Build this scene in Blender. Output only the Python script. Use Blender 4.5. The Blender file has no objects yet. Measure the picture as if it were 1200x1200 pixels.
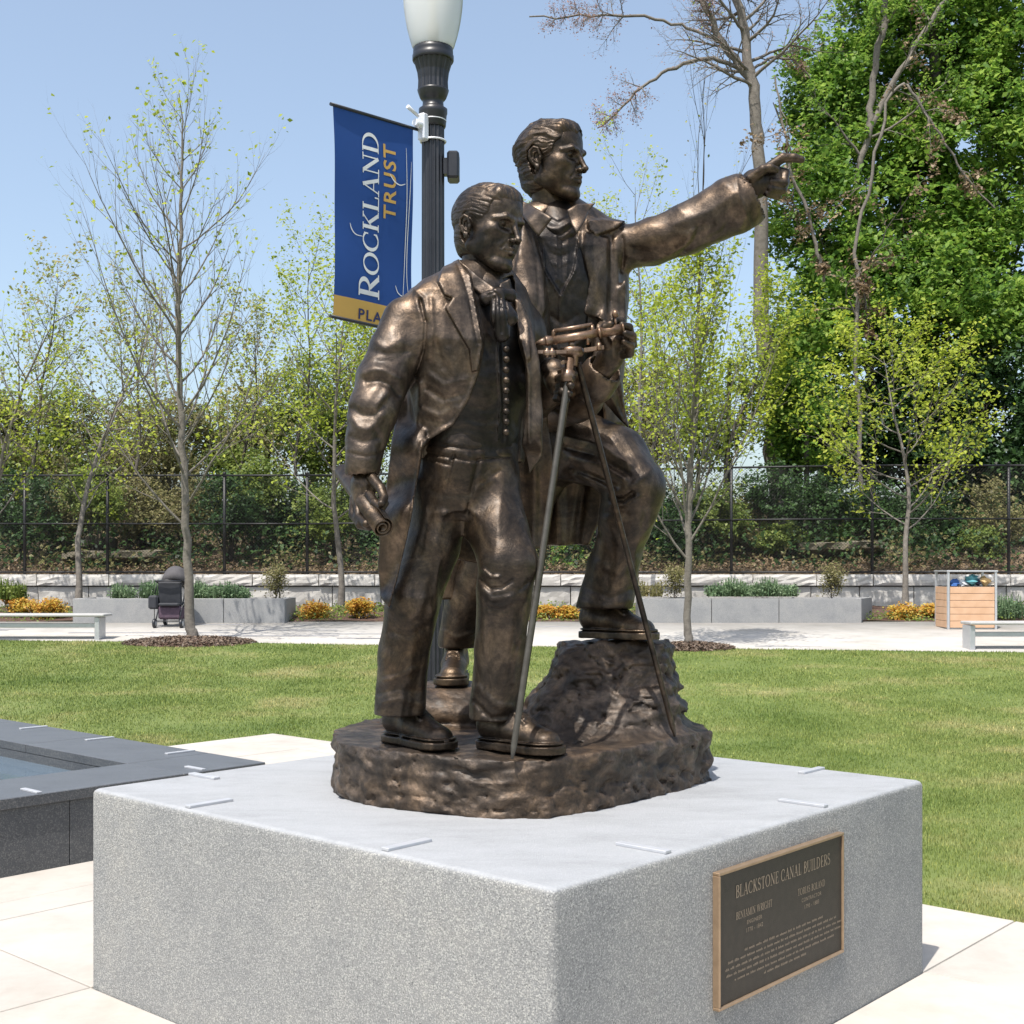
import bpy, math, random, time
import numpy as np
from mathutils import Vector, Matrix
SC = bpy.context.scene
COL = SC.collection
T0 = time.time()
# ---------------------------------------------------------------- camera
F, HZ, CH = 1489.0, 666.0, 1.65        # focal length and horizon in photo pixels (1200 px frame), eye height in metres
cam_d = bpy.data.cameras.new('camera'); cam = bpy.data.objects.new('camera', cam_d); COL.objects.link(cam)
cam.location = (0, 0, CH); cam.rotation_euler = (math.radians(90), 0, 0)
cam_d.sensor_width = 36; cam_d.sensor_fit = 'HORIZONTAL'
cam_d.lens = 36 * F / 1200; cam_d.shift_y = (HZ - 600) / 1200
cam_d.clip_start = 0.1; cam_d.clip_end = 5000
SC.camera = cam
# ---------------------------------------------------------------- sky, sun, exposure
SUN = Vector((-0.24, -0.44, 1.0)).normalized()
elev = math.asin(SUN.z)
world = bpy.data.worlds.new('World'); SC.world = world; world.use_nodes = True
nt = world.node_tree
bg = nt.nodes['Background']; sky = nt.nodes.new('ShaderNodeTexSky')
sky.sky_type = 'NISHITA'; sky.sun_disc = False
sky.sun_elevation = elev; sky.sun_rotation = math.atan2(SUN.x, SUN.y)
sky.air_density = 1.0; sky.dust_density = 3.0; sky.ozone_density = 1.5; sky.altitude = 100
hz = nt.nodes.new('ShaderNodeMix'); hz.data_type = 'RGBA'; hz.blend_type = 'ADD'; hz.inputs[0].default_value = 1.0
nt.links.new(sky.outputs[0], hz.inputs[6]); hz.inputs[7].default_value = (0.62, 0.66, 0.55, 1)      # thin even haze over the whole sky
nt.links.new(hz.outputs[2], bg.inputs[0]); bg.inputs[1].default_value = 0.15
sd = bpy.data.lights.new('sun', 'SUN'); sd.energy = 4.3; sd.angle = math.radians(0.5); sd.color = (1, 0.95, 0.88)
sun = bpy.data.objects.new('sun', sd); COL.objects.link(sun)
sun.rotation_euler = SUN.to_track_quat('Z', 'Y').to_euler(); sun.location = (-8, -12, 30)
SC.view_settings.view_transform = 'Standard'; SC.view_settings.look = 'None'
SC.view_settings.exposure = 0.45; SC.view_settings.gamma = 1.0
SC.view_settings.use_curve_mapping = False
SC.render.engine = 'CYCLES'
SC.cycles.max_bounces = 6; SC.cycles.transparent_max_bounces = 8

# ---------------------------------------------------------------- helpers
def P(px, py, d):
    "point at depth d metres seen at photo pixel px, py"
    return np.array([(px - 600) / F * d, d, CH - (py - HZ) / F * d])
def mnew(name):
    m = bpy.data.materials.new(name); m.use_nodes = True
    b = m.node_tree.nodes['Principled BSDF']
    return m, m.node_tree.nodes, m.node_tree.links, b
def ramp(N, L, src, stops):
    r = N.new('ShaderNodeValToRGB'); L.new(src, r.inputs[0])
    e = r.color_ramp.elements
    while len(e) < len(stops): e.new(0.5)
    for i, (p, c) in enumerate(stops):
        e[i].position = p; e[i].color = (*c, 1) if len(c) == 3 else c
    return r.outputs[0]
def noise(N, L, scale, detail=4, rough=0.5, vec=None, dim='3D'):
    n = N.new('ShaderNodeTexNoise'); n.inputs['Scale'].default_value = scale
    n.inputs['Detail'].default_value = detail; n.inputs['Roughness'].default_value = rough
    if vec is not None: L.new(vec, n.inputs['Vector'])
    return n.outputs['Fac']
def objco(N, L, scale=(1, 1, 1), out='Object'):
    t = N.new('ShaderNodeTexCoord'); m = N.new('ShaderNodeMapping'); m.inputs['Scale'].default_value = scale
    L.new(t.outputs[out], m.inputs[0]); return m.outputs[0]
def geoco(N, L, scale=(1, 1, 1)):
    t = N.new('ShaderNodeNewGeometry'); m = N.new('ShaderNodeMapping'); m.inputs['Scale'].default_value = scale
    L.new(t.outputs['Position'], m.inputs[0]); return m.outputs[0]
def bump(N, L, b, h, strength=0.3, dist=0.01):
    n = N.new('ShaderNodeBump'); n.inputs['Strength'].default_value = strength; n.inputs['Distance'].default_value = dist
    L.new(h, n.inputs['Height']); L.new(n.outputs[0], b.inputs['Normal']); return n
def mix(N, L, fac, a, b, mode='MIX'):
    m = N.new('ShaderNodeMix'); m.data_type = 'RGBA'; m.blend_type = mode
    for s, v in ((0, fac), (6, a), (7, b)):
        if hasattr(v, 'links'): L.new(v, m.inputs[s])
        else: m.inputs[s].default_value = v if s == 0 else (*v, 1)
    return m.outputs[2]
def simple(name, c1, c2=None, rough=0.6, scale=8, metal=0, bmp=0.0, bscale=60, bdist=0.004, spec=None, detail=5):
    m, N, L, b = mnew(name)
    co = geoco(N, L)
    if c2 is None: c2 = tuple(x * 0.8 for x in c1)
    L.new(ramp(N, L, noise(N, L, scale, detail, 0.6, co), [(0.3, c1), (0.7, c2)]), b.inputs['Base Color'])
    b.inputs['Roughness'].default_value = rough; b.inputs['Metallic'].default_value = metal
    if spec is not None: b.inputs['Specular IOR Level'].default_value = spec
    if bmp: bump(N, L, b, noise(N, L, bscale, 4, 0.6, co), bmp, bdist)
    return m
WO = {}
def origin(p): return WO.get(p.name, Vector((0, 0, 0))) if p is not None else None
def tag(o, label=None, cat=None, group=None, kind=None):
    for k, v in (('label', label), ('category', cat), ('group', group), ('kind', kind)):
        if v: o[k] = v
    return o
def thing(name, loc, label, cat, group=None):
    o = bpy.data.objects.new(name, None); COL.objects.link(o); o.location = loc; o.empty_display_size = 0.1
    WO[o.name] = Vector(loc); return tag(o, label, cat, group)
def link_mesh(name, me, mat, parent, loc):
    o = bpy.data.objects.new(name, me); COL.objects.link(o)
    if mat is not None:
        for m in (mat if isinstance(mat, (list, tuple)) else [mat]): me.materials.append(m)
    if parent is not None: o.parent = parent; WO[o.name] = origin(parent)
    else: o.location = loc; WO[o.name] = Vector(loc)
    return o
def npmesh(name, V, Fq, mat, parent=None, smooth=False, loc=(0, 0, 0)):
    "mesh object from arrays: V (n,3) world coordinates, Fq (m,k) faces with k corners"
    off = origin(parent) if parent is not None else Vector(loc)
    V = np.asarray(V, dtype=np.float64) - np.array(off)
    Fq = np.asarray(Fq, dtype=np.int32)
    me = bpy.data.meshes.new(name)
    me.vertices.add(len(V)); me.vertices.foreach_set('co', V.ravel().astype(np.float32))
    m, k = Fq.shape
    me.loops.add(m * k); me.loops.foreach_set('vertex_index', Fq.ravel())
    me.polygons.add(m); me.polygons.foreach_set('loop_start', np.arange(0, m * k, k, dtype=np.int32))
    me.polygons.foreach_set('loop_total', np.full(m, k, dtype=np.int32))
    me.update(calc_edges=True)
    if smooth: me.polygons.foreach_set('use_smooth', np.ones(m, dtype=bool))
    return link_mesh(name, me, mat, parent, loc)
class MB:
    "collects shapes and links them as ONE mesh object"
    def __init__(s): s.v = []; s.f = []; s.sm = []
    def add(s, vs, fs, sm=False):
        o = len(s.v); s.v += [tuple(v) for v in vs]; s.f += [tuple(i + o for i in f) for f in fs]; s.sm += [sm] * len(fs)
    def box(s, c, size, R=None, bev=0.0):
        hx, hy, hz = [q / 2 for q in size]
        if bev <= 0:
            vs = [Vector((x * hx, y * hy, z * hz)) for z in (-1, 1) for y in (-1, 1) for x in (-1, 1)]
            fs = [(0, 2, 3, 1), (4, 5, 7, 6), (0, 1, 5, 4), (2, 6, 7, 3), (0, 4, 6, 2), (1, 3, 7, 5)]
        else:
            # chamfered box: 24 vertices
            vs = []; idx = {}
            for sz in (-1, 1):
                for sy in (-1, 1):
                    for sx in (-1, 1):
                        for a in range(3):
                            q = [sx * (hx - bev), sy * (hy - bev), sz * (hz - bev)]
                            q[a] = (sx, sy, sz)[a] * (hx, hy, hz)[a]
                            idx[(sx, sy, sz, a)] = len(vs); vs.append(Vector(q))
            fs = []
            for a in range(3):
                b, c2 = (a + 1) % 3, (a + 2) % 3
                for sg in (-1, 1):
                    r = []
                    for (u, w) in ((-1, -1), (1, -1), (1, 1), (-1, 1)):
                        k = [0, 0, 0]; k[a] = sg; k[b] = u; k[c2] = w; r.append(idx[(*k, a)])
                    fs.append(tuple(r if sg > 0 else r[::-1]))
            for a in range(3):
                b, c2 = (a + 1) % 3, (a + 2) % 3
                for u in (-1, 1):
                    for w in (-1, 1):
                        k0 = [0, 0, 0]; k0[a] = -1; k0[b] = u; k0[c2] = w
                        k1 = list(k0); k1[a] = 1
                        r = [idx[(*k0, b)], idx[(*k1, b)], idx[(*k1, c2)], idx[(*k0, c2)]]
                        fs.append(tuple(r if u * w < 0 else r[::-1]))
            for sx in (-1, 1):
                for sy in (-1, 1):
                    for sz in (-1, 1):
                        r = [idx[(sx, sy, sz, a)] for a in range(3)]
                        fs.append(tuple(r if sx * sy * sz > 0 else r[::-1]))
        c = Vector(c)
        s.add([(R @ v if R is not None else v) + c for v in vs], fs); return s
    def tube(s, pts, rad, n=8, cap=True, sm=True):
        pts = [Vector(p) for p in pts]
        if not hasattr(rad, '__len__'): rad = [rad] * len(pts)
        vs = []; prev = None
        for i, p in enumerate(pts):
            t = (pts[min(i + 1, len(pts) - 1)] - pts[max(i - 1, 0)]).normalized()
            if prev is None:
                u = t.orthogonal().normalized()
            else:
                u = (prev - t * prev.dot(t)).normalized()
            prev = u; w = t.cross(u)
            for k in range(n):
                a = 2 * math.pi * k / n
                vs.append(p + (u * math.cos(a) + w * math.sin(a)) * rad[i])
        fs = [(i * n + k, i * n + (k + 1) % n, (i + 1) * n + (k + 1) % n, (i + 1) * n + k) for i in range(len(pts) - 1) for k in range(n)]
        s.add(vs, fs, sm)
        if cap:
            o = len(s.v) - len(vs)
            s.f.append(tuple(o + k for k in range(n))[::-1]); s.f.append(tuple(o + (len(pts) - 1) * n + k for k in range(n))); s.sm += [False, False]
        return s
    def lathe(s, c, prof, n=32, flute=None, sm=True, ax=None):
        c = Vector(c); vs = []
        for (r, z) in prof:
            for k in range(n):
                a = 2 * math.pi * k / n
                rr = r * (1 - (flute[0] * (0.5 + 0.5 * math.cos(a * flute[1])) if flute else 0))
                vs.append(Vector((rr * math.cos(a), rr * math.sin(a), z)))
        if ax is not None: vs = [ax @ v for v in vs]
        fs = [(i * n + k, i * n + (k + 1) % n, (i + 1) * n + (k + 1) % n, (i + 1) * n + k) for i in range(len(prof) - 1) for k in range(n)]
        s.add([v + c for v in vs], fs, sm)
        o = len(s.v) - len(vs)
        s.f.append(tuple(o + k for k in range(n))[::-1]); s.f.append(tuple(o + (len(prof) - 1) * n + k for k in range(n))); s.sm += [False, False]
        return s
    def prism(s, poly, z0, z1):
        n = len(poly)
        s.add([(*p, z0) for p in poly] + [(*p, z1) for p in poly],
              [tuple(range(n))[::-1], tuple(range(n, 2 * n))] + [(i, (i + 1) % n, n + (i + 1) % n, n + i) for i in range(n)]); return s
    def build(s, name, mat, parent=None, loc=(0, 0, 0)):
        off = origin(parent) if parent is not None else Vector(loc)
        me = bpy.data.meshes.new(name)
        me.from_pydata([tuple(Vector(v) - off) for v in s.v], [], s.f)
        me.polygons.foreach_set('use_smooth', s.sm); me.update()
        return link_mesh(name, me, mat, parent, loc)
def Rz(a): return Matrix.Rotation(a, 3, 'Z')
# numpy value noise
def _h(ix, iy, iz, seed):
    n = (ix.astype(np.int64) * 374761393 + iy.astype(np.int64) * 668265263 + iz.astype(np.int64) * 2147483647 + seed * 974634777) & 0xffffffff
    n = ((n ^ (n >> 13)) * 1274126177) & 0xffffffff
    n = (n ^ (n >> 16)) & 0xffffffff
    return n.astype(np.float32) / 4294967295.0
def vnoise(x, y, z, seed=0):
    xi, yi, zi = np.floor(x), np.floor(y), np.floor(z)
    fx, fy, fz = x - xi, y - yi, z - zi
    fx, fy, fz = [t * t * (3 - 2 * t) for t in (fx, fy, fz)]
    xi, yi, zi = xi.astype(np.int64), yi.astype(np.int64), zi.astype(np.int64)
    r = 0
    for a in (0, 1):
        wa = fx if a else 1 - fx
        for b in (0, 1):
            wb = fy if b else 1 - fy
            for c in (0, 1):
                r = r + wa * wb * (fz if c else 1 - fz) * _h(xi + a, yi + b, zi + c, seed)
    return r * 2 - 1
def fbm(x, y, z, oct=3, seed=0):
    r = 0; a = 0.5; s = 1.0
    for i in range(oct):
        r = r + a * vnoise(x * s, y * s, z * s, seed + i); a *= 0.5; s *= 2.03
    return r
E1 = Vector((0.665, 0.747, 0)).normalized(); E2 = Vector((-0.747, 0.665, 0)).normalized()   # the plaza's two paving directions
GROUND_A = math.atan2(E1.y, E1.x)
# ================================================================ MATERIALS OF THE SETTING
def mat_grass(name, c1, c2, c3, rough=0.6):
    m, N, L, b = mnew(name)
    co = geoco(N, L)
    big = ramp(N, L, noise(N, L, 0.55, 5, 0.62, co), [(0.34, c1), (0.52, c2), (0.66, c3)])
    rnd = N.new('ShaderNodeNewGeometry').outputs['Random Per Island']
    c = mix(N, L, 0.75, big, ramp(N, L, rnd, [(0.0, (0.45, 0.5, 0.35)), (0.6, (1.0, 1.0, 0.9)), (0.9, (1.35, 1.2, 1.0)), (1.0, (2.2, 1.7, 1.5))]), 'MULTIPLY')
    L.new(c, b.inputs['Base Color']); b.inputs['Roughness'].default_value = rough
    b.inputs['Specular IOR Level'].default_value = 0.25
    return m
def mat_leaf(name, cols, trans=0.35, scale=0.9, var=0.7):
    m, N, L, b = mnew(name)
    co = geoco(N, L)
    n = noise(N, L, scale, 3, 0.6, co)
    rnd = N.new('ShaderNodeNewGeometry').outputs['Random Per Island']
    ad = N.new('ShaderNodeMath'); ad.operation = 'MULTIPLY_ADD'; L.new(rnd, ad.inputs[0]); ad.inputs[1].default_value = var; L.new(n, ad.inputs[2])
    sb = N.new('ShaderNodeMath'); sb.operation = 'SUBTRACT'; L.new(ad.outputs[0], sb.inputs[0]); sb.inputs[1].default_value = var * 0.5
    c = ramp(N, L, sb.outputs[0], [(0.15 + 0.7 * i / (len(cols) - 1), q) for i, q in enumerate(cols)])
    L.new(c, b.inputs['Base Color']); b.inputs['Roughness'].default_value = 0.5; b.inputs['Specular IOR Level'].default_value = 0.3
    tr = N.new('ShaderNodeBsdfTranslucent'); L.new(c, tr.inputs[0])
    ms = N.new('ShaderNodeMixShader'); ms.inputs[0].default_value = trans
    out = [x for x in N if x.type == 'OUTPUT_MATERIAL'][0]
    L.new(b.outputs[0], ms.inputs[1]); L.new(tr.outputs[0], ms.inputs[2]); L.new(ms.outputs[0], out.inputs[0])
    return m
def mat_granite(name, dark, mid, light, scale, rough, bmp, top=None):
    m, N, L, b = mnew(name)
    co = geoco(N, L)
    v = N.new('ShaderNodeTexVoronoi'); v.inputs['Scale'].default_value = scale; L.new(co, v.inputs['Vector'])
    sep = N.new('ShaderNodeSeparateColor'); L.new(v.outputs['Color'], sep.inputs[0])
    n2 = noise(N, L, scale * 0.9, 4, 0.7, co)
    ad = N.new('ShaderNodeMath'); ad.operation = 'MULTIPLY_ADD'; L.new(sep.outputs[0], ad.inputs[0]); ad.inputs[1].default_value = 0.5; L.new(n2, ad.inputs[2])
    sp = ramp(N, L, ad.outputs[0], [(0.40, dark), (0.56, mid), (0.80, mid), (0.98, light)])
    big = ramp(N, L, noise(N, L, 2.3, 6, 0.7, co), [(0.32, (0.82, 0.83, 0.84)), (0.5, (0.98, 0.98, 0.97)), (0.68, (1.10, 1.08, 1.04))])
    c = mix(N, L, 1.0, sp, big, 'MULTIPLY')
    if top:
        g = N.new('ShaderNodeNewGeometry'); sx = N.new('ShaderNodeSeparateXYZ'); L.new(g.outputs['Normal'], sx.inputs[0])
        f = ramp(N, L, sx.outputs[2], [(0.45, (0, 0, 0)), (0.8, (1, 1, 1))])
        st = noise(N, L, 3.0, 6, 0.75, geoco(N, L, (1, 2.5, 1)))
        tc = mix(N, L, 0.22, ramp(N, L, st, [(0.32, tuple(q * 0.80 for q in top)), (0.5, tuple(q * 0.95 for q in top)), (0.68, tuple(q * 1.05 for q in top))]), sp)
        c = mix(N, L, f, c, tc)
    L.new(c, b.inputs['Base Color']); b.inputs['Roughness'].default_value = rough
    if bmp: bump(N, L, b, ad.outputs[0], bmp, 0.006)
    return m
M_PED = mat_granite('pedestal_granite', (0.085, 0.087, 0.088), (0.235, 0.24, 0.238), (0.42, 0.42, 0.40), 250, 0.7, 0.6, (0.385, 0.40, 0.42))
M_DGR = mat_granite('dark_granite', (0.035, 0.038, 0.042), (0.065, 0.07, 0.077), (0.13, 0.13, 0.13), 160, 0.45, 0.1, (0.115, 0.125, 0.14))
M_GGR = mat_granite('planter_granite', (0.12, 0.12, 0.12), (0.27, 0.275, 0.28), (0.33, 0.33, 0.33), 160, 0.6, 0.1)
M_SLAB = simple('plaza_slab', (0.435, 0.405, 0.365), (0.475, 0.447, 0.405), 0.85, 3.2, bmp=0.25, bscale=220, bdist=0.002, detail=8)
M_WALK = simple('walk_slab', (0.37, 0.355, 0.33), (0.44, 0.42, 0.39), 0.85, 2.0, bmp=0.1, bscale=90)
def vary(m, amt=0.10):
    N, L = m.node_tree.nodes, m.node_tree.links; b = N['Principled BSDF']; src = b.inputs['Base Color'].links[0].from_socket
    oi = N.new('ShaderNodeObjectInfo'); c = ramp(N, L, oi.outputs['Random'], [(0, (1 - amt, 1 - amt, 1 - amt * .9)), (1, (1 + amt * .6, 1 + amt * .6, 1 + amt * .5))])
    st = ramp(N, L, noise(N, L, 1.1, 9, 0.75, geoco(N, L)), [(0.38, (0.86, 0.85, 0.83)), (0.55, (1, 1, 1))])
    L.new(mix(N, L, 1.0, mix(N, L, 1.0, src, c, 'MULTIPLY'), st, 'MULTIPLY'), b.inputs['Base Color'])
vary(M_SLAB, .07); vary(M_WALK, .02)
M_JOINT = simple('joint', (0.22, 0.21, 0.19), (0.30, 0.28, 0.25), 0.9)
M_STRIP = simple('dark_paver', (0.20, 0.20, 0.21), (0.28, 0.28, 0.29), 0.8)
M_STEEL = simple('steel', (0.50, 0.51, 0.53), (0.58, 0.59, 0.60), 0.42, 12, metal=0.6, bmp=0.1)
M_STOP = simple('skate_stop_metal', (0.42, 0.44, 0.47), (0.50, 0.51, 0.53), 0.5, 20, metal=0.3)
M_BLACK = simple('black_paint', (0.012, 0.013, 0.016), (0.022, 0.023, 0.028), 0.38, 10, bmp=0.1)
M_FENCE = simple('black_vinyl', (0.010, 0.010, 0.011), (0.018, 0.018, 0.02), 0.5)
M_SOIL = simple('leaf_litter', (0.16, 0.115, 0.07), (0.055, 0.042, 0.028), 0.95, 2.2, bmp=0.9, bscale=9, bdist=0.08, detail=9)
M_MULCH = simple('mulch', (0.075, 0.040, 0.028), (0.13, 0.075, 0.052), 0.95, 30, bmp=0.9, bscale=60, bdist=0.03)
M_LAWN = mat_grass('lawn_soil', (0.10, 0.14, 0.038), (0.145, 0.18, 0.055), (0.23, 0.225, 0.10))
M_BLADE = mat_grass('grass_blade', (0.135, 0.195, 0.050), (0.195, 0.250, 0.078), (0.31, 0.31, 0.145), 0.5)
M_BARK = simple('grey_bark', (0.20, 0.18, 0.155), (0.115, 0.10, 0.085), 0.9, 9, bmp=0.8, bscale=26, bdist=0.015)
M_BARK2 = simple('pale_bark', (0.30, 0.265, 0.225), (0.19, 0.165, 0.14), 0.9, 5, bmp=0.8, bscale=14, bdist=0.03)
M_BARK3 = simple('dark_bark', (0.10, 0.085, 0.07), (0.05, 0.043, 0.036), 0.9, 6, bmp=0.6, bscale=20)
M_TWIG = simple('bleached_twig', (0.36, 0.32, 0.26), (0.25, 0.21, 0.17), 0.9, 6)
LF_YEL = mat_leaf('leaf_spring_yellow', [(0.20, 0.27, 0.025), (0.36, 0.44, 0.04), (0.50, 0.55, 0.08)], 0.5)
LF_BUD = mat_leaf('leaf_bud', [(0.20, 0.25, 0.05), (0.34, 0.38, 0.10), (0.42, 0.34, 0.16)], 0.4)
LF_RED = mat_leaf('leaf_red_bud', [(0.26, 0.15, 0.12), (0.38, 0.24, 0.20)], 0.3)
LF_MAP = mat_leaf('leaf_maple', [(0.06, 0.14, 0.022), (0.17, 0.31, 0.045), (0.33, 0.46, 0.08)], 0.5, 0.6)
LF_MID = mat_leaf('leaf_mid', [(0.07, 0.11, 0.025), (0.15, 0.21, 0.04), (0.25, 0.30, 0.07)], 0.4)
LF_OLV = mat_leaf('leaf_olive', [(0.12, 0.11, 0.05), (0.20, 0.20, 0.07), (0.30, 0.26, 0.13)], 0.4)
LF_DRK = mat_leaf('leaf_dark', [(0.012, 0.03, 0.010), (0.03, 0.07, 0.018), (0.06, 0.12, 0.03)], 0.25)
LF_GRY = mat_leaf('leaf_grey_green', [(0.07, 0.13, 0.06), (0.14, 0.22, 0.11), (0.2, 0.28, 0.15)], 0.3)
LF_BRN = mat_leaf('leaf_dry', [(0.10, 0.065, 0.035), (0.20, 0.14, 0.08), (0.30, 0.22, 0.13)], 0.2)
LF_ORG = mat_leaf('leaf_orange', [(0.40, 0.17, 0.03), (0.52, 0.30, 0.04), (0.46, 0.40, 0.08)], 0.3, 3)

# ================================================================ GROUND
def gz(y): return float(np.interp(y, [0, 12.8, 22.3, 26, 29.9], [0, 0, .335, .515, .74]))
def gza(y): return np.interp(y, [0, 12.8, 22.3, 26, 29.9], [0, 0, .335, .515, .74])
def border(x): return 21.75 - 0.123 * x            # far edge of the lawn
def ab(x, y): return x * E1.x + y * E1.y, x * E2.x + y * E2.y
def fromab(a, b): return E1 * a + E2 * b
A0, A1, B0, B1 = 2.615, 4.965, 2.18, 4.53          # pedestal footprint in the plaza grid
def in_plaza(x, y):
    a, b = ab(x, y)
    return ((a < 5.97) & (b < 6.0)) | ((a < 7.84) & (b >= 6.0) & (b < 10.15)) | ((a < 4.95) & (b > 6.4))
def make_ground():
    # lawn sheet up to its far border, rows following the border
    n, m = 90, 70
    xs = np.concatenate([[-160, -60, -30], np.linspace(-14, 14, n - 6), [30, 60, 160]])
    V = []
    ts = np.concatenate([[-60, -20, -5], np.linspace(0, 1, m - 3)])
    for t in ts:
        for x in xs:
            yb = border(np.clip(x, -14, 14)); y = yb * t if t >= 0 else t
            V.append((x, y, gz(y) + (0.012 * math.sin(x * .9) * math.sin(y * .6) if y > 11 else 0)))
    nx = len(xs)
    Fq = [(j * nx + i, j * nx + i + 1, (j + 1) * nx + i + 1, (j + 1) * nx + i) for j in range(len(ts) - 1) for i in range(nx - 1)]
    tag(npmesh('lawn', V, Fq, M_LAWN, None, True), kind='structure')
    # far walk
    V = []; Fq = []
    for x in xs:
        yb = border(np.clip(x, -14, 14))
        V += [(x, yb + .02, gz(yb) - .10), (x, yb + .02, gz(yb) + .015), (x, 26.3, gz(26.3) + .015), (x, 26.3, gz(26.3) - .3)]
    for i in range(nx - 1):
        for k in range(3): Fq.append((4 * i + k, 4 * i + k + 4, 4 * i + k + 5, 4 * i + k + 1))
    walk = tag(npmesh('far_walk', V, Fq, M_WALK), kind='structure')
    rnd = random.Random(4); mb = MB()
    for i in range(46):
        y = 21.2 + 4.6 * ((i * 0.37) % 1.0); x = rnd.uniform(-12, 12); L = rnd.uniform(1.0, 3.2)
        if y < border(x - L / 2) + .25 or y < border(x + L / 2) + .25: continue
        z = gz(y) + .019
        for q in (0,):
            mb.add([(x - L / 2, y, z), (x + L / 2, y, z), (x + L / 2, y + .14, gz(y + .14) + .019), (x - L / 2, y + .14, gz(y + .14) + .019)], [(0, 1, 2, 3)])
    tag(mb.build('dark_paver_strips', M_STRIP, walk), kind='stuff')
    # planting bed and the bank behind the wall, to the horizon
    xs2 = np.concatenate([[-400, -120, -50], np.linspace(-24, 24, 97), [50, 120, 400]])
    ys = [26.28, 27, 28, 29, 29.95]
    V = [(x, y, gz(y) + .02 + .03 * math.sin(x * 2.3 + y * 3)) for y in ys for x in xs2]; nx = len(xs2)
    Fq = [(j * nx + i, j * nx + i + 1, (j + 1) * nx + i + 1, (j + 1) * nx + i) for j in range(len(ys) - 1) for i in range(nx - 1)]
    tag(npmesh('planting_bed', V, Fq, M_MULCH, None, True), kind='structure')
    ys = np.concatenate([np.linspace(30.3, 46, 50), [52, 60, 80, 120, 200, 500, 1500]])
    X, Y = np.meshgrid(xs2, ys)
    Z = bank(X, Y)
    V = np.stack([X.ravel(), Y.ravel(), Z.ravel()], 1)
    Fq = [(j * nx + i, j * nx + i + 1, (j + 1) * nx + i + 1, (j + 1) * nx + i) for j in range(len(ys) - 1) for i in range(nx - 1)]
    tag(npmesh('wooded_bank', V, Fq, M_SOIL, None, True), kind='structure')
def bank(X, Y):
    X = np.asarray(X, float); Y = np.asarray(Y, float)
    base = np.interp(Y, [30.3, 33, 38, 45, 60, 100], [1.43, 1.75, 2.9, 4.0, 4.5, 4.5])
    return base + np.where(Y > 31, 0.35 * fbm(X * .5, Y * .5, 0 * X + 3, 3, 9), 0.05 * fbm(X * 2, Y * 2, 0 * X, 2, 9))
make_ground()
def make_plaza():
    base = tag(MB().build('plaza', M_JOINT), kind='structure')
    me = base.data
    def quad(a0, a1, b0, b1, z): return [tuple(fromab(a, b) + Vector((0, 0, z))) for a, b in ((a0, b0), (a1, b0), (a1, b1), (a0, b1))]
    V = quad(-4, 5.965, -6, 6.0, .006) + quad(-4, 7.835, 6.0, 10.145, .0065)
    me.from_pydata(V, [], [(0, 1, 2, 3), (4, 5, 6, 7)]); me.update()
    st = 1.175
    As = [A0 + st * k for k in range(-4, 3)] + [5.965]
    As2 = [A0 + st * k for k in range(-4, 5)] + [7.835]
    Bs = [B0 + st * k for k in range(-5, 4)] + [6.0]; Bs2 = [6.0, 7.04, 8.08, 9.12, 10.145]
    cache = {}
    rnd = random.Random(2)
    def slabs(As, Bs):
        for a0, a1 in zip(As[:-1], As[1:]):
            for b0, b1 in zip(Bs[:-1], Bs[1:]):
                if a1 - a0 < .05 or b1 - b0 < .05: continue
                c = fromab((a0 + a1) / 2, (b0 + b1) / 2)
                if c.y < 1.5 or abs(c.x) > c.y * .5 + 1.6: continue
                if A0 - .01 < a0 and a1 < A1 + .01 and B0 - .01 < b0 and b1 < B1 + .01: continue
                if a1 < 4.97 and b0 > 6.5: continue
                key = (round(a1 - a0, 3), round(b1 - b0, 3))
                if key not in cache:
                    o = MB().box((0, 0, 0), (key[0] - .009, key[1] - .009, .05), None, .0025).build('slab', M_SLAB, base); cache[key] = o.data
                else:
                    o = bpy.data.objects.new('slab', cache[key]); COL.objects.link(o); o.parent = base
                o.location = (c.x, c.y, -.012 + rnd.uniform(-.0012, .0012)); o.rotation_euler = (0, 0, GROUND_A)
    slabs(As, Bs); slabs(As2, Bs2)
make_plaza()
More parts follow.
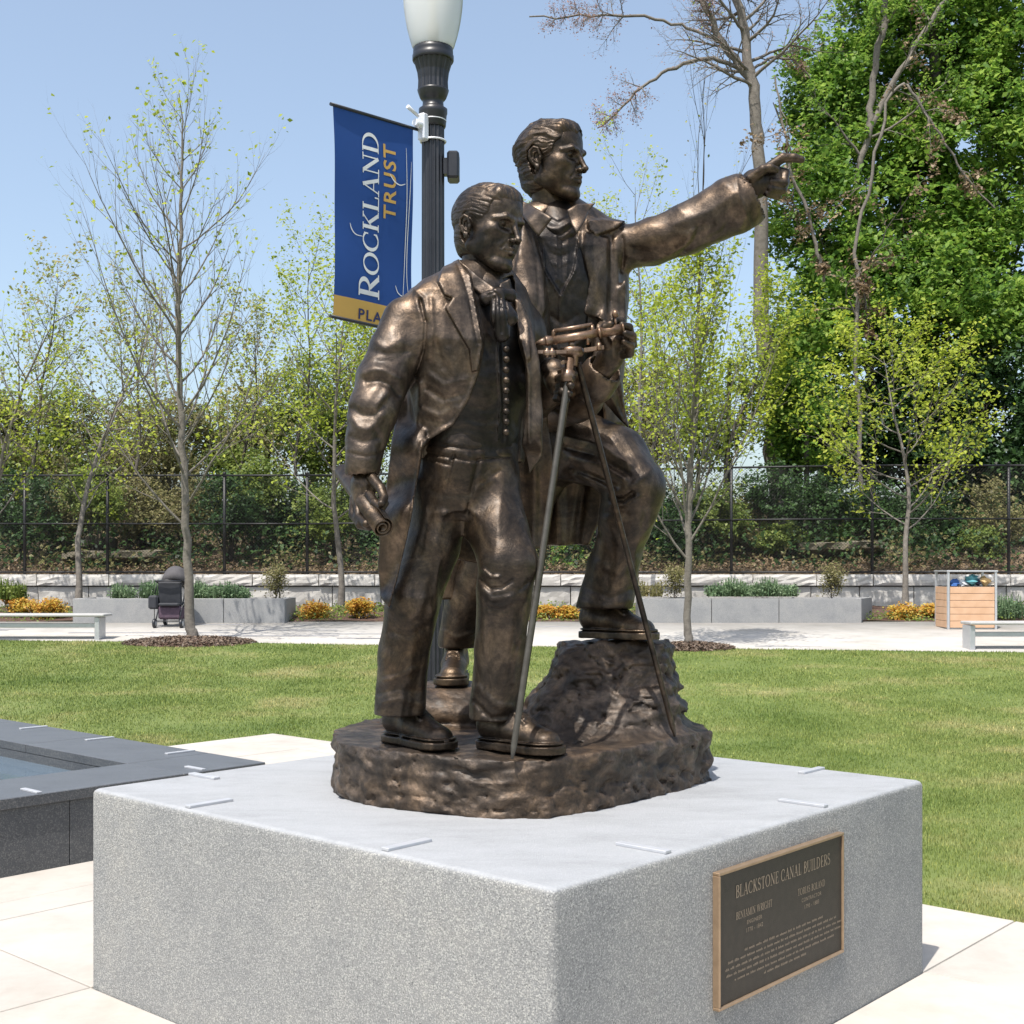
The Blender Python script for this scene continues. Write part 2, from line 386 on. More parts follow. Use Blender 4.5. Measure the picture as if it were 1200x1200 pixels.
def make_grass():
    rng = np.random.default_rng(5)
    n = 950000
    u = rng.random(n); y = 5.2 * (23.2 / 5.2) ** u
    x = (rng.random(n) * 2 - 1) * (y * .50 + 1.2)
    ok = ~in_plaza(x, y) & (y < border(x) - .01)
    # mulch rings stay bare
    ok &= ~((((x + 5.65) / 1.15) ** 2 + ((y - 22.25) / .75) ** 2) < 1) & ~((((x - 3.0) / .75) ** 2 + ((y - 21.3) / .5) ** 2) < 1)
    dn = fbm(x * .9, y * .9, 0 * x, 4, 77)
    ok &= rng.random(n) < 0.85 + dn
    x, y = x[ok], y[ok]; n = len(x)
    z = gza(y) + np.where(y > 11, 0.012 * np.sin(x * .9) * np.sin(y * .6), 0)
    sc = np.clip((y / 9.0), .8, 2.4)
    h = (.011 + .017 * rng.random(n)) * (0.75 + .25 * sc) * (1 + 0.5 * fbm(x * 1.7, y * 1.7, 0 * x, 2, 12)); w = (.0026 + .0018 * rng.random(n)) * sc
    a = rng.random(n) * 2 * np.pi; t = rng.random(n) * .55 + 0.05; a2 = rng.random(n) * 2 * np.pi
    V = np.zeros((n, 3, 3))
    V[:, 0] = np.stack([x - w * np.cos(a), y - w * np.sin(a), z - .004], 1)
    V[:, 1] = np.stack([x + w * np.cos(a), y + w * np.sin(a), z - .004], 1)
    V[:, 2] = np.stack([x + h * t * np.cos(a2), y + h * t * np.sin(a2), z + h], 1)
    tag(npmesh('grass', V.reshape(-1, 3), np.arange(3 * n).reshape(-1, 3), M_BLADE), kind='stuff', label='mown green lawn grass with straw coloured patches')
make_grass()

# ================================================================ PEDESTAL AND PLAQUE
def make_pedestal():
    c = (A0 + A1) / 2, (B0 + B1) / 2; cc = fromab(*c)
    ped = thing('granite_pedestal', (cc.x, cc.y, 0), 'large square grey granite block carrying the bronze statue', 'pedestal')
    # rounded block from a gridded superbox
    half = (A1 - A0) / 2; rad = .022; H = .79; V = []; Fq = []
    rows = [(0, 0)] + [(0, z) for z in np.linspace(.1, H - rad, 8)] + [(rad * (1 - math.cos(t)), H - rad + rad * math.sin(t)) for t in np.linspace(.3, math.pi / 2, 5)]
    def ring(ins, z):
        h = half - ins; r = max(.004, .022 - ins * .3); pts = []
        for q, (sx, sy) in enumerate(((1, 1), (-1, 1), (-1, -1), (1, -1))):
            for t in np.linspace(0, math.pi / 2, 5):
                an = q * math.pi / 2 + t
                pts.append((sx * (h - r) + r * math.cos(an), sy * (h - r) + r * math.sin(an), z))
        return pts
    R = Rz(GROUND_A)
    for ins, z in rows: V += [R @ Vector(p) + cc for p in ring(ins, z)]
    n = 20
    for i in range(len(rows) - 1):
        for k in range(n): Fq.append((i * n + k, i * n + (k + 1) % n, (i + 1) * n + (k + 1) % n, (i + 1) * n + k))
    mb = MB(); mb.add(V, Fq, True); mb.f.append(tuple((len(rows) - 1) * n + k for k in range(n))); mb.sm.append(False)
    mb.build('granite_block', M_PED, ped)
    # skate stops: little angle brackets over the edges
    def stop(a, b, along, L=.19):
        s = MB(); p = fromab(a, b)
        ax = {'a+': E1, 'a-': -E1, 'b+': E2, 'b-': -E2}[along]; Rm = Rz(math.atan2(ax.y, ax.x))
        s.box(p + ax * (L / 2 + .004) + Vector((0, 0, H + .005)), (L * .9, .032, .010), Rm, .0015)
        s.build('skate_stop', M_STOP, ped)
    for t in (.68, 1.72): stop(A0, B0 + t, 'a+', .21); 
    for t in (.56, 1.55): stop(A0 + t, B0, 'b+', .21)
    for t in (.45, 1.85): stop(A1, B0 + t, 'a-', .2)
    for t in (.45, 1.95): stop(A0 + t, B1, 'b-', .2)
    return ped
PED = make_pedestal()

# stroke letters with serifs: strokes in a cell of height 1
def _arc(cx, cy, rx, ry, a0, a1, wt, wn, n=14): return ('a', cx, cy, rx, ry, a0, a1, wt, wn, n)
T, S_ = .15, .055
def _ser(x, y, w=.30): return ('l', x - w / 2, y, x + w / 2, y, S_)
GL = {
 'A': (.80, [('l', .12, .02, .40, .98, S_), ('l', .40, 1, .68, .02, T), ('l', .22, .34, .58, .34, S_), _ser(.12, .03, .26), _ser(.68, .03, .30)]),
 'B': (.66, [('l', .17, 0, .17, 1, T), _arc(.30, .76, .25, .215, -90, 90, T, S_), _arc(.30, .27, .29, .245, -90, 90, T, S_), ('l', .04, .975, .32, .975, S_), ('l', .16, .53, .32, .53, S_), ('l', .04, .025, .32, .025, S_)]),
 'C': (.82, [_arc(.47, .5, .38, .475, 45, 315, T, S_), ('l', .735, .66, .735, .92, S_), ('l', .735, .10, .735, .30, S_)]),
 'D': (.86, [('l', .17, 0, .17, 1, T), _arc(.32, .5, .44, .475, -90, 90, T, S_), ('l', .04, .975, .34, .975, S_), ('l', .04, .025, .34, .025, S_)]),
 'E': (.62, [('l', .17, 0, .17, 1, T), ('l', .04, .975, .56, .975, S_), ('l', .17, .52, .46, .52, S_), ('l', .04, .025, .58, .025, S_), ('l', .56, .80, .56, 1, S_), ('l', .58, 0, .58, .22, S_), ('l', .46, .42, .46, .62, S_)]),
 'G': (.86, [_arc(.47, .5, .38, .475, 45, 315, T, S_), ('l', .735, .66, .735, .92, S_), ('l', .70, .04, .70, .42, T), _ser(.70, .43, .30)]),
 'H': (.86, [('l', .17, 0, .17, 1, T), ('l', .69, 0, .69, 1, T), ('l', .17, .52, .69, .52, S_), _ser(.17, .025), _ser(.17, .975), _ser(.69, .025), _ser(.69, .975)]),
 'I': (.36, [('l', .18, 0, .18, 1, T), _ser(.18, .025), _ser(.18, .975)]),
 'J': (.40, [('l', .22, .05, .22, 1, T), _ser(.22, .975), ('l', .02, -.12, .22, .06, S_)]),
 'K': (.80, [('l', .17, 0, .17, 1, T), ('l', .20, .45, .64, .97, S_), ('l', .34, .60, .70, .03, T), _ser(.17, .025), _ser(.17, .975), _ser(.64, .975, .24), _ser(.72, .025, .24)]),
 'L': (.62, [('l', .17, 0, .17, 1, T), _ser(.17, .975), ('l', .04, .025, .58, .025, S_), ('l', .58, 0, .58, .26, S_)]),
 'M': (1.0, [('l', .14, 0, .16, 1, S_), ('l', .16, .98, .50, .05, T), ('l', .50, .05, .84, .98, S_), ('l', .84, 0, .84, 1, T), _ser(.14, .025), _ser(.86, .025), _ser(.12, .975, .2), _ser(.88, .975, .2)]),
 'N': (.88, [('l', .15, 0, .15, .96, S_), ('l', .15, .97, .73, .03, T), ('l', .73, .03, .73, 1, S_), _ser(.15, .025), _ser(.12, .975, .2), _ser(.73, .975)]),
 'O': (.92, [_arc(.46, .5, .385, .475, 0, 360, T, S_, 28)]),
 'R': (.74, [('l', .17, 0, .17, 1, T), _arc(.32, .73, .27, .245, -90, 90, T, S_), ('l', .04, .975, .34, .975, S_), ('l', .17, .49, .34, .49, S_), ('l', .34, .48, .68, .03, T), _ser(.17, .025), _ser(.70, .025, .22)]),
 'S': (.60, [_arc(.30, .74, .21, .235, 30, 235, T * .8, S_), _arc(.30, .27, .23, .245, -145, 60, T * .8, S_), ('l', .20, .60, .42, .45, T), ('l', .49, .74, .49, .93, S_), ('l', .08, .08, .08, .27, S_)]),
 'T': (.76, [('l', .38, 0, .38, 1, T), ('l', .06, .975, .70, .975, S_), _ser(.38, .025), ('l', .07, .78, .07, 1, S_), ('l', .69, .78, .69, 1, S_)]),
 'U': (.86, [('l', .17, .35, .17, 1, T), ('l', .69, .35, .69, 1, S_), _arc(.43, .36, .26, .335, 180, 360, S_ * 1.4, S_ * 1.2), _ser(.17, .975), _ser(.69, .975)]),
 'W': (1.16, [('l', .10, 1, .36, .02, T), ('l', .36, .02, .58, .96, S_), ('l', .56, 1, .82, .02, T), ('l', .82, .02, 1.06, .98, S_), _ser(.10, .975, .24), _ser(.56, .975, .24), _ser(1.06, .975, .22)]),
 ' ': (.34, []),
}
def letters(text, x0, y0, h, xs=1.0, gap=.06, big_first=1.0, start=0):
    "list of small quads (four 2-D corners each, order index) of a line of text"
    out = []; x = x0; k = start
    for i, ch in enumerate(text):
        hh = h * (big_first if i == 0 else 1)
        w, st = GL[ch]
        for s in st:
            k += 1
            if s[0] == 'l':
                _, xa, ya, xb, yb, wd = s
                dx, dy = (xb - xa), (yb - ya); l = math.hypot(dx, dy); nx_, ny_ = -dy / l * wd / 2, dx / l * wd / 2
                out.append(([(x + (px * xs) * hh, y0 + py * hh) for px, py in ((xa + nx_, ya + ny_), (xa - nx_, ya - ny_), (xb - nx_, yb - ny_), (xb + nx_, yb + ny_))], k))
            else:
                _, cx, cy, rx, ry, a0, a1, wt, wn, n = s
                for q in range(n):
                    cs = []
                    for e, tt in ((0, q / n), (0, (q + 1) / n), (1, (q + 1) / n), (1, q / n)):
                        a = math.radians(a0 + (a1 - a0) * tt); wd = wn + (wt - wn) * abs(math.cos(a)) ** 1.2
                        r = (1 if e else -1) * wd / 2
                        cs.append((x + ((cx + (rx + r) * math.cos(a)) * xs) * hh, y0 + (cy + (ry + r) * math.sin(a)) * hh))
                    out.append((cs, k))
        x += (w * xs + gap) * hh
    return out, x - x0
def textsize(text, h, xs=1.0, gap=.06): return sum((GL[c][0] * xs + gap) * h for c in text)
def sans(text, size, ext=0.0, spacing=1.0, bold=0.0):
    "outline mesh (verts, faces) of a line in Blender's built-in face"
    cu = bpy.data.curves.new('t', 'FONT'); cu.body = text; cu.size = size; cu.space_character = spacing; cu.offset = bold; cu.extrude = ext; cu.resolution_u = 3
    o = bpy.data.objects.new('t', cu); COL.objects.link(o)
    dg = bpy.context.evaluated_depsgraph_get(); dg.update()
    me = bpy.data.meshes.new_from_object(o.evaluated_get(dg))
    V = [tuple(v.co) for v in me.vertices]; Fs = [tuple(p.vertices) for p in me.polygons]
    bpy.data.objects.remove(o); bpy.data.curves.remove(cu); bpy.data.meshes.remove(me)
    return V, Fs
M_PLQ = simple('plaque_field', (0.022, 0.018, 0.013), (0.036, 0.029, 0.021), 0.55, 30, metal=0.1, bmp=0.5, bscale=700, bdist=0.001)
M_PLF = simple('plaque_bronze_edge', (0.32, 0.225, 0.145), (0.40, 0.285, 0.185), 0.4, 30, metal=0.6)
M_PLL = simple('plaque_letter_bronze', (0.30, 0.24, 0.18), (0.24, 0.19, 0.14), 0.45, 60, metal=0.3)
def make_plaque():
    t0, t1, z0, z1 = .779, 1.611, .263, .697
    W, H = t1 - t0, z1 - z0
    o = fromab(A0 + t0, B0); nrm = -E2                      # plaque plane: u along E1, v up, out of the face
    def at(u, v, d): return o + E1 * u + Vector((0, 0, z0 + v)) + nrm * d
    pl = MB(); c = at(W / 2, H / 2, .009); R = Rz(GROUND_A)
    pl.box(c, (W - .004, .018, H - .004), R, .001)
    p = pl.build('plaque', M_PLQ, PED); tag(p, 'dark bronze plaque with raised lettering')
    fr = MB(); e = .0105
    for (u, v, su, sv) in ((W / 2, H - e / 2, W, e), (W / 2, e / 2, W, e), (e / 2, H / 2, e, H - 2 * e), (W - e / 2, H / 2, e, H - 2 * e)):
        fr.box(at(u, v, .0125), (su, .025, sv), R, .002)
    fr.build('frame', M_PLF, p)
    qs = []; k = 0
    def line(txt, cx, y, h, xs=.82):
        nonlocal qs, k
        w = textsize(txt, h, xs) - .06 * h
        q, _ = letters(txt, cx - w / 2, y, h, xs, start=k); qs += q; k = q[-1][1]
    line('BLACKSTONE CANAL BUILDERS', .42, .335, .040, .82)
    line('BENJAMIN WRIGHT', .22, .265, .024, .8); line('TOBIAS BOLAND', .60, .265, .024, .8)
    def put(qs, d=.0195):
        m = MB()
        for cs, kk in qs:
            dd = d + (kk % 7) * .00012
            m.add([at(u, v, dd) for u, v in cs], [(0, 1, 2, 3)])
        return m
    m = put(qs)
    for txt, cx, y, sz in (('ENGINEER', .22, .238, .019), ('1770 - 1842', .22, .212, .020), ('CONTRACTOR', .60, .238, .019), ('1795 - 1883', .60, .212, .020)):
        V, Fs = sans(txt, sz, 0, 1.1); mx = max(v[0] for v in V)
        m.add([at(v[0] + cx - mx / 2, v[1] + y, .0196) for v in V], Fs)
    m.build('lettering', M_PLL, p)
    # the small lines below are too small to read: short raised dashes
    rnd = random.Random(8); m = MB()
    for r, (ua, ub) in enumerate(((.16, .68), (.06, .78), (.045, .79), (.05, .78), (.10, .74), (.28, .56))):
        u = ua; v = .155 - r * .0205
        while u < ub:
            L = rnd.uniform(.012, .05); nst = max(2, int(L / .0045))
            for s in range(nst):
                hh = rnd.choice((.006, .007, .009)); uu = u + s * .0045
                m.add([at(uu, v, .0195), at(uu + .0022, v, .0195), at(uu + .0022, v + hh, .0195), at(uu, v + hh, .0195)], [(0, 1, 2, 3)])
                if rnd.random() < .5: m.add([at(uu, v + hh * .5, .0197), at(uu + .004, v + hh * .5, .0197), at(uu + .004, v + hh * .5 + .0012, .0197), at(uu, v + hh * .5 + .0012, .0197)], [(0, 1, 2, 3)])
            u += nst * .0045 + .008
    tag(m.build('small_lettering', M_PLL, p), kind='stuff')
make_plaque()

# ================================================================ GRANITE BASIN ON THE LEFT
def make_basin():
    a1, b0 = 4.93, 6.46; H = .433
    o = fromab(a1, b0)
    bs = thing('granite_basin', (o.x, o.y, 0), 'low dark granite water basin with a wide flat rim, left of the pedestal', 'fountain')
    R = Rz(GROUND_A); w = .60
    La, Lb = 5.2, 7.5
    def bx(aa0, aa1, bb0, bb1, zz0, zz1, bev=0.0, m=None):
        m = m or MB(); c = fromab((aa0 + aa1) / 2, (bb0 + bb1) / 2); c.z = (zz0 + zz1) / 2
        return m.box(c, (aa1 - aa0, bb1 - bb0, zz1 - zz0), R, bev)
    # upstand panels below the rim
    n = 3
    for k in range(4):
        bx(a1 - .02 - (k + 1) * 1.3 + .004, a1 - .02 - k * 1.3, b0 + .02, b0 + .12, .0, H - .062, .003).build('side_panel', M_DGR, bs)
    for k in range(5):
        bx(a1 - .12, a1 - .02, b0 + .125 + k * 1.45, b0 + .12 + (k + 1) * 1.45, .0, H - .062, .003).build('side_panel', M_DGR, bs)
    bx(a1 - w - .0, a1 - w + .1, b0 + w, b0 + Lb, .05, H - .062).build('inner_wall', M_DGR, bs)
    bx(a1 - La, a1 - w - .0, b0 + w - .1, b0 + w, .05, H - .062).build('inner_wall', M_DGR, bs)
    # rim slabs
    bx(a1 - w, a1, b0, b0 + w, H - .06, H, .004).build('rim_slab', M_DGR, bs)
    for k in range(4): bx(a1 - w - (k + 1) * 1.15 + .005, a1 - w - k * 1.15 - .0, b0, b0 + w, H - .06, H, .004).build('rim_slab', M_DGR, bs)
    for k in range(5): bx(a1 - w, a1, b0 + w + k * 1.3 + .005, b0 + w + (k + 1) * 1.3, H - .06, H, .004).build('rim_slab', M_DGR, bs)
    bx(a1 - La, a1 - w, b0 + w, b0 + Lb, .0, .20).build('basin_floor', simple('basin_floor', (.20, .24, .28), (.26, .30, .34), .6), bs)
    m, N, L, b = mnew('basin_water'); b.inputs['Base Color'].default_value = (.16, .22, .28, 1); b.inputs['Roughness'].default_value = .08; b.inputs['IOR'].default_value = 1.33
    b.inputs['Transmission Weight'].default_value = .35
    bump(N, L, b, noise(N, L, 5, 3, .5, geoco(N, L)), .25, .01)
    c = [fromab(a, b_) + Vector((0, 0, .315)) for a, b_ in ((a1 - La, b0 + w), (a1 - w, b0 + w), (a1 - w, b0 + Lb), (a1 - La, b0 + Lb))]
    mb = MB(); mb.add(c, [(0, 1, 2, 3)]); mb.build('water', m, bs)
    def stop(a, b, ax, L=.2):
        s = MB(); p = fromab(a, b); Rm = Rz(math.atan2(ax.y, ax.x))
        s.box(p + ax * (L / 2 + .004) + Vector((0, 0, H + .005)), (L * .9, .032, .010), Rm, .0015)
        s.build('skate_stop', M_STOP, bs)
    for t in (.75, 1.75, 2.7, 3.6): stop(a1, b0 + t, -E1, .24)
    for t in (.45, 1.5, 2.5): stop(a1 - t, b0, E2, .2)
make_basin()

# ================================================================ LAMP POST AND BANNER
def make_lamp():
    d = 7.2; k = d / F; x = (507.5 - 600) * k
    zz = lambda py: CH - (py - HZ) * k
    lp = thing('lamp_post', (x, d, 0), 'black fluted lamp post with a frosted acorn globe behind the statue', 'lamp post')
    c = (x, d, 0)
    MB().lathe(c, [(.20, 0), (.20, .12), (.19, .14), (.17, .2), (.17, .5), (.15, .56), (.12, .64), (.10, .7), (.0675, .75)], 24).build('base', M_BLACK, lp)
    MB().lathe(c, [(.0675, .70), (.0665, 2.4), (.064, zz(134))], 96, (.10, 16), sm=False).build('shaft', M_BLACK, lp)
    r = lambda px: px * k / 2
    MB().lathe(c, [(r(28), zz(150)), (r(30), zz(148)), (r(32), zz(135)), (r(33.5), zz(133)), (r(33.5), zz(128.5)), (r(29), zz(127)), (r(25), zz(125)), (r(24), zz(119)), (r(28), zz(117)), (r(31), zz(115)), (r(34), zz(111)), (r(36), zz(108)), (r(37), zz(106))], 48).build('collar', M_BLACK, lp)
    MB().lathe(c, [(r(36), zz(107)), (r(35), zz(95)), (r(37.5), zz(85)), (r(43), zz(76)), (r(46), zz(72))], 96, (.07, 20), sm=False).build('globe_holder', M_BLACK, lp)
    MB().lathe(c, [(r(47), zz(72.5)), (r(48.5), zz(71)), (r(48.5), zz(66)), (r(46), zz(64.5)), (r(47), zz(62)), (r(46), zz(57)), (r(40), zz(56))], 48).build('holder_rim', M_BLACK, lp)
    m, N, L, b = mnew('frosted_globe'); b.inputs['Base Color'].default_value = (.93, .94, .92, 1); b.inputs['Roughness'].default_value = .22
    b.inputs['Transmission Weight'].default_value = .6; b.inputs['IOR'].default_value = 1.3
    w = N.new('ShaderNodeTexWave'); w.wave_type = 'BANDS'; 
    prof = [(r(44), zz(60)), (r(50), zz(54)), (r(56), zz(44)), (r(62), zz(32)), (r(66), zz(20)), (r(68.5), zz(10)), (r(70), zz(0)), (r(69), zz(-12)), (r(62), zz(-30)), (r(48), zz(-45)), (r(30), zz(-56)), (r(12), zz(-62)), (r(2), zz(-64))]
    MB().lathe(c, prof, 72, (.02, 36)).lathe(c, [(q[0] * .955, q[1]) for q in prof][::-1], 72).build('globe', m, lp)
    MB().lathe(c, [(.02, zz(60)), (.03, zz(50)), (.035, zz(35)), (.02, zz(25)), (.02, zz(10)), (.03, zz(0)), (.02, zz(-15))], 20).build('lamp_holder', simple('lamp_socket', (.75, .74, .70), None, .5), lp)
    MB().lathe(c, [(r(20), zz(-62)), (r(16), zz(-70)), (r(5), zz(-76)), (r(1), zz(-84))], 24).build('finial', M_BLACK, lp)
    bx = MB(); bx.box((x + .115, d, (zz(180) + zz(212)) / 2), (.068, .13, (zz(180) - zz(212))), None, .012); bx.box((x + .08, d, (zz(186) + zz(206)) / 2), (.04, .06, .09))
    bx.build('junction_box', M_BLACK, lp)
    # bands and bracket for the banner
    wh = simple('bracket_white', (.66, .67, .70), (.74, .75, .77), .4, metal=.3)
    pts = lambda r_, z_: [(x + r_ * math.cos(t), d + r_ * math.sin(t), z_) for t in np.linspace(0, 2 * math.pi, 33)]
    for py in (142, 166): MB().tube(pts(.0705, zz(py)), .006, 6, False).build('steel_band', wh, lp)
    for py in (368, 392): MB().tube(pts(.0705, zz(py)), .006, 6, False).build('steel_band', wh, lp)
    dr = Vector((-.38, -.50, 0)).normalized()
    brk = MB(); ctr = Vector((x, d, zz(154))) + dr * .085
    brk.box(ctr, (.05, .05, .15), Rz(math.atan2(dr.y, dr.x)), .008); brk.tube([ctr + dr * .0, ctr + dr * .07 + Vector((0, 0, .01))], .022, 12); brk.tube([ctr + dr * .04 + Vector((0, 0, .05)), ctr + dr * .13 + Vector((0, 0, .08))], [.008, .012], 8)
    brk.build('bracket', wh, lp)
    return x, d, dr
LX, LD, LDR = make_lamp()
def make_banner():
    pr = np.array([(484 - 600) / F * 7.10, 7.10]); pl = np.array([(390.5 - 600) / F * 6.60, 6.60])
    W = float(np.linalg.norm(pr - pl)); U = (pr - pl) / W
    zt = CH + (HZ - 124) / F * 6.60; zb = CH + (HZ - 372) / F * 6.60; ztr = CH + (HZ - 152) / F * 7.1
    H = zt - zb; nrm = np.array([U[1], -U[0]]);
    if nrm[1] > 0: nrm = -nrm
    bn = thing('banner', (pl[0], pl[1], zb), 'blue and gold vertical cloth banner hung beside the lamp post', 'banner')
    def S(u, v, d=0.0):
        fu, fv = u / W, v / H
        wv = .006 * math.sin(fu * 5 + fv * 3) + .004 * math.sin(fv * 9 + fu * 2) + .010 * math.sin(fv * math.pi) * math.sin(fu * math.pi)
        q = pl + U * u + nrm * (d + wv * (1 - abs(2 * fv - 1) ** 4))
        inw = .010 * math.sin(math.pi * fv) * (1 if fu < .5 else -1) * abs(2 * fu - 1) ** 3
        return Vector((q[0] + U[0] * inw, q[1] + U[1] * inw, zb + v + (ztr - zt) * fu * fv + .004 * fu))
    def cloth(name, v0, v1, mat, d=0):
        nu, nv = 16, 24; V = []; Fq = []
        for e in (d, d - .002):
            for j in range(nv + 1):
                for i in range(nu + 1): V.append(S(W * i / nu, v0 + (v1 - v0) * j / nv, e))
        o = (nu + 1) * (nv + 1)
        for j in range(nv):
            for i in range(nu):
                a = j * (nu + 1) + i; Fq += [(a, a + 1, a + nu + 2, a + nu + 1), (o + a + nu + 1, o + a + nu + 2, o + a + 1, o + a)]
        return npmesh(name, V, Fq, mat, bn, True)
    vg = H * (372 - 345) / (372 - 124)
    def fabric(name, c): 
        m = simple(name, c, tuple(q * .9 for q in c), .75, 3, bmp=.15, bscale=300, bdist=.001); return m
    cloth('blue_field', vg, H, fabric('banner_blue', (.008, .060, .255)))
    cloth('gold_band', 0, vg, fabric('banner_gold', (.62, .37, .09)), .0006)
    px = lambda x: (x - 390.5) / 93.5 * W
    vv = lambda y: (372 - y) / 248.0 * H
    M_WH = simple('banner_white', (.80, .80, .80), None, .7); M_GD = simple('banner_gold_text', (.62, .37, .09), None, .7); M_NV = simple('banner_navy_text', (.03, .035, .12), None, .7)
    # vertical lettering reads upwards: baseline on the right
    def vput(qs, ub, v0, d, sv=1.0):
        m = MB()
        for cs, kk in qs:
            m.add([S(ub - y, v0 + x * sv, d + (kk % 9) * .0001) for x, y in cs], [(0, 1, 2, 3)])
        return m
    hh = px(391 + 18.5) ; q, w1 = letters('ROCKLAND', 0, 0, hh, 1.0, .03, 1.28)
    sv = (vv(142) - vv(341)) / w1
    vput(q, px(441), vv(341), .004, sv).build('lettering', M_WH, bn)
    V, Fs = sans('TRUST', 1.0, 0, 1.15, .018); mx = max(v[0] for v in V); my = max(v[1] for v in V)
    m = MB(); m.add([S(px(461) - v[1] / my * px(391 + 14), vv(241) + v[0] / mx * (vv(152) - vv(241)), .004) for v in V], Fs); m.build('lettering', M_GD, bn)
    V, Fs = sans('PLAZA', 1.0, 0, 1.2, .018); mx = max(v[0] for v in V); my = max(v[1] for v in V)
    m = MB(); m.add([S(px(417) + v[0] / mx * px(391 + 50), vv(367) + v[1] / my * (vv(355) - vv(367)), .004) for v in V], Fs); m.build('lettering', M_NV, bn)
    def swoosh(pts, w):
        m = MB(); n = len(pts); fine = []
        for i in range(n - 1):
            for t in np.linspace(0, 1, 6, endpoint=(i == n - 2)):
                p0, p1, p2, p3 = [np.array(pts[max(0, min(n - 1, i + o))], float) for o in (-1, 0, 1, 2)]
                fine.append(.5 * (2 * p1 + (p2 - p0) * t + (2 * p0 - 5 * p1 + 4 * p2 - p3) * t * t + (3 * p1 - p0 - 3 * p2 + p3) * t ** 3))
        V = []; Fq = []
        for i, p in enumerate(fine):
            t = fine[min(i + 1, len(fine) - 1)] - fine[max(0, i - 1)]; t /= np.linalg.norm(t); nn = np.array([-t[1], t[0]]) * w * math.sin(math.pi * (i + .6) / (len(fine) + .2)) ** .5
            for s in (-1, 1): V.append(S(px(p[0] + s * nn[0]), vv(p[1] + s * nn[1]), .0052))
        Fq = [(2 * i, 2 * i + 1, 2 * i + 3, 2 * i + 2) for i in range(len(fine) - 1)]
        m.add(V, Fq); m.build('swoosh', M_WH, bn)
    swoosh([(407, 257), (409, 264), (414, 269), (423, 269)], .6)
    swoosh([(454, 187), (459, 194), (466, 197), (473, 194)], .7)
    swoosh([(462, 318), (465, 326), (471, 329), (480, 328)], .6)
    swoosh([(474.5, 150), (475, 220), (474, 290), (471, 336)], .45)
    swoosh([(481, 165), (478, 230), (477, 300), (479, 328)], .45)
    rod = MB(); a = S(-.02, H, 0) + Vector((0, 0, .006)); b = S(W + .055, H, 0) + Vector((0, 0, .004)); rod.tube([a, b], .009, 10); rod.build('rod', M_BLACK, bn)
    rod = MB(); a = S(-.02, 0, 0) + Vector((0, 0, .004)); b = S(W + .055, 0, 0); rod.tube([a, b], .009, 10); rod.build('rod', M_BLACK, bn)
make_banner()

# ================================================================ RETAINING WALL, FENCE, PLANTERS
M_STONE = simple('pale_block', (0.46, 0.44, 0.41), (0.60, 0.58, 0.55), .9, 2.6, bmp=.5, bscale=9, bdist=.02, detail=9)
M_STONE2 = simple('pale_block_stained', (0.36, 0.345, 0.32), (0.55, 0.535, 0.50), .9, 1.7, bmp=.5, bscale=8, bdist=.02, detail=9)
def make_wall():
    w = thing('retaining_wall', (0, 30.1, .5), 'low pale stone block retaining wall under the chain link fence', 'wall')
    rnd = random.Random(11)
    for (z0, z1, lo, hi, mat, yy, name) in ((1.245, 1.505, 1.25, 1.9, M_STONE, 29.90, 'cap_block'), (.745, 1.215, 1.05, 1.35, M_STONE2, 29.98, 'block'), (.26, .725, 1.2, 1.5, M_STONE, 30.0, 'block')):
        x = -17.5; protos = []
        for v in range(4):
            mb = MB(); nx_, nz_ = 8, 4; V = []; 
            for j in range(nz_ + 1):
                for i in range(nx_ + 1):
                    e = 0 if 0 < i < nx_ and 0 < j < nz_ else .018
                    V.append((i / nx_ - .5, e + (rnd.uniform(-.014, .008)), (j / nz_ - .5)))
            Fq = [(j * (nx_ + 1) + i, j * (nx_ + 1) + i + 1, (j + 1) * (nx_ + 1) + i + 1, (j + 1) * (nx_ + 1) + i) for j in range(nz_) for i in range(nx_)]
            mb.add(V, Fq)
            mb.add([(-.5, .02, -.5), (.5, .02, -.5), (.5, .35, -.5), (-.5, .35, -.5), (-.5, .02, .5), (.5, .02, .5), (.5, .35, .5), (-.5, .35, .5)], [(4, 5, 6, 7), (0, 3, 2, 1), (0, 4, 7, 3), (1, 2, 6, 5), (2, 3, 7, 6)])
            protos.append(mb)
        datas = []
        for mb in protos:
            o = mb.build(name, mat, w); datas.append(o.data); bpy.data.objects.remove(o)
            for v_ in datas[-1].vertices: v_.co += origin(w)
        while x < 17.5:
            L = rnd.uniform(lo, hi)
            o = bpy.data.objects.new(name, rnd.choice(datas)); COL.objects.link(o); o.parent = w
            o.location = (x + L / 2, yy + rnd.uniform(-.008, .008) - 30.1, (z0 + z1) / 2 - .5); o.scale = (L - .022, 1, z1 - z0)
            x += L
    MB().box((0, 30.32, .86), (35, .12, 1.2)).build('backing', simple('wall_shadow_gap', (.10, .095, .09), None, .9), w)
make_wall()
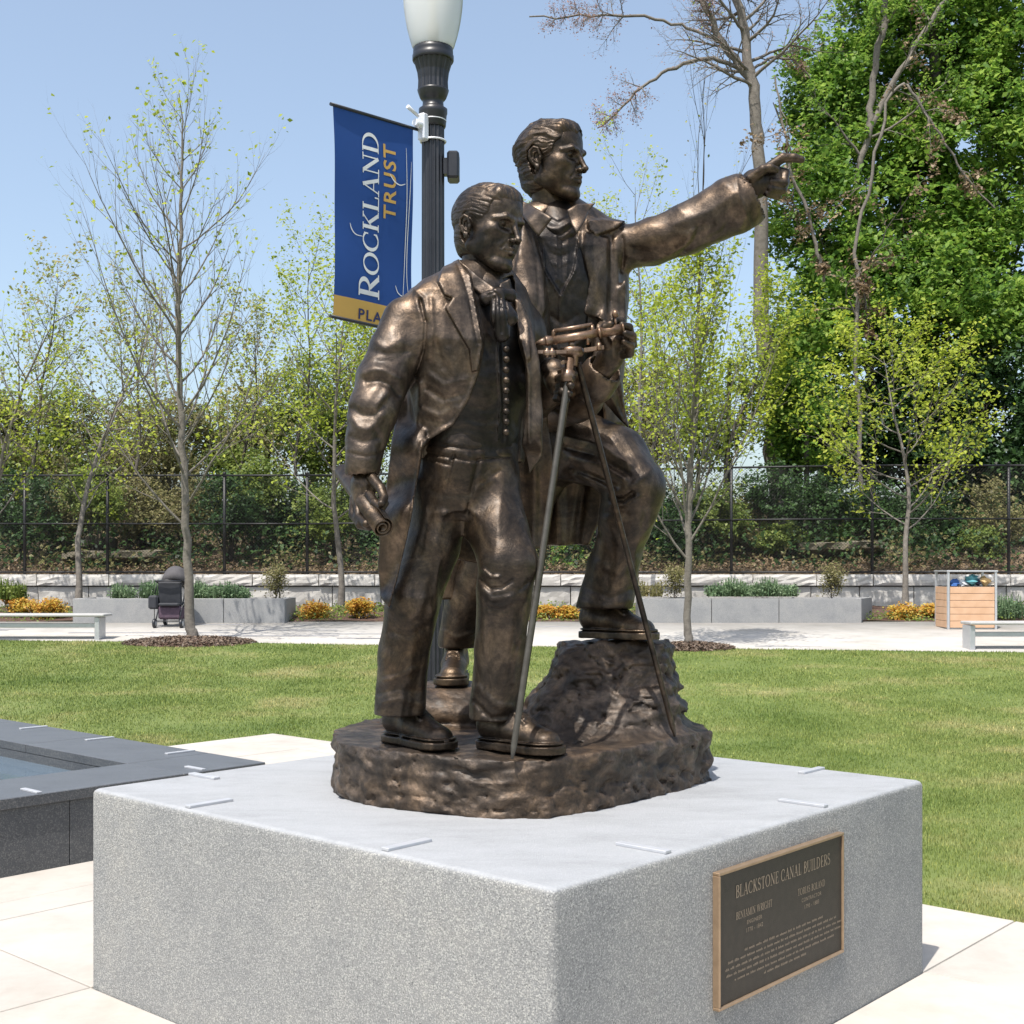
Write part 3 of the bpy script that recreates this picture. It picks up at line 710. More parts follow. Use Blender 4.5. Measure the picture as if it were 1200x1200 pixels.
def make_fence():
    y = 30.28
    ztop = lambda x: 3.86 + .24 * np.clip((x + 5) / 13, 0, 1); zmid = lambda x: 2.71 + .12 * np.clip((x + 5) / 13, 0, 1)
    f = thing('chain_link_fence', (0, y, 1.5), 'tall black chain link fence standing on the pale stone wall', 'fence')
    posts = [-80, 29, 126, 263, 360, 470, 580, 700, 857, 1022, 1182, 1290]
    X = [(p - 600) / F * y for p in posts]
    for x in X: MB().tube([(x, y, 1.44), (x, y, float(ztop(x)) + .04)], .038, 10).lathe((x, y, float(ztop(x)) + .03), [(.045, 0), (.045, .03), (.02, .06), (.002, .07)], 10).build('post', M_FENCE, f)
    for a, b in zip(X[:-1], X[1:]):
        MB().tube([(a, y - .03, float(ztop(a))), (b, y - .03, float(ztop(b)))], .024, 6).build('top_rail', M_FENCE, f)
        MB().tube([(a, y - .03, float(zmid(a))), (b, y - .03, float(zmid(b)))], .021, 6).build('mid_rail', M_FENCE, f)
        MB().tube([(a, y - .03, 1.56), (b, y - .03, 1.56)], .022, 6).build('bottom_rail', M_FENCE, f)
    z0, z1 = 1.56, 3.98; xa, xb = X[0], X[-1]; pitch = .075; r = .0028; h = z1 - z0
    V = []; Fq = []
    n = int((xb - xa + h) / pitch)
    for s in (1, -1):
        for i in range(n):
            x0 = xa - h * (s > 0) + i * pitch if s > 0 else xa + i * pitch
            x1 = x0 + s * h; A = [x0, z0]; B = [x1, float(ztop((x0 + x1) / 2))]
            B[0] = x0 + s * (B[1] - z0)
            yy = y - .03 + s * .003; o = len(V)
            for (xx, zz) in (A, B):
                for dx, dy in ((-r, -r), (r, -r), (0, r)): V.append((xx + dx * 1.4, yy + dy, zz))
            Fq += [(o, o + 1, o + 4, o + 3), (o + 1, o + 2, o + 5, o + 4), (o + 2, o, o + 3, o + 5)]
    V = np.array(V); 
    tag(npmesh('chain_link_mesh', V, Fq, M_FENCE, f), kind='stuff')
make_fence()
def make_planter(poly, joints, label):
    xs = [p[0] for p in poly]; cx = sum(xs) / 4; z0, z1 = gz(26) - .03, 1.03
    t = thing('granite_planter', (cx, 26.6, z0), label, 'planter', 'long granite planters along the walk')
    th = .09
    fl, fr, br, bl = [Vector((*p, 0)) for p in poly]
    def panel(a, b, name='side_panel', inset=.0):
        d = (b - a); L = d.length; ang = math.atan2(d.y, d.x); nrm = Vector((-d.y, d.x, 0)).normalized()
        MB().box((a + b) / 2 + nrm * th / 2 + Vector((0, 0, (z0 + z1) / 2)), (L - .012, th, z1 - z0), Rz(ang), .006).build(name, M_GGR, t)
    xsj = [fl.x] + joints + [fr.x]
    for a, b in zip(xsj[:-1], xsj[1:]): panel(Vector((a, fl.y, 0)), Vector((b, fl.y, 0)))
    panel(fr + Vector((0, .1, 0)), br); panel(br - Vector((.1, 0, 0)), bl); panel(bl, fl + Vector((0, .1, 0)))
    mb = MB(); mb.prism([(fl.x + .08, fl.y + .08), (fr.x - .08, fr.y + .08), (br.x - .1, br.y - .08), (bl.x + .08, bl.y - .08)], z0 + .1, z1 - .06); mb.build('soil', M_MULCH, t)
X26 = lambda px, d=26: (px - 600) / F * d
make_planter([(X26(85), 26), (X26(334), 26), (X26(334), 27.3), (X26(85), 27.3)], [X26(181), X26(262)], 'long grey granite planter behind the stroller')
make_planter([(X26(752), 26), (X26(1010), 26), (X26(1010) + .58, 27.3), (X26(752), 27.3)], [X26(834), X26(913)], 'long grey granite planter right of the statue')
def make_bench(x0, x1, y, legs, label):
    z = gz(y); t = thing('bench', ((x0 + x1) / 2, y, z), label, 'bench', 'benches at the lawn edge')
    mt = simple('bench_concrete', (.36, .36, .35), (.43, .42, .41), .7, 6)
    MB().box(((x0 + x1) / 2, y + .22, z + .455), (x1 - x0, .50, .048), None, .012).build('seat', mt, t)
    MB().box(((x0 + x1) / 2 - .0, y + .12, z + .27), (abs(legs[-1] - legs[0]), .06, .08), None, .008).build('stretcher', M_STEEL, t)
    for lx in legs: MB().box((lx, y + .2, z + .21), (.09, .36, .42), None, .008).build('leg', M_STEEL, t)
make_bench(X26(-60, 22.7), X26(122, 22.7), 22.7, [X26(-50, 22.7), X26(113, 22.7)], 'pale bench at the left edge of the photo')
make_bench(X26(1137, 20.95), X26(1290, 20.95), 20.95, [X26(1140.5, 20.95), X26(1280, 20.95)], 'pale bench in front of the wooden bin enclosure')
M_WOOD = simple('cedar_board', (.52, .32, .19), (.60, .39, .25), .65, 5, bmp=.2, bscale=40)
def make_bin():
    d = 24.6; k = d / F; x0, x1 = (1110 - 600) * k, (1168 - 600) * k; z0 = gz(d) + .02; zz = lambda py: CH - (py - HZ) * k
    zt = zz(670); xm = (x0 + x1) / 2; w = x1 - x0
    t = thing('bin_enclosure', (xm, d + .35, z0), 'square bin enclosure with cedar boards and an open steel top', 'litter bin')
    fr = MB()
    for x in (x0 + .02, x1 - .02):
        for y in (d, d + .7): fr.box((x, y, (z0 + zt) / 2), (.045, .045, zt - z0), None, .004)
    fr.build('frame', M_STEEL, t)
    MB().box((xm, d + .35, zt + .012), (w + .03, .78, .03), None, .006).build('lid', M_STEEL, t)
    MB().box((xm, d + .35, z0 + .02), (w - .05, .66, .04)).build('floor', M_STEEL, t)
    zb = zz(687.5); n = 6; hh = (zb - z0 - .03) / n
    for i in range(n):
        MB().box((xm, d - .012, z0 + .03 + hh * (i + .5)), (w - .10, .024, hh - .008), None, .003).build('board', M_WOOD, t)
        for x in (x0 + .005, x1 - .005): MB().box((x, d + .35, z0 + .03 + hh * (i + .5)), (.022, .63, hh - .008), None, .003).build('board', M_WOOD, t)
    MB().box((xm, d + .7, (z0 + zb) / 2), (w - .1, .02, zb - z0)).build('rear_panel', M_STEEL, t)
    MB().box((xm, d + .35, z0 + .4), (w - .12, .58, .75)).build('inner_bin', M_BLACK, t)
    rng = random.Random(3)
    for (px, py, c, s, lab) in ((1118, 683, (.05, .14, .40), .10, 'crumpled blue wrapper at the left of the bin opening'), (1128, 684, (.75, .77, .80), .09, 'white paper cup and napkins in the bin opening'), (1139, 680, (.10, .30, .34), .13, 'crumpled teal bag in the middle of the bin opening'), (1146, 682, (.03, .03, .06), .08, 'small black bag in the bin opening'), (1154, 681, (.52, .36, .17), .12, 'brown paper bag at the right of the bin opening'), (1163, 684, (.70, .66, .60), .08, 'pale wrapper hanging at the right corner of the bin')):
        mb = MB(); c0 = P(px, py, d + .12); nn = 7; V = []
        for i in range(nn + 1):
            for j in range(10):
                th, ph = math.pi * i / nn, 2 * math.pi * j / 10; r = s * (1 + rng.uniform(-.6, .35))
                V.append((c0[0] + r * math.sin(th) * math.cos(ph), c0[1] + r * math.sin(th) * math.sin(ph) * .9, c0[2] + r * math.cos(th) * .75))
        Fq = [(i * 10 + j, i * 10 + (j + 1) % 10, (i + 1) * 10 + (j + 1) % 10, (i + 1) * 10 + j) for i in range(nn) for j in range(10)]
        mb.add(V, Fq); o = mb.build('rubbish', simple('rubbish_' + lab.split()[1], c, None, .85), None, tuple(c0)); tag(o, lab, 'rubbish', 'rubbish heaped in the bin')
make_bin()
def make_stroller():
    d = 25.3; k = d / F; zz = lambda py: CH - (py - HZ) * k; xx = lambda px: (px - 600) * k
    t = thing('stroller', (xx(201), d, zz(731)), 'dark folding baby stroller with a grey canopy parked by the planter', 'stroller')
    gr = simple('stroller_canopy', (.055, .052, .055), (.085, .08, .085), .8, 8, bmp=.3, bscale=30); dk = simple('stroller_fabric', (.018, .020, .026), (.030, .032, .04), .75, 10, bmp=.3, bscale=40); pk = simple('stroller_basket', (.10, .065, .09), (.06, .04, .06), .9, 20)
    # canopy: segmented quarter dome
    V = []; n, m = 8, 14; cx, cz = xx(205), zz(690)
    for i in range(n + 1):
        a = math.radians(25 + 150 * i / n)
        for j in range(m + 1):
            b = math.pi * j / m; r = .31 * (1 + .03 * (i % 2))
            V.append((cx + r * 1.0 * math.cos(b) * .92, d + .1 - r * math.sin(b) * math.cos(a) * 1.1, cz + r * math.sin(b) * math.sin(a) * 1.32 + .03))
    Fq = [(i * (m + 1) + j, i * (m + 1) + j + 1, (i + 1) * (m + 1) + j + 1, (i + 1) * (m + 1) + j) for i in range(n) for j in range(m)]
    o = npmesh('canopy', V, Fq, gr, t); so = o.modifiers.new('s', 'SOLIDIFY'); so.thickness = .012
    MB().box((xx(202), d - .16, (zz(682) + zz(709)) / 2), (.46, .07, zz(680) - zz(709)), Matrix.Rotation(.14, 3, 'X'), .03).box((xx(202), d - .205, (zz(684) + zz(689)) / 2), (.34, .02, .08), Matrix.Rotation(.14, 3, 'X'), .008).build('seat_back', dk, t)
    MB().box((xx(202), d - .16, zz(708)), (.40, .30, .06), None, .02).build('seat', dk, t)
    MB().box((xx(202), d, (zz(711) + zz(724)) / 2), (.46, .45, zz(709) - zz(725)), None, .04).build('basket', pk, t)
    fr = MB()
    for s in (-1, 1):
        x = xx(202) + s * .23
        fr.tube([(x, d - .35, zz(726)), (x, d - .1, zz(708)), (x, d + .12, zz(692)), (x, d - .22, zz(682))], .013, 8)
        fr.tube([(x, d + .30, zz(727)), (x, d, zz(706))], .013, 8)
    fr.tube([(xx(202) - .23, d - .35, zz(727)), (xx(202) + .23, d - .35, zz(727))], .010, 8)
    fr.build('frame', M_BLACK, t)
    MB().tube([(xx(188), d - .22, zz(682)), (xx(187), d - .28, zz(681)), (xx(200), d - .30, zz(680)), (xx(216), d - .28, zz(681)), (xx(216), d - .22, zz(682))], .018, 8).build('handle', M_BLACK, t)
    for px, yy in ((187, -.35), (218, -.35), (189, .30), (216, .30)):
        w_ = MB(); R = Matrix.Rotation(math.radians(90), 3, 'Y')
        w_.lathe((xx(px), d + yy, gz(d + yy) + .105), [(.05, -.03), (.085, -.028), (.095, -.015), (.095, .015), (.085, .028), (.05, .03)], 20, ax=R)
        wo = w_.build('wheel', M_BLACK, t)
        MB().lathe((xx(px), d + yy, gz(d + yy) + .105), [(.055, -.033), (.055, .033)], 14, ax=R).build('hub', M_STEEL, wo)
    bag = MB(); bag.box((xx(183), d - .12, (zz(695) + zz(716)) / 2), (.19, .26, zz(696) - zz(712)), None, .035); bag.tube([(xx(183), d - .12, zz(696)), (xx(187), d - .2, zz(686))], .012, 6); bag.build('side_bag', dk, t)
make_stroller()
print('setting', round(time.time() - T0, 1))
# ================================================================ TREES AND PLANTS
def tubes(polys):
    "many tapered tubes at once: list of (points (n,3), radii, sides)"
    Vs, Fs, o = [], [], 0
    for pts, rad, n in polys:
        pts = np.asarray(pts, float); m = len(pts)
        t = np.gradient(pts, axis=0); t /= np.linalg.norm(t, axis=1)[:, None] + 1e-9
        ref = np.array([0, 0, 1.0]) if abs(t[0, 2]) < .9 else np.array([1.0, 0, 0])
        u = np.cross(t, ref); u /= np.linalg.norm(u, axis=1)[:, None] + 1e-9; w = np.cross(t, u)
        a = np.arange(n) * 2 * np.pi / n
        V = pts[:, None, :] + (u[:, None, :] * np.cos(a)[None, :, None] + w[:, None, :] * np.sin(a)[None, :, None]) * np.asarray(rad)[:, None, None]
        Vs.append(V.reshape(-1, 3))
        i, k = np.meshgrid(np.arange(m - 1), np.arange(n), indexing='ij'); k2 = (k + 1) % n
        Fs.append(np.stack([i * n + k, i * n + k2, (i + 1) * n + k2, (i + 1) * n + k], -1).reshape(-1, 4) + o); o += m * n
    return np.concatenate(Vs), np.concatenate(Fs)
def leafmesh(C, size, rng, droop=0.3, aspect=.62):
    "one folded four-sided leaf per centre"
    n = len(C); s = size * (.6 + .8 * rng.random(n))
    # leaves spread their faces to the light: normals mostly upward
    nrm = rng.normal(size=(n, 3)) * .62 + np.array([-.15, -.35, .95]); nrm /= np.linalg.norm(nrm, axis=1)[:, None]
    d = rng.normal(size=(n, 3)); d[:, 2] -= droop; d -= nrm * (nrm * d).sum(1)[:, None]; d /= np.linalg.norm(d, axis=1)[:, None]
    u = np.cross(nrm, d)
    V = np.zeros((n, 4, 3)); 
    V[:, 0] = C - d * s[:, None] * .5; V[:, 2] = C + d * s[:, None] * .5
    V[:, 1] = C + u * s[:, None] * aspect * .5 + nrm * s[:, None] * .12; V[:, 3] = C - u * s[:, None] * aspect * .5 + nrm * s[:, None] * .12
    return V.reshape(-1, 3), np.arange(4 * n).reshape(-1, 4)
def branch(rng, p, d, L, r, lvl, cfg, out, tips, n=None):
    n = n or max(3, int(L / cfg['seg']))
    pts = [np.array(p, float)]; d = np.array(d, float); d /= np.linalg.norm(d)
    for i in range(n):
        d = d + rng.normal(size=3) * cfg['wob'] + np.array([0, 0, cfg['up'][min(lvl, len(cfg['up']) - 1)]]) * (1.0 / n)
        d /= np.linalg.norm(d); pts.append(pts[-1] + d * L / n)
    pts = np.array(pts); rad = r * (1 - np.linspace(0, 1, n + 1) * (1 - cfg['taper'])); rad[-1] *= .5
    out.append((pts, rad, 8 if lvl == 0 else 5 if lvl == 1 else 3))
    if lvl >= cfg['lv']:
        tips.append(pts); return
    if lvl > 0: tips.append(pts[n // 2:])
    k = cfg['kids'][lvl]
    for j in range(k):
        t = cfg['from'][lvl] + (1 - cfg['from'][lvl]) * (j + rng.random()) / k
        q = t * n; i = int(min(q, n - 1)); base = pts[i] + (pts[i + 1] - pts[i]) * (q - i)
        ax = pts[i + 1] - pts[i]; ax /= np.linalg.norm(ax)
        az = (j * 2.4 + rng.random() * .8 + lvl)
        u = np.cross(ax, [0.3, .2, 1]) if abs(ax[2]) < .95 else np.array([1., 0, 0]); u /= np.linalg.norm(u); w = np.cross(ax, u)
        sp = math.radians(cfg['ang'][lvl] * (.75 + .5 * rng.random()))
        nd = ax * math.cos(sp) + (u * math.cos(az) + w * math.sin(az)) * math.sin(sp)
        LL = L * cfg['len'][lvl] * (1 - .55 * t if lvl == 0 else 1 - .4 * t) * (.75 + .5 * rng.random())
        branch(rng, base, nd, LL, min(rad[i] * .62, r * cfg['rr'][lvl]), lvl + 1, cfg, out, tips)
SAP = dict(seg=.35, wob=.07, up=(.1, .9, .55, .3), taper=.12, lv=3, kids=(20, 7, 4), len=(.42, .50, .5), ang=(52, 34, 34), rr=(.28, .45, .6))
SAP['from'] = (.26, .15, .15)
def leaf_on(tips, rng, per, spread, zfun=None):
    C = []
    for pts in tips:
        n = max(1, int(per * len(pts) / 3 + rng.random()))
        t = rng.random(n) * (len(pts) - 1.001); i = t.astype(int); f = (t - i)[:, None]
        q = pts[i] * (1 - f) + pts[i + 1] * f + rng.normal(size=(n, 3)) * spread
        C.append(q)
    return np.concatenate(C)
BNK_ = 'thin trees on the bank behind the fence'
def tree(name, label, base, top, r, cfg, seed, leaf=None, bark=M_BARK, per=3, spread=.05, size=.07, lean=None, group=None, cat='tree', keep=None, trunkpts=None, droop=.3, dens=None):
    rng = np.random.default_rng(seed); per = per * (.72 if group == BNK_ else 1)
    base = np.array(base, float); top = np.array(top, float)
    t = thing(name, tuple(base), label, cat, group)
    out, tips = [], []
    if trunkpts is None:
        branch(rng, base - [0, 0, .1], top - base, np.linalg.norm(top - base), r, 0, cfg, out, tips, 16)
        # flare at the foot
        out[0][1][0] *= 1.25
    else:
        for tr in trunkpts:
            pts = np.array([q[:3] for q in tr], float); rad = np.array([q[3] for q in tr]); lvl0 = 0
            # resample
            s = np.linspace(0, len(pts) - 1, len(pts) * 4); i = np.minimum(s.astype(int), len(pts) - 2); f = (s - i)[:, None]
            pp = pts[i] * (1 - f) + pts[i + 1] * f; rr = rad[i] * (1 - f[:, 0]) + rad[i + 1] * f[:, 0]; sg = np.linalg.norm(np.gradient(pp, axis=0), axis=1)[:, None]; pp += rng.normal(size=pp.shape) * np.minimum(cfg.get('jit', .012), .10 * sg)
            out.append((pp, rr, 9)); n = len(pp); L = np.linalg.norm(pts[-1] - pts[0]); k = max(3, int(cfg['kids'][0] * min(1, L / cfg.get('L0', .1))))
            for j in range(k):
                tt = cfg['from'][0] + (1 - cfg['from'][0]) * (j + rng.random()) / k; ii = int(tt * (n - 2)); ax = pp[ii + 1] - pp[ii]; ax /= np.linalg.norm(ax)
                u = np.cross(ax, [.3, 1, .1]); u /= np.linalg.norm(u); w = np.cross(ax, u); az = j * 2.4 + rng.random(); sp = math.radians(cfg['ang'][0])
                branch(rng, pp[ii], ax * math.cos(sp) + (u * math.cos(az) + w * math.sin(az)) * math.sin(sp), L * cfg['len'][0] * (.6 + .6 * rng.random()) * (1.15 - .95 * tt), min(rr[ii] * .5, cfg.get('r1', 9)), 1, cfg, out, tips)
    if keep is not None: 
        out = out[:len(trunkpts) if trunkpts else 1] + [q for q in out[len(trunkpts) if trunkpts else 1:] if keep(q[0][0])]; tips = [q for q in tips if keep(q[0])]
    nt_ = len(trunkpts) if trunkpts else 1
    npmesh('trunk', *tubes(out[:nt_]), bark, t, True)
    br = npmesh('branches', *tubes(out[nt_:]), bark, t, True)
    if leaf is not None:
        C = leaf_on(tips, rng, per, spread)
        if dens is not None: C = C[rng.random(len(C)) < dens(C)]
        npmesh('crown', *leafmesh(C, size, rng, droop), leaf, t)
    return t
def blobs(rng, lst, n, thr=-.08, freq=1.1, seed=0, per=16, cl=.26):
    "leaf centres spread through a crown of overlapping ellipsoids, thinned in gaps"
    lst = [(np.array(c, float), np.array(r, float)) for c, r in lst]; vol = np.array([r[0] * r[1] * r[2] for _, r in lst]) ** .7; vol /= vol.sum()
    out = []
    for (c, r), v in zip(lst, vol):
        m = int(n * v * 1.6 / per) + 8; q = rng.normal(size=(m, 3)); q /= np.linalg.norm(q, axis=1)[:, None]; q *= (rng.random(m) ** .34)[:, None]
        out.append(c + q * r)
    C = np.concatenate(out); sc_ = min(1.0, float(lst[0][1][0]) / 1.2)
    C = np.repeat(C, per, 0) + rng.normal(size=(len(C) * per, 3)) * np.array([1, 1, .42]) * cl * sc_
    g = fbm(C[:, 0] * freq, C[:, 1] * freq, C[:, 2] * freq, 3, seed)
    return C[g > thr]
def bushy(name, label, lst, n, leaf, size, seed, trunk=None, bark=M_BARK3, group=None, cat='tree', thr=-.08, freq=1.1, stems=0, ground=None, droop=.2):
    rng = np.random.default_rng(seed)
    c0 = np.array(lst[0][0], float); base = trunk[0][0] if trunk else (c0[0], c0[1], (ground if ground is not None else c0[2] - lst[0][1][2]))
    t = thing(name, tuple(float(q) for q in base[:3]), label, cat, group)
    C = blobs(rng, lst, n, thr, freq, seed)
    if ground is not None: C = C[C[:, 2] > ground]
    npmesh('crown' if cat == 'tree' else 'foliage', *leafmesh(C, size, rng, droop), leaf, t)
    out = []
    if trunk:
        for tr in trunk:
            out.append((np.array([q[:3] for q in tr], float), np.array([q[3] for q in tr]), 7))
    g0 = np.array([base[0], base[1], base[2]], float)
    for c, r in lst:
        for k in range(stems):
            e = np.array(c) + rng.normal(size=3) * np.array(r) * .45; m = (g0 + e) / 2 + rng.normal(size=3) * .15
            rr = .012 * max(1, r[0] * 1.5); out.append((np.array([g0, m, e]), np.array([rr * 1.6, rr, rr * .4]), 4))
    if out: npmesh('trunk' if trunk else 'stems', *tubes(out), bark, t, True)
    return t
def Q(px, py, d): return tuple(P(px, py, d))
# --- saplings on the lawn and in the bed
SAPG = 'young street trees along the walk'
def tq(lst, d): return [(*Q(px, py, d), w / 2 * d / F) for px, py, w in lst]
SAPU = dict(SAP, ang=(40, 30, 30), up=(.1, 1.1, .7, .5), r1=.024); SAPU['from'] = (.28, .15, .15)
def low_dense(zc, zr):     # yellow-green leaves are thick on the low limbs, sparse up high
    return lambda C: np.clip(1.0 - (C[:, 2] - zc) / zr, .12, 1)
tree('young_tree', 'tall young tree with a mulch ring in front of the stroller, nearly bare crown', Q(226, 746, 22.4), Q(203, 130, 22.6), .105, dict(SAPU, kids=(38, 9, 4), len=(.54, .46, .45), ang=(50, 32, 30), up=(.1, .85, .7, .5)), 101, LF_YEL, M_BARK, 4.6, .07, .085, group=SAPG, dens=low_dense(3.2, 2.6), trunkpts=[tq([(226, 752, 15), (224, 735, 12), (219, 640, 9.5), (216, 560, 8.5), (211, 480, 7.5), (209, 400, 6.5), (209, 330, 5), (213, 250, 4), (214, 180, 2.5), (212, 110, 1)], 22.4)])
tree('young_tree', 'slim young tree rising behind the left end of the left planter', Q(92, 701, 28.2), Q(70, 300, 28.3), .075, dict(SAP, kids=(22, 7, 3)), 102, LF_YEL, M_BARK, 5.0, .11, .09, group=SAPG, dens=low_dense(4.2, 4.0))
tree('young_tree', 'slim young tree just left of the front bronze man', Q(400, 703, 28.0), Q(385, 330, 28.2), .072, dict(SAP, kids=(22, 7, 3)), 103, LF_YEL, M_BARK, 5.4, .11, .09, group=SAPG, dens=low_dense(5.2, 4.5))
tree('young_tree', 'young tree at the lawn edge right of the statue, by the bent bronze knee', Q(807, 757, 21.35), Q(815, 330, 21.5), .072, dict(SAPU, kids=(30, 8, 4), len=(.50, .5, .5)), 104, LF_YEL, M_BARK, 3.5, .10, .078, group=SAPG, trunkpts=[tq([(807, 758, 12), (806, 735, 9), (806, 640, 8), (807, 590, 8), (813, 500, 7), (816, 420, 5), (818, 340, 3), (822, 260, 1)], 21.35)])
tree('young_tree', 'leafy young tree in front of the wall left of the bin enclosure', Q(1061, 703, 28.0), Q(1072, 395, 28.2), .072, dict(SAP, kids=(20, 8, 4), len=(.62, .45, .45), ang=(66, 34, 34)), 105, LF_YEL, M_BARK, 4.6, .11, .10, group=SAPG)
tree('young_tree', 'thin young tree with few leaves seen between the pointing arm and the telescope', Q(745, 690, 29.0), Q(722, 215, 29), .06, dict(SAP, kids=(18, 6, 3), len=(.34, .5, .5)), 106, LF_YEL, M_BARK, 3.0, .09, .08, group=SAPG)
tree('young_tree', 'young tree cut off by the left edge of the photo', Q(-14, 701, 28.2), Q(2, 350, 28.3), .07, dict(SAP, kids=(20, 7, 3)), 107, LF_YEL, M_BARK, 5.0, .11, .09, group=SAPG, dens=low_dense(4.6, 3.0))
# --- bare saplings and thin trees on the bank
BNK = 'thin trees on the bank behind the fence'
bz = lambda x, y: float(bank(np.array(x), np.array(y)))
def bank_tree(px, topy, d, seed, leaf, per, size, r, label, cfg=SAP, bark=M_BARK3, **kw):
    x = (px - 600) / F * d; tree('thin_tree', label, (x, d, bz(x, d)), Q(px + (seed % 5 - 2) * 6, topy, d), r, cfg, seed, leaf, bark, per, .12, size, group=BNK, **kw)
BT = dict(SAP, kids=(18, 6, 3), len=(.40, .5, .5))
bank_tree(150, 340, 36, 201, LF_BUD, 5.0, .11, .07, 'thin budding tree on the bank, left behind the nearly bare young tree', BT)
bank_tree(275, 380, 37, 202, LF_BUD, 6.5, .11, .07, 'thin budding tree on the bank, right behind the nearly bare young tree', BT)
bank_tree(340, 300, 36, 203, LF_YEL, 6.0, .10, .06, 'thin leafing tree on the bank just left of the blue banner', BT)
bank_tree(395, 350, 38, 204, LF_MID, 9.0, .11, .08, 'greener tree on the bank below the blue banner', BT)
bank_tree(440, 370, 36, 205, LF_YEL, 7.0, .10, .07, 'leafing tree on the bank behind the shoulder of the front bronze man', BT)
bank_tree(40, 330, 37, 206, LF_BUD, 5.0, .11, .07, 'thin budding tree on the bank at the far left', BT)
bank_tree(760, 330, 35, 207, LF_YEL, 8.5, .10, .07, 'airy yellow green tree on the bank below the pointing arm, left one', BT)
bank_tree(845, 350, 36, 208, LF_YEL, 9, .11, .07, 'airy yellow green tree on the bank below the pointing arm, right one', BT)
STEM = dict(SAP, kids=(10, 5, 3), len=(.55, .45, .45), ang=(16, 14, 20), wob=.05, up=(.1, .5, .4, .3)); STEM['from'] = (.12, .2, .2)
bank_tree(818, 112, 40, 209, LF_BUD, .35, .09, .06, 'bare many stemmed tree in the sky above the pointing arm', STEM)
bank_tree(690, 270, 37, 210, LF_YEL, 5.0, .10, .06, 'thin leafing tree behind the head of the rear bronze man', BT)
# --- old trees on the right
D3 = 38.0
OLD = dict(SAP, kids=(20, 10, 6), len=(.34, .5, .5), ang=(62, 40, 38), wob=.13, up=(0, .15, .1, .0), r1=.06, lv=3); OLD['from'] = (.62, .15, .1); OLD['jit'] = .05; OLD['L0'] = 6.0
def tr(lst, d=D3): return [(*Q(px, py, d), w * .84 / 2 * d / F) for px, py, w in lst]
g3 = bz((912 - 600) / F * D3, D3)
tree('old_tree', 'tall grey half bare tree behind the pointing hand, budding twigs at the top', ((912 - 600) / F * D3, D3, g3 - .2), Q(870, 0, D3), .3, OLD, 301, LF_RED, M_BARK, .55, .10, .06,
     trunkpts=[tr([(914, 640, 30), (912, 520, 27), (903, 440, 26), (893, 360, 22), (891, 250, 19), (889, 165, 17), (884, 105, 16), (874, 60, 13), (868, 10, 12), (862, -60, 9), (850, -130, 5)]),
               tr([(884, 100, 13), (866, 76, 12), (846, 50, 10), (828, 12, 8), (810, -40, 6)]), tr([(868, 78, 6), (830, 68, 6), (790, 78, 5), (755, 100, 4), (720, 135, 3), (700, 150, 2)]), tr([(846, 50, 5), (800, 30, 4), (750, 20, 4), (690, 18, 3), (620, 20, 2)]), tr([(884, 80, 4), (905, 66, 4), (930, 70, 3), (950, 90, 2)])])
tree('old_tree', 'leaning grey tree right of the pointing hand in front of the maple', ((930 - 600) / F * 37, 37, bz((930 - 600) / F * 37, 37) - .2), Q(1080, 0, 37), .25, dict(OLD, kids=(6, 5, 3)), 302, LF_MAP, M_BARK, 9, .1, .12,
     trunkpts=[tr([(930, 640, 16), (932, 500, 15), (944, 425, 15), (972, 380, 12), (996, 330, 11), (1002, 260, 10), (1006, 200, 9), (1020, 150, 9), (1050, 90, 8), (1090, 30, 7), (1130, -40, 5)], 40.5), tr([(1020, 150, 10), (1022, 90, 9), (1036, 30, 9), (1040, -60, 7)], 40.5)])
# dead bleached branches hanging before the maple
DEAD = dict(SAP, kids=(9, 6, 4), len=(.34, .5, .5), ang=(58, 46, 40), wob=.22, up=(0, -.5, -.3, -.2), r1=.03); DEAD['from'] = (.1, .1, .1); DEAD['jit'] = .06
tree('dead_tree', 'bleached dead branches hanging in front of the big green maple', (float(P(1005, 240, 36)[0]), 36, bz(P(1005, 240, 36)[0], 36)), Q(1100, 230, 36), .1, DEAD, 303, LF_BRN, M_BARK, 2.5, .06, .12,
     trunkpts=[tr([(1012, 640, 7), (1004, 420, 6), (1000, 300, 5), (1024, 200, 4.5), (1042, 110, 4), (1062, 96, 4), (1085, 130, 4), (1110, 170, 3), (1130, 205, 3), (1165, 245, 2)], 36), tr([(1000, 300, 4), (1012, 330, 3), (1016, 370, 2), (1018, 400, 2)], 36), tr([(908, 90, 2.5), (918, 150, 3.5), (925, 200, 4), (945, 240, 5), (957, 290, 5), (966, 330, 4)], 36)])
# --- big maple and dense trees at the right
def MBL(px, py, d, rx, ry=None, rz=None):
    k = d / F; return (Q(px, py, d), (rx * k, (ry or rx) * k, (rz or rx) * k))
gx = lambda px, d: (px - 600) / F * d
bushy('maple_tree', 'huge dense bright green maple filling the upper right', [MBL(1080, 60, 44, 125, 110, 95), MBL(985, 110, 43, 75, 70, 85), MBL(1165, 190, 42, 125, 100, 125), MBL(1180, 320, 41, 100, 80, 90), MBL(1050, 230, 42, 110, 90, 100), MBL(960, 240, 41, 65, 60, 85), MBL(1000, 350, 40, 90, 80, 80), MBL(1120, 370, 40, 120, 90, 100), MBL(1220, 60, 43, 120, 100, 120), MBL(950, 420, 39, 60, 60, 60), MBL(1090, -60, 44, 120, 90, 90)],
      150000, LF_MAP, .20, 401, [[(gx(1090, 42), 42, 3.2, .45), (gx(1085, 42), 42, 8, .38), (gx(1100, 43), 43, 16, .25), (gx(1090, 43), 43, 22, .12)]], thr=-.06, freq=.9, stems=3)
DG = 'dense trees along the bank'
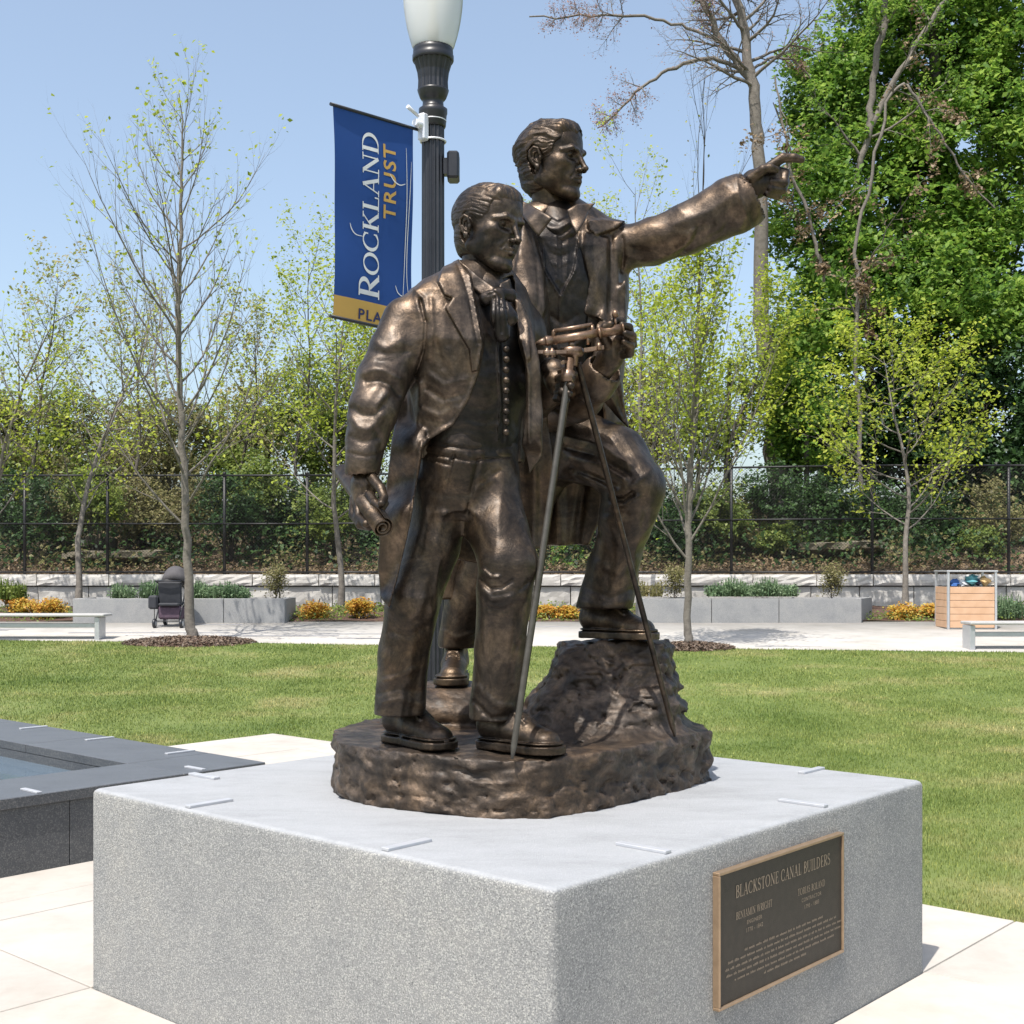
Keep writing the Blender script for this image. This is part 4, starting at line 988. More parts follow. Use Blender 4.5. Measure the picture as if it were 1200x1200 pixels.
bushy('dense_tree', 'dark green tree below the maple at the right edge', [MBL(1170, 480, 39, 80, 70, 90), MBL(1130, 560, 38.5, 60, 60, 60), MBL(1210, 580, 38, 60, 60, 70)], 22000, LF_DRK, .17, 402, [[(gx(1150, 39.5), 39.5, 3, .2), (gx(1155, 39.5), 39.5, 9, .12)]], group=DG, thr=-.1)
bushy('dense_tree', 'dark green tree right of the grey trunks', [MBL(1020, 500, 40, 80, 70, 70), MBL(960, 520, 39, 50, 50, 55)], 16000, LF_DRK, .17, 403, [[(gx(1020, 40), 40, 3, .2), (gx(1020, 40), 40, 8, .1)]], group=DG, thr=-.1)
bushy('dense_tree', 'bright green tree between the two grey trunks', [MBL(950, 500, 37, 48, 45, 52), MBL(935, 455, 37, 30, 30, 30)], 7000, LF_MAP, .15, 404, [[(gx(945, 37), 37, 2.7, .1), (gx(945, 37), 37, 6, .06)]], group=DG, thr=-.06)
bushy('dense_tree', 'mid green tree right of the bronze knee behind the fence', [MBL(880, 470, 38, 55, 50, 60), MBL(820, 500, 38, 50, 50, 55)], 6500, LF_MID, .13, 405, [[(gx(850, 38.5), 38.5, 2.9, .12), (gx(855, 38.5), 38.5, 8, .06)]], group=DG, thr=.02)
bushy('dense_tree', 'olive tree behind the fence just right of the statue', [MBL(770, 480, 40, 60, 55, 60), MBL(730, 540, 39, 50, 45, 50)], 9000, LF_OLV, .13, 406, [[(gx(760, 40), 40, 3, .12), (gx(765, 40), 40, 7, .06)]], group=DG, thr=-.02)
# left hand wood: a row of separate crowns
row = [(20, 520, 70, 55, LF_OLV, 'olive tree at the far left behind the fence'), (75, 500, 60, 50, LF_MID, 'mid green tree second from the left behind the fence'), (135, 515, 60, 50, LF_OLV, 'olive tree left of the nearly bare young tree'),
       (195, 510, 60, 50, LF_OLV, 'brownish tree directly behind the nearly bare young tree'), (255, 520, 62, 55, LF_MID, 'mid green tree right of the nearly bare young tree'), (310, 500, 55, 55, LF_OLV, 'olive tree behind the fence left of the banner bottom'),
       (365, 480, 55, 60, LF_MID, 'mid green tree behind the fence below the banner'), (430, 470, 60, 70, LF_OLV, 'olive tree behind the front bronze man'), (500, 480, 60, 70, LF_MID, 'mid green tree hidden mostly by the bronze men'), (600, 490, 60, 70, LF_MID, 'mid green tree seen past the front bronze man'), (690, 490, 60, 70, LF_OLV, 'olive tree seen past the rear bronze man')]
for i, (px, py, rx, rz, lf, lab) in enumerate(row):
    d = 40 + (i % 3) * 1.5
    bushy('dense_tree', lab, [MBL(px, py, d, rx, 45, rz), MBL(px + 20 * (-1) ** i, py + 45, d - 2, rx * .9, 45, rz * .8)], 9000, lf, .125, 420 + i, [[(gx(px, d), d, 3.0, .14), (gx(px + 4, d), d, 7.0, .06)]], group=DG, thr=-.05, freq=1.5, stems=5)
for i, (px, lf, lab) in enumerate(((-45, LF_MID, 'green tree just beyond the left edge of the photo'), (-150, LF_OLV, 'olive tree well beyond the left edge of the photo'), (-260, LF_MID, 'farthest green tree beyond the left edge of the photo'), (1265, LF_DRK, 'dark tree just beyond the right edge of the photo'), (1370, LF_MID, 'green tree well beyond the right edge of the photo'))):
    bushy('dense_tree', lab, [MBL(px, 500, 40, 75, 60, 70), MBL(px + 10, 565, 37, 70, 60, 55)], 9000, lf, .16, 460 + i, [[(gx(px, 40), 40, 3.0, .14), (gx(px, 40), 40, 7.0, .06)]], group=DG, thr=-.05, freq=1.5, stems=5)
# undergrowth behind the fence
SH = 'shrubs on the bank behind the fence'
rs = random.Random(21)
shr = [(25, 590, 45, LF_DRK), (70, 600, 30, LF_OLV), (110, 575, 35, LF_MID), (160, 590, 40, LF_OLV), (215, 585, 36, LF_OLV), (270, 590, 40, LF_DRK), (300, 565, 35, LF_MID), (345, 600, 42, LF_DRK), (390, 590, 40, LF_MID), (440, 600, 42, LF_DRK), (655, 630, 30, LF_DRK), (665, 650, 16, LF_MAP),
       (700, 600, 42, LF_DRK), (755, 600, 40, LF_DRK), (790, 610, 42, LF_DRK), (835, 590, 34, LF_MID), (865, 620, 40, LF_OLV), (905, 575, 36, LF_DRK), (915, 625, 20, LF_MID), (965, 632, 28, LF_MAP), (965, 585, 34, LF_DRK), (1030, 600, 40, LF_DRK), (1100, 610, 44, LF_DRK), (1165, 600, 44, LF_OLV), (1150, 640, 24, LF_MID), (380, 655, 16, LF_MAP), (500, 600, 42, LF_DRK), (560, 600, 40, LF_MID), (620, 600, 40, LF_DRK)]
sites = ['at the far left', 'left of the slim trunk', 'right of the slim trunk', 'left of the stroller tree', 'right of the stroller tree', 'above the stroller planter', 'near the right end of the stroller planter', 'above the orange bushes', 'left of the front bronze man', 'by the scroll', 'below the coat hem', 'low and bright, below the coat hem', 'beside the bronze shin', 'behind the bronze knee', 'behind the thin trunk', 'right of the thin trunk', 'by the fence post right of the thin trunk', 'mid bank, dark', 'low by the mid fence post', 'bright and rounded, behind the right planter', 'below the grey trunks', 'right of the bright rounded shrub', 'in the deep shade above the bin', 'right of the bin', 'low behind the bin', 'low and bright, left of the front bronze man', 'behind the front man', 'behind both men', 'between the men']
for i, (px, py, r, lf) in enumerate(shr):
    d = 33.2 + rs.random() * 3; z = bz(gx(px, d), d)
    bushy('shrub', 'shrub behind the fence ' + sites[i], [MBL(px, py, d, r, r, r * .9), MBL(px + rs.uniform(-14, 14), py + r * .5, d - .6, r * .8, r * .8, r * .6)], int(1500 + r * 60), lf, .105, 500 + i, group=SH, cat='shrub', thr=-.03, freq=2.0, stems=6, ground=z - .1)
def scatter(name, label, n, xr, yr, zf, leaf, size, seed, hmax=.12, cond=None, droop=.2):
    rng = np.random.default_rng(seed); x = rng.uniform(*xr, n); y = rng.uniform(*yr, n)
    g = fbm(x * 1.2, y * 1.2, 0 * x, 3, seed); ok = g > (-.05 if cond is None else cond); x, y = x[ok], y[ok]; z = zf(x, y) + rng.random(len(x)) ** 2 * hmax
    tag(npmesh(name, *leafmesh(np.stack([x, y, z], 1), size, rng, droop), leaf), label, kind='stuff')
scatter('fallen_leaves', 'dry fallen leaves on the bank behind the fence', 11000, (-15, 15), (30.5, 33.5), bank, LF_BRN, .11, 601, .14, -.3)
scatter('bank_undergrowth', 'low green undergrowth on the bank', 20000, (-15, 15), (31.2, 40), bank, LF_OLV, .12, 602, .6, -.05)
scatter('bank_weeds', 'dark low weeds on the bank', 34000, (-15, 15), (31.6, 43), bank, LF_DRK, .14, 604, 1.0, -.2)
scatter('bed_groundcover', 'low green groundcover in the planting bed', 22000, (-13, 13), (26.35, 29.7), lambda x, y: gza(y) + .02, LF_MID, .06, 603, .16, -.12)
M_LEDGE = simple('mossy_ledge', (0.20, 0.175, 0.13), (0.11, 0.10, 0.07), .95, 4, bmp=.8, bscale=10, bdist=.03)
# old stone ledges on the bank
for (px, py, w, d, lab) in ((132, 648, 110, 33.0, 'long pale flat stone ledge on the bank left of the stroller tree'), (985, 637, 100, 33.5, 'long pale flat stone ledge on the bank above the right planter'), (110, 634, 40, 34.2, 'short stone ledge on the bank behind the long pale one')):
    c = P(px, py, d); mb = MB(); k = d / F; n = 10; L = w * k; V = []; rr = random.Random(px)
    for i in range(n + 1):
        x = c[0] - L / 2 + L * i / n; zt = c[2] + rr.uniform(-.03, .03) + .04 * i / n
        V += [(x, d - .3 + rr.uniform(-.05, .05), zt - .16), (x, d - .32 + rr.uniform(-.05, .05), zt), (x, d + .6, zt + .04), (x, d + .6, zt - .4)]
    Fq = [(4 * i + k_, 4 * i + 4 + k_, 4 * i + 4 + (k_ + 1) % 4, 4 * i + (k_ + 1) % 4) for i in range(n) for k_ in range(4)] + [(0, 1, 2, 3), (4 * n + 3, 4 * n + 2, 4 * n + 1, 4 * n)]
    mb.add(V, Fq); tag(mb.build('stone_ledge', M_LEDGE, None, tuple(c)), lab, 'rock', 'stone ledges on the bank')
# --- bed plants
OG = 'orange leaved bushes in the planting bed'
for i, (px, py, r, d, lab) in enumerate(((28, 712, 13, 27.2, 'orange bush at the far left of the planting bed'), (58, 714, 16, 26.9, 'orange bush left of the left planter'), (368, 717, 15, 27.0, 'orange bush right of the left planter'), (422, 712, 13, 27.2, 'orange bush beside the coat tails of the front bronze man'), (640, 718, 11, 27, 'orange bush left of the tripod legs'), (665, 720, 12, 26.9, 'orange bush by the rock mound'), (1058, 719, 16, 26.9, 'orange bush left of the bin, nearer the planter'), (1094, 719, 14, 27, 'orange bush touching the bin enclosure'), (13, 700, 9, 27.8, 'small orange bush at the very edge of the photo'))):
    bushy('orange_bush', lab, [MBL(px, py, d, r * 1.1, r, r * .8)], 1300, LF_ORG, .055, 700 + i, group=OG, cat='shrub', thr=-.3, freq=4, stems=5, ground=gz(d))
def tuft(px, py, d, w, h, n, leaf, lab, seed, kind='grass_tuft', grp='tufted plants in the planters and bed', lean=.35, bl=.009):
    rng = np.random.default_rng(seed); k = d / F; c = P(px, py, d); x = c[0] + rng.uniform(-w / 2, w / 2, n) * k; y = d + rng.uniform(-.28, .28, n); z0 = np.full(n, c[2])
    H = h * k * (.35 + .6 * rng.random(n)) * (1 + .25 * np.sin(x * 7 + seed)); a = rng.random(n) * 2 * np.pi; t = rng.random(n) * lean * H
    V = np.zeros((n, 4, 3)); dx, dy = np.cos(a), np.sin(a); b = bl * (.7 + .6 * rng.random(n))
    V[:, 0] = np.stack([x - b * dy, y + b * dx, z0], 1); V[:, 1] = np.stack([x + b * dy, y - b * dx, z0], 1)
    V[:, 2] = np.stack([x + b * dy + t * dx, y - b * dx + t * dy, z0 + H], 1); V[:, 3] = np.stack([x - b * dy * .2 + t * dx * 1.1, y + t * dy, z0 + H * 1.05], 1)
    t_ = thing(kind, tuple(c), lab, 'plant', grp)
    npmesh('blades', V.reshape(-1, 3), np.arange(4 * n).reshape(-1, 4), leaf, t_)
    m = n * 3; i_ = rng.integers(0, n, m); q = np.stack([x[i_] + rng.normal(size=m) * .05, y[i_] + rng.normal(size=m) * .04, z0[i_] + H[i_] * (.1 + .85 * rng.random(m))], 1); npmesh('leaves', *leafmesh(q, .055, rng), leaf, t_)
tuft(145, 701, 26.7, 24, 16, 160, LF_GRY, 'low green tuft at the left of the left planter', 801)
tuft(180, 701, 26.8, 26, 20, 200, LF_GRY, 'green tuft behind the stroller', 802)
tuft(242, 701, 26.7, 28, 22, 260, LF_GRY, 'green tuft just right of the stroller tree', 803)
tuft(276, 701, 26.7, 30, 18, 260, LF_GRY, 'low green tuft in the middle right of the left planter', 804)
tuft(855, 699, 26.7, 50, 20, 420, LF_GRY, 'wide grey green tuft at the middle of the right planter', 805)
tuft(905, 699, 26.8, 56, 20, 460, LF_GRY, 'wide grey green tuft right of the middle of the right planter', 806)
tuft(755, 699, 26.7, 40, 22, 160, LF_OLV, 'thin olive tuft at the left end of the right planter', 807)
tuft(1181, 724, 26.8, 30, 26, 300, LF_GRY, 'grey green tuft right of the bin enclosure', 808)
tuft(15, 702, 27.6, 26, 26, 260, LF_MID, 'dark green plant at the left edge of the planting bed', 809)
TW = dict(SAP, kids=(30, 6, 3), len=(.9, .5, .5), ang=(45, 35, 30), seg=.12); TW['from'] = (.02, .1, .1)
for px, py, d, s, lab in ((323, 702, 26.7, 901, 'reddish twiggy bush near the right end of the left planter'), (974, 700, 26.7, 902, 'reddish twiggy bush near the right end of the right planter'), (790, 700, 26.9, 903, 'twiggy bush beside the thin trunk in the right planter')):
    tree('twiggy_bush', lab, Q(px, py, d), Q(px, py - 30, d), .014, TW, s, LF_OLV, M_BARK3, 1.6, .06, .045, group='twiggy bushes in the planters', cat='shrub')
# mulch rings
LF_BRK = mat_leaf('bark_chip', [(0.045, 0.032, 0.024), (0.10, 0.07, 0.05), (0.19, 0.14, 0.10)], 0.0)
for (cx, cy, rx, ry, lab) in ((-5.65, 22.25, 1.1, .72, 'reddish bark mulch ring under the nearly bare young tree'), (3.0, 21.3, .7, .45, 'bark mulch ring under the tree right of the statue')):
    V = [(cx, cy, gz(cy) + .10)]; n = 28; rr = random.Random(int(cx * 7))
    for j, (q, h) in enumerate(((.35, .09), (.7, .06), (.95, .025), (1.05, -.03))):
        for i in range(n):
            a = 2 * math.pi * i / n; s = q * (1 + rr.uniform(-.05, .05)); V.append((cx + rx * s * math.cos(a), cy + ry * s * math.sin(a), gz(cy + ry * s * math.sin(a)) + h + rr.uniform(-.01, .01)))
    Fs = [(0, 1 + i, 1 + (i + 1) % n) for i in range(n)] + [(1 + j * n + i, 1 + (j + 1) * n + i, 1 + (j + 1) * n + (i + 1) % n, 1 + j * n + (i + 1) % n) for j in range(3) for i in range(n)]
    mb = MB(); mb.add(V, Fs, True); o = mb.build('mulch', M_MULCH, None, (cx, cy, gz(cy))); tag(o, lab, None, None, 'stuff')
    rg = np.random.default_rng(int(cx * 11) % 97); m = 2600; a = rg.random(m) * 6.283; q = rg.random(m) ** .5 * 1.06; x = cx + rx * q * np.cos(a); y = cy + ry * q * np.sin(a)
    tag(npmesh('bark_chips', *leafmesh(np.stack([x, y, gza(y) + .10 * np.clip(1.05 - q, 0, 1) ** .6 + rg.random(m) * .03], 1), .07, rg, 0, .35), LF_BRK), 'loose bark chips on the ' + lab, kind='stuff')
print('plants', round(time.time() - T0, 1))
# ================================================================ BRONZE SCULPTURE (signed distance volumes turned into meshes)
def bronze(name, c_dark, c_mid, c_hi, rough=0.36, metal=0.7, coat=0.45, bmp=0.30):
    m, N, L, b = mnew(name)
    co = geoco(N, L)
    w = N.new('ShaderNodeTexNoise'); w.inputs['Scale'].default_value = 3.0; L.new(co, w.inputs['Vector'])
    add = N.new('ShaderNodeVectorMath'); add.operation = 'ADD'; L.new(co, add.inputs[0])
    sc = N.new('ShaderNodeVectorMath'); sc.operation = 'SCALE'; L.new(w.outputs['Color'], sc.inputs[0]); sc.inputs[3].default_value = 0.35; L.new(sc.outputs[0], add.inputs[1])
    n1 = noise(N, L, 9.0, 8, 0.70, add.outputs[0]); n2 = noise(N, L, 55, 5, 0.7, co); nb = noise(N, L, 2.2, 3, 0.5, co)
    c1 = ramp(N, L, n1, [(0.33, c_dark), (0.50, c_mid), (0.70, c_hi)])
    c2 = mix(N, L, 0.55, c1, ramp(N, L, n2, [(0.36, (0.35, 0.33, 0.31)), (0.62, (1.0, 1.0, 1.0))]), 'MULTIPLY')
    c3 = mix(N, L, ramp(N, L, nb, [(0.42, (0, 0, 0)), (0.62, (0.6, 0.6, 0.6))]), c2, mix(N, L, 1.0, c2, (1.15, 0.95, 0.68), 'MULTIPLY'))
    L.new(c3, b.inputs['Base Color']); b.inputs['Metallic'].default_value = metal
    L.new(ramp(N, L, n1, [(0.35, (rough + 0.10,) * 3), (0.65, (rough,) * 3)]), b.inputs['Roughness'])
    b.inputs['Coat Weight'].default_value = coat; b.inputs['Coat Roughness'].default_value = 0.34; b.inputs['Coat IOR'].default_value = 1.45
    n3 = noise(N, L, 120, 5, 0.7, co); n4 = noise(N, L, 30, 4, 0.6, add.outputs[0])
    bb = N.new('ShaderNodeMath'); bb.operation = 'MULTIPLY_ADD'; L.new(n4, bb.inputs[0]); bb.inputs[1].default_value = 1.2; L.new(n3, bb.inputs[2])
    bump(N, L, b, bb.outputs[0], bmp, 0.004)
    return m
M_BR = bronze('bronze', (0.018, 0.0155, 0.0135), (0.058, 0.044, 0.033), (0.160, 0.118, 0.080), 0.38, 0.76, 0.18, 0.40)
M_COAT = bronze('bronze_coat_brown', (0.030, 0.024, 0.020), (0.086, 0.065, 0.049), (0.195, 0.143, 0.101), 0.39, 0.74, 0.16, 0.38)
M_VEST = bronze('bronze_shaded_patina', (0.010, 0.0095, 0.0095), (0.028, 0.023, 0.020), (0.075, 0.056, 0.042), 0.38, 0.78, 0.25, 0.40)  # darker patina of waistcoat, cravat and scarf, with some shade put into the colour
M_BRL = bronze('bronze_bright', (0.12, 0.080, 0.056), (0.22, 0.150, 0.108), (0.34, 0.235, 0.17), 0.33, 0.7, 0.3, 0.15)
M_BRR = bronze('bronze_rock', (0.022, 0.018, 0.015), (0.066, 0.050, 0.038), (0.20, 0.150, 0.110), 0.46, 0.45, 0.12, 0.7)
M_LEG = simple('tripod_grey_bronze', (0.12, 0.11, 0.095), (0.08, 0.073, 0.063), 0.42, 30, metal=0.6)
BIG = 9.0
def VB(px0, py0, px1, py1, d0, d1, h):
    "volume enclosing a pixel rectangle between two depths"
    q = [P(a, b, c) for a in (px0, px1) for b in (py0, py1) for c in (d0, d1)]
    return Vol(np.min(q, 0), np.max(q, 0), h)
class Vol:
    def __init__(s, lo, hi, h):
        s.lo = np.array(lo, float); s.h = h
        s.n = np.ceil((np.array(hi) - s.lo) / h).astype(int) + 1
        s.ax = [(s.lo[i] + np.arange(s.n[i]) * h).astype(np.float32) for i in range(3)]
        s.d = np.full(s.n, BIG, np.float32)
    def sub_(s, lo, hi):
        sl = []
        for i in range(3):
            a = int(max(0, math.floor((lo[i] - s.lo[i]) / s.h))); b = int(min(s.n[i], math.ceil((hi[i] - s.lo[i]) / s.h) + 1))
            if b <= a: return None
            sl.append(slice(a, b))
        X, Y, Z = s.ax[0][sl[0]][:, None, None], s.ax[1][sl[1]][None, :, None], s.ax[2][sl[2]][None, None, :]
        return tuple(sl), X, Y, Z
    def op(s, prim, k=0.0, mode='add'):
        fn, lo, hi = prim
        m = k + 0.03
        r = s.sub_(np.array(lo) - m, np.array(hi) + m)
        if r is None: return s
        sl, X, Y, Z = r
        b = fn(X, Y, Z); a = s.d[sl]
        if mode == 'add':
            if k > 0:
                h = np.clip(0.5 + 0.5 * (a - b) / k, 0, 1); s.d[sl] = a + (b - a) * h - k * h * (1 - h)
            else: s.d[sl] = np.minimum(a, b)
        else:
            b = -b
            if k > 0:
                h = np.clip(0.5 - 0.5 * (a - b) / k, 0, 1); s.d[sl] = a + (b - a) * h + k * h * (1 - h)
            else: s.d[sl] = np.maximum(a, b)
        return s
    def add(s, prim, k=0.0): return s.op(prim, k)
    def cut(s, prim, k=0.0): return s.op(prim, k, 'cut')
    def chain(s, pts, k=0.03, flat=None):
        "pts: (px, py, depth, radius) joints of a tapered limb"
        pr = [cone(P(*a[:3]), P(*b[:3]), a[3], b[3], flat) for a, b in zip(pts[:-1], pts[1:])]
        def fn(X, Y, Z):
            d = None
            for q in pr:
                b = q[0](X, Y, Z)
                if d is None: d = b
                else:
                    kk = 0.016; h = np.clip(0.5 + 0.5 * (d - b) / kk, 0, 1); d = d + (b - d) * h - kk * h * (1 - h)
            return d
        return s.add((fn, np.min([q[1] for q in pr], 0), np.max([q[2] for q in pr], 0)), k)
    def band(s, fn, w=0.03, front=None):
        i, j, k = np.nonzero(np.abs(s.d) < w)
        m = (i > 0) & (j > 0) & (k > 0) & (i < s.n[0] - 1) & (j < s.n[1] - 1) & (k < s.n[2] - 1)
        i, j, k = i[m], j[m], k[m]
        if front is not None:
            g = s.d[i, j + 1, k] - s.d[i, j - 1, k]
            m = (g < 0.3 * s.h) if front else (g > -0.3 * s.h)
            i, j, k = i[m], j[m], k[m]
        x, y, z = s.ax[0][i], s.ax[1][j], s.ax[2][k]
        s.d[i, j, k] = fn(x, y, z, s.d[i, j, k]); return s
    def strokes(s, lst, front=True):
        "lst: (pixel polyline, width px, height mm) ridges (+) and grooves (-) on the surface"
        def fn(x, y, z, d):
            px = 600 + F * x / y; py = HZ - F * (z - CH) / y
            d = d.copy()
            for pts, w, amp in lst:
                P2 = np.array(pts, float)
                m = (px > P2[:, 0].min() - 3 * w) & (px < P2[:, 0].max() + 3 * w) & (py > P2[:, 1].min() - 3 * w) & (py < P2[:, 1].max() + 3 * w)
                if not m.any(): continue
                d[m] -= amp * 0.00075 * np.exp(-(linedist(px[m], py[m], P2) / w) ** 2)
            return d
        return s.band(fn, 0.035, front)
    def layer(s, polys, front=True):
        "polys: (pixel polygon, thickness m, edge softness px): raised panels (or sunk if negative)"
        def fn(x, y, z, d):
            px = 600 + F * x / y; py = HZ - F * (z - CH) / y
            d = d.copy()
            for poly, t, soft in polys:
                q = polysd(px, py, np.array(poly, float))
                d -= t * np.clip(0.5 - q / soft, 0, 1)
            return d
        return s.band(fn, 0.045, front)
    def rough_(s, amp, scale, oct=3, seed=0, stretch=(1, 1, 1), w=0.03):
        return s.band(lambda x, y, z, d: d + amp * fbm(x * scale * stretch[0], y * scale * stretch[1], z * scale * stretch[2], oct, seed), w)
    def hem(s, c, r=.15):
        "flat trouser hem: everything below the point goes, and the leg is hollowed a little"
        q = P(*c)
        def fn(X, Y, Z): return np.maximum(np.sqrt((X - q[0]) ** 2 + (Y - q[1]) ** 2 + (Z - q[2]) ** 2) - r, Z - q[2])
        s.cut((fn, q - r, q + np.array([r, r, .0])), .004)
        return s.cut(cone(q - [0, 0, .02], q + [0, 0, .012], .055, .05), .003)
    def drape(s, amp, sx=8, sz=2.2, seed=0):
        "soft hanging folds: ridged noise stretched down the cloth"
        def fn(x, y, z, d):
            w = fbm(x * 3, y * 3, z * 2.4, 2, seed + 9) * 2.0
            r = 1 - np.abs(vnoise(x * sx + w, y * sx + w * .5, z * sz + w * .6, seed)) * 2
            r2 = 1 - np.abs(vnoise(x * sx * 2.1 + w * 2, y * sx * 2.1, z * sz * 2.6 + w, seed + 3)) * 2
            return d - amp * (np.clip(r, -.6, 1) - .15) - amp * .35 * r2
        return s.band(fn, .03)
    def nets(s):
        d = s.d; ins = d < 0
        c = np.zeros(np.array(d.shape) - 1, np.int8)
        offs = [(a, b, e) for a in (0, 1) for b in (0, 1) for e in (0, 1)]
        nx, ny, nz = c.shape
        for a, b, e in offs: c += ins[a:a + nx, b:b + ny, e:e + nz]
        I = np.nonzero((c > 0) & (c < 8))
        idx = np.full(c.shape, -1, np.int32); idx[I] = np.arange(len(I[0]))
        cv = {o: d[I[0] + o[0], I[1] + o[1], I[2] + o[2]] for o in offs}
        pos = np.zeros((len(I[0]), 3)); cnt = np.zeros(len(I[0]))
        for o in offs:
            for axn in range(3):
                if o[axn]: continue
                o2 = list(o); o2[axn] = 1; o2 = tuple(o2)
                A, B = cv[o], cv[o2]; m = (A < 0) != (B < 0)
                t = np.where(m, A / np.where(m, A - B, 1), 0)
                q = np.zeros((len(A), 3)); q[:] = o; q[:, axn] = t
                pos += q * m[:, None]; cnt += m
        pos = pos / cnt[:, None] + np.stack(I, 1)
        V = s.lo + pos * s.h
        quads = []
        for axn in range(3):
            sa = [slice(None)] * 3; sb = [slice(None)] * 3
            sa[axn] = slice(0, -1); sb[axn] = slice(1, None)
            ch = ins[tuple(sa)] != ins[tuple(sb)]
            J = np.stack(np.nonzero(ch), 1)
            u, w = (axn + 1) % 3, (axn + 2) % 3
            m = (J[:, u] > 0) & (J[:, w] > 0) & (J[:, u] < d.shape[u] - 1) & (J[:, w] < d.shape[w] - 1); J = J[m]
            def cell(du, dw):
                K = J.copy(); K[:, u] += du; K[:, w] += dw; return idx[K[:, 0], K[:, 1], K[:, 2]]
            q = np.stack([cell(-1, -1), cell(0, -1), cell(0, 0), cell(-1, 0)], 1)
            flip = ~ins[J[:, 0], J[:, 1], J[:, 2]]
            q[flip] = q[flip][:, ::-1]
            quads.append(q)
        return V, np.concatenate(quads)
    def build(s, name, mat, parent): return npmesh(name, *s.nets(), mat, parent, True)
def linedist(px, py, P2):
    best = np.full(px.shape, 1e9, np.float32)
    for a, b in zip(P2[:-1], P2[1:]):
        ab = b - a; L2 = max(ab @ ab, 1e-6)
        t = np.clip(((px - a[0]) * ab[0] + (py - a[1]) * ab[1]) / L2, 0, 1)
        best = np.minimum(best, (px - a[0] - t * ab[0]) ** 2 + (py - a[1] - t * ab[1]) ** 2)
    return np.sqrt(best)
def polysd(px, py, V):
    d = np.full(px.shape, 1e9, np.float32); s = np.ones(px.shape, bool)
    n = len(V)
    for i in range(n):
        a, b = V[i], V[i - 1]; e = b - a
        wx, wy = px - a[0], py - a[1]
        t = np.clip((wx * e[0] + wy * e[1]) / max(e @ e, 1e-9), 0, 1)
        d = np.minimum(d, (wx - e[0] * t) ** 2 + (wy - e[1] * t) ** 2)
        c1 = py >= a[1]; c2 = py < b[1]; c3 = e[0] * wy > e[1] * wx
        s ^= (c1 & c2 & c3) | (~c1 & ~c2 & ~c3)
    return np.where(s, 1, -1) * np.sqrt(d)
def cone(a, b, ra, rb, flat=None):
    a = np.array(a, float); b = np.array(b, float); ba = b - a; L2 = max(ba @ ba, 1e-9)
    def fn(X, Y, Z):
        x, y, z = X - a[0], Y - a[1], Z - a[2]
        t = np.clip((x * ba[0] + y * ba[1] + z * ba[2]) / L2, 0, 1).astype(np.float32)
        dx, dy, dz = x - t * ba[0], y - t * ba[1], z - t * ba[2]
        q = dx * dx + dy * dy + dz * dz
        if flat is not None:
            v, f = flat; q = q + (f * f - 1) * (dx * v[0] + dy * v[1] + dz * v[2]) ** 2
        return np.sqrt(q) - (ra + (rb - ra) * t)
    r = max(ra, rb)
    return fn, np.minimum(a, b) - r, np.maximum(a, b) + r
def ell(c, r, R=None):
    "ellipsoid; R rows are its axes"
    c = np.array(c, float); R = np.eye(3) if R is None else np.array(R, float)
    def fn(X, Y, Z):
        x, y, z = X - c[0], Y - c[1], Z - c[2]
        k0 = 0; k1 = 0
        for i in range(3):
            q = (x * R[i, 0] + y * R[i, 1] + z * R[i, 2]) / r[i]
            k0 = k0 + q * q; k1 = k1 + (q / r[i]) ** 2
        k0 = np.sqrt(k0); return k0 * (k0 - 1) / np.sqrt(k1 + 1e-12)
    m = max(r)
    return fn, c - m, c + m
def loft(secs, th, p=2.3, off=0.0):
    "vertical body of superellipse sections: secs (px, py, depth, half width, half thickness), facing angle th from the viewer"
    S = []
    for (px, py, dd, a, b) in secs:
        q = P(px, py, dd); S.append((q[2], q[0], q[1], a + off, b + off))
    S.sort(); S = np.array(S)
    ct, st = math.cos(th), math.sin(th)
    def fn(X, Y, Z):
        zz = Z[0, 0, :] if Z.ndim == 3 else Z
        cx, cy, a, b = [np.interp(zz, S[:, 0], S[:, i]).astype(np.float32)[None, None, :] for i in (1, 2, 3, 4)]
        x, y = X - cx, Y - cy
        u = np.abs(x * ct + y * st) / a; v = np.abs(-x * st + y * ct) / b
        q = (u ** p + v ** p) ** (1 / p)
        dd = (q - 1) * np.minimum(a, b)
        return np.maximum(dd, np.maximum(S[0, 0] - Z, Z - S[-1, 0]))
    lo = [(S[:, 1] - S[:, 3]).min(), (S[:, 2] - S[:, 3]).min(), S[0, 0]]; hi = [(S[:, 1] + S[:, 3]).max(), (S[:, 2] + S[:, 3]).max(), S[-1, 0]]
    return fn, lo, hi
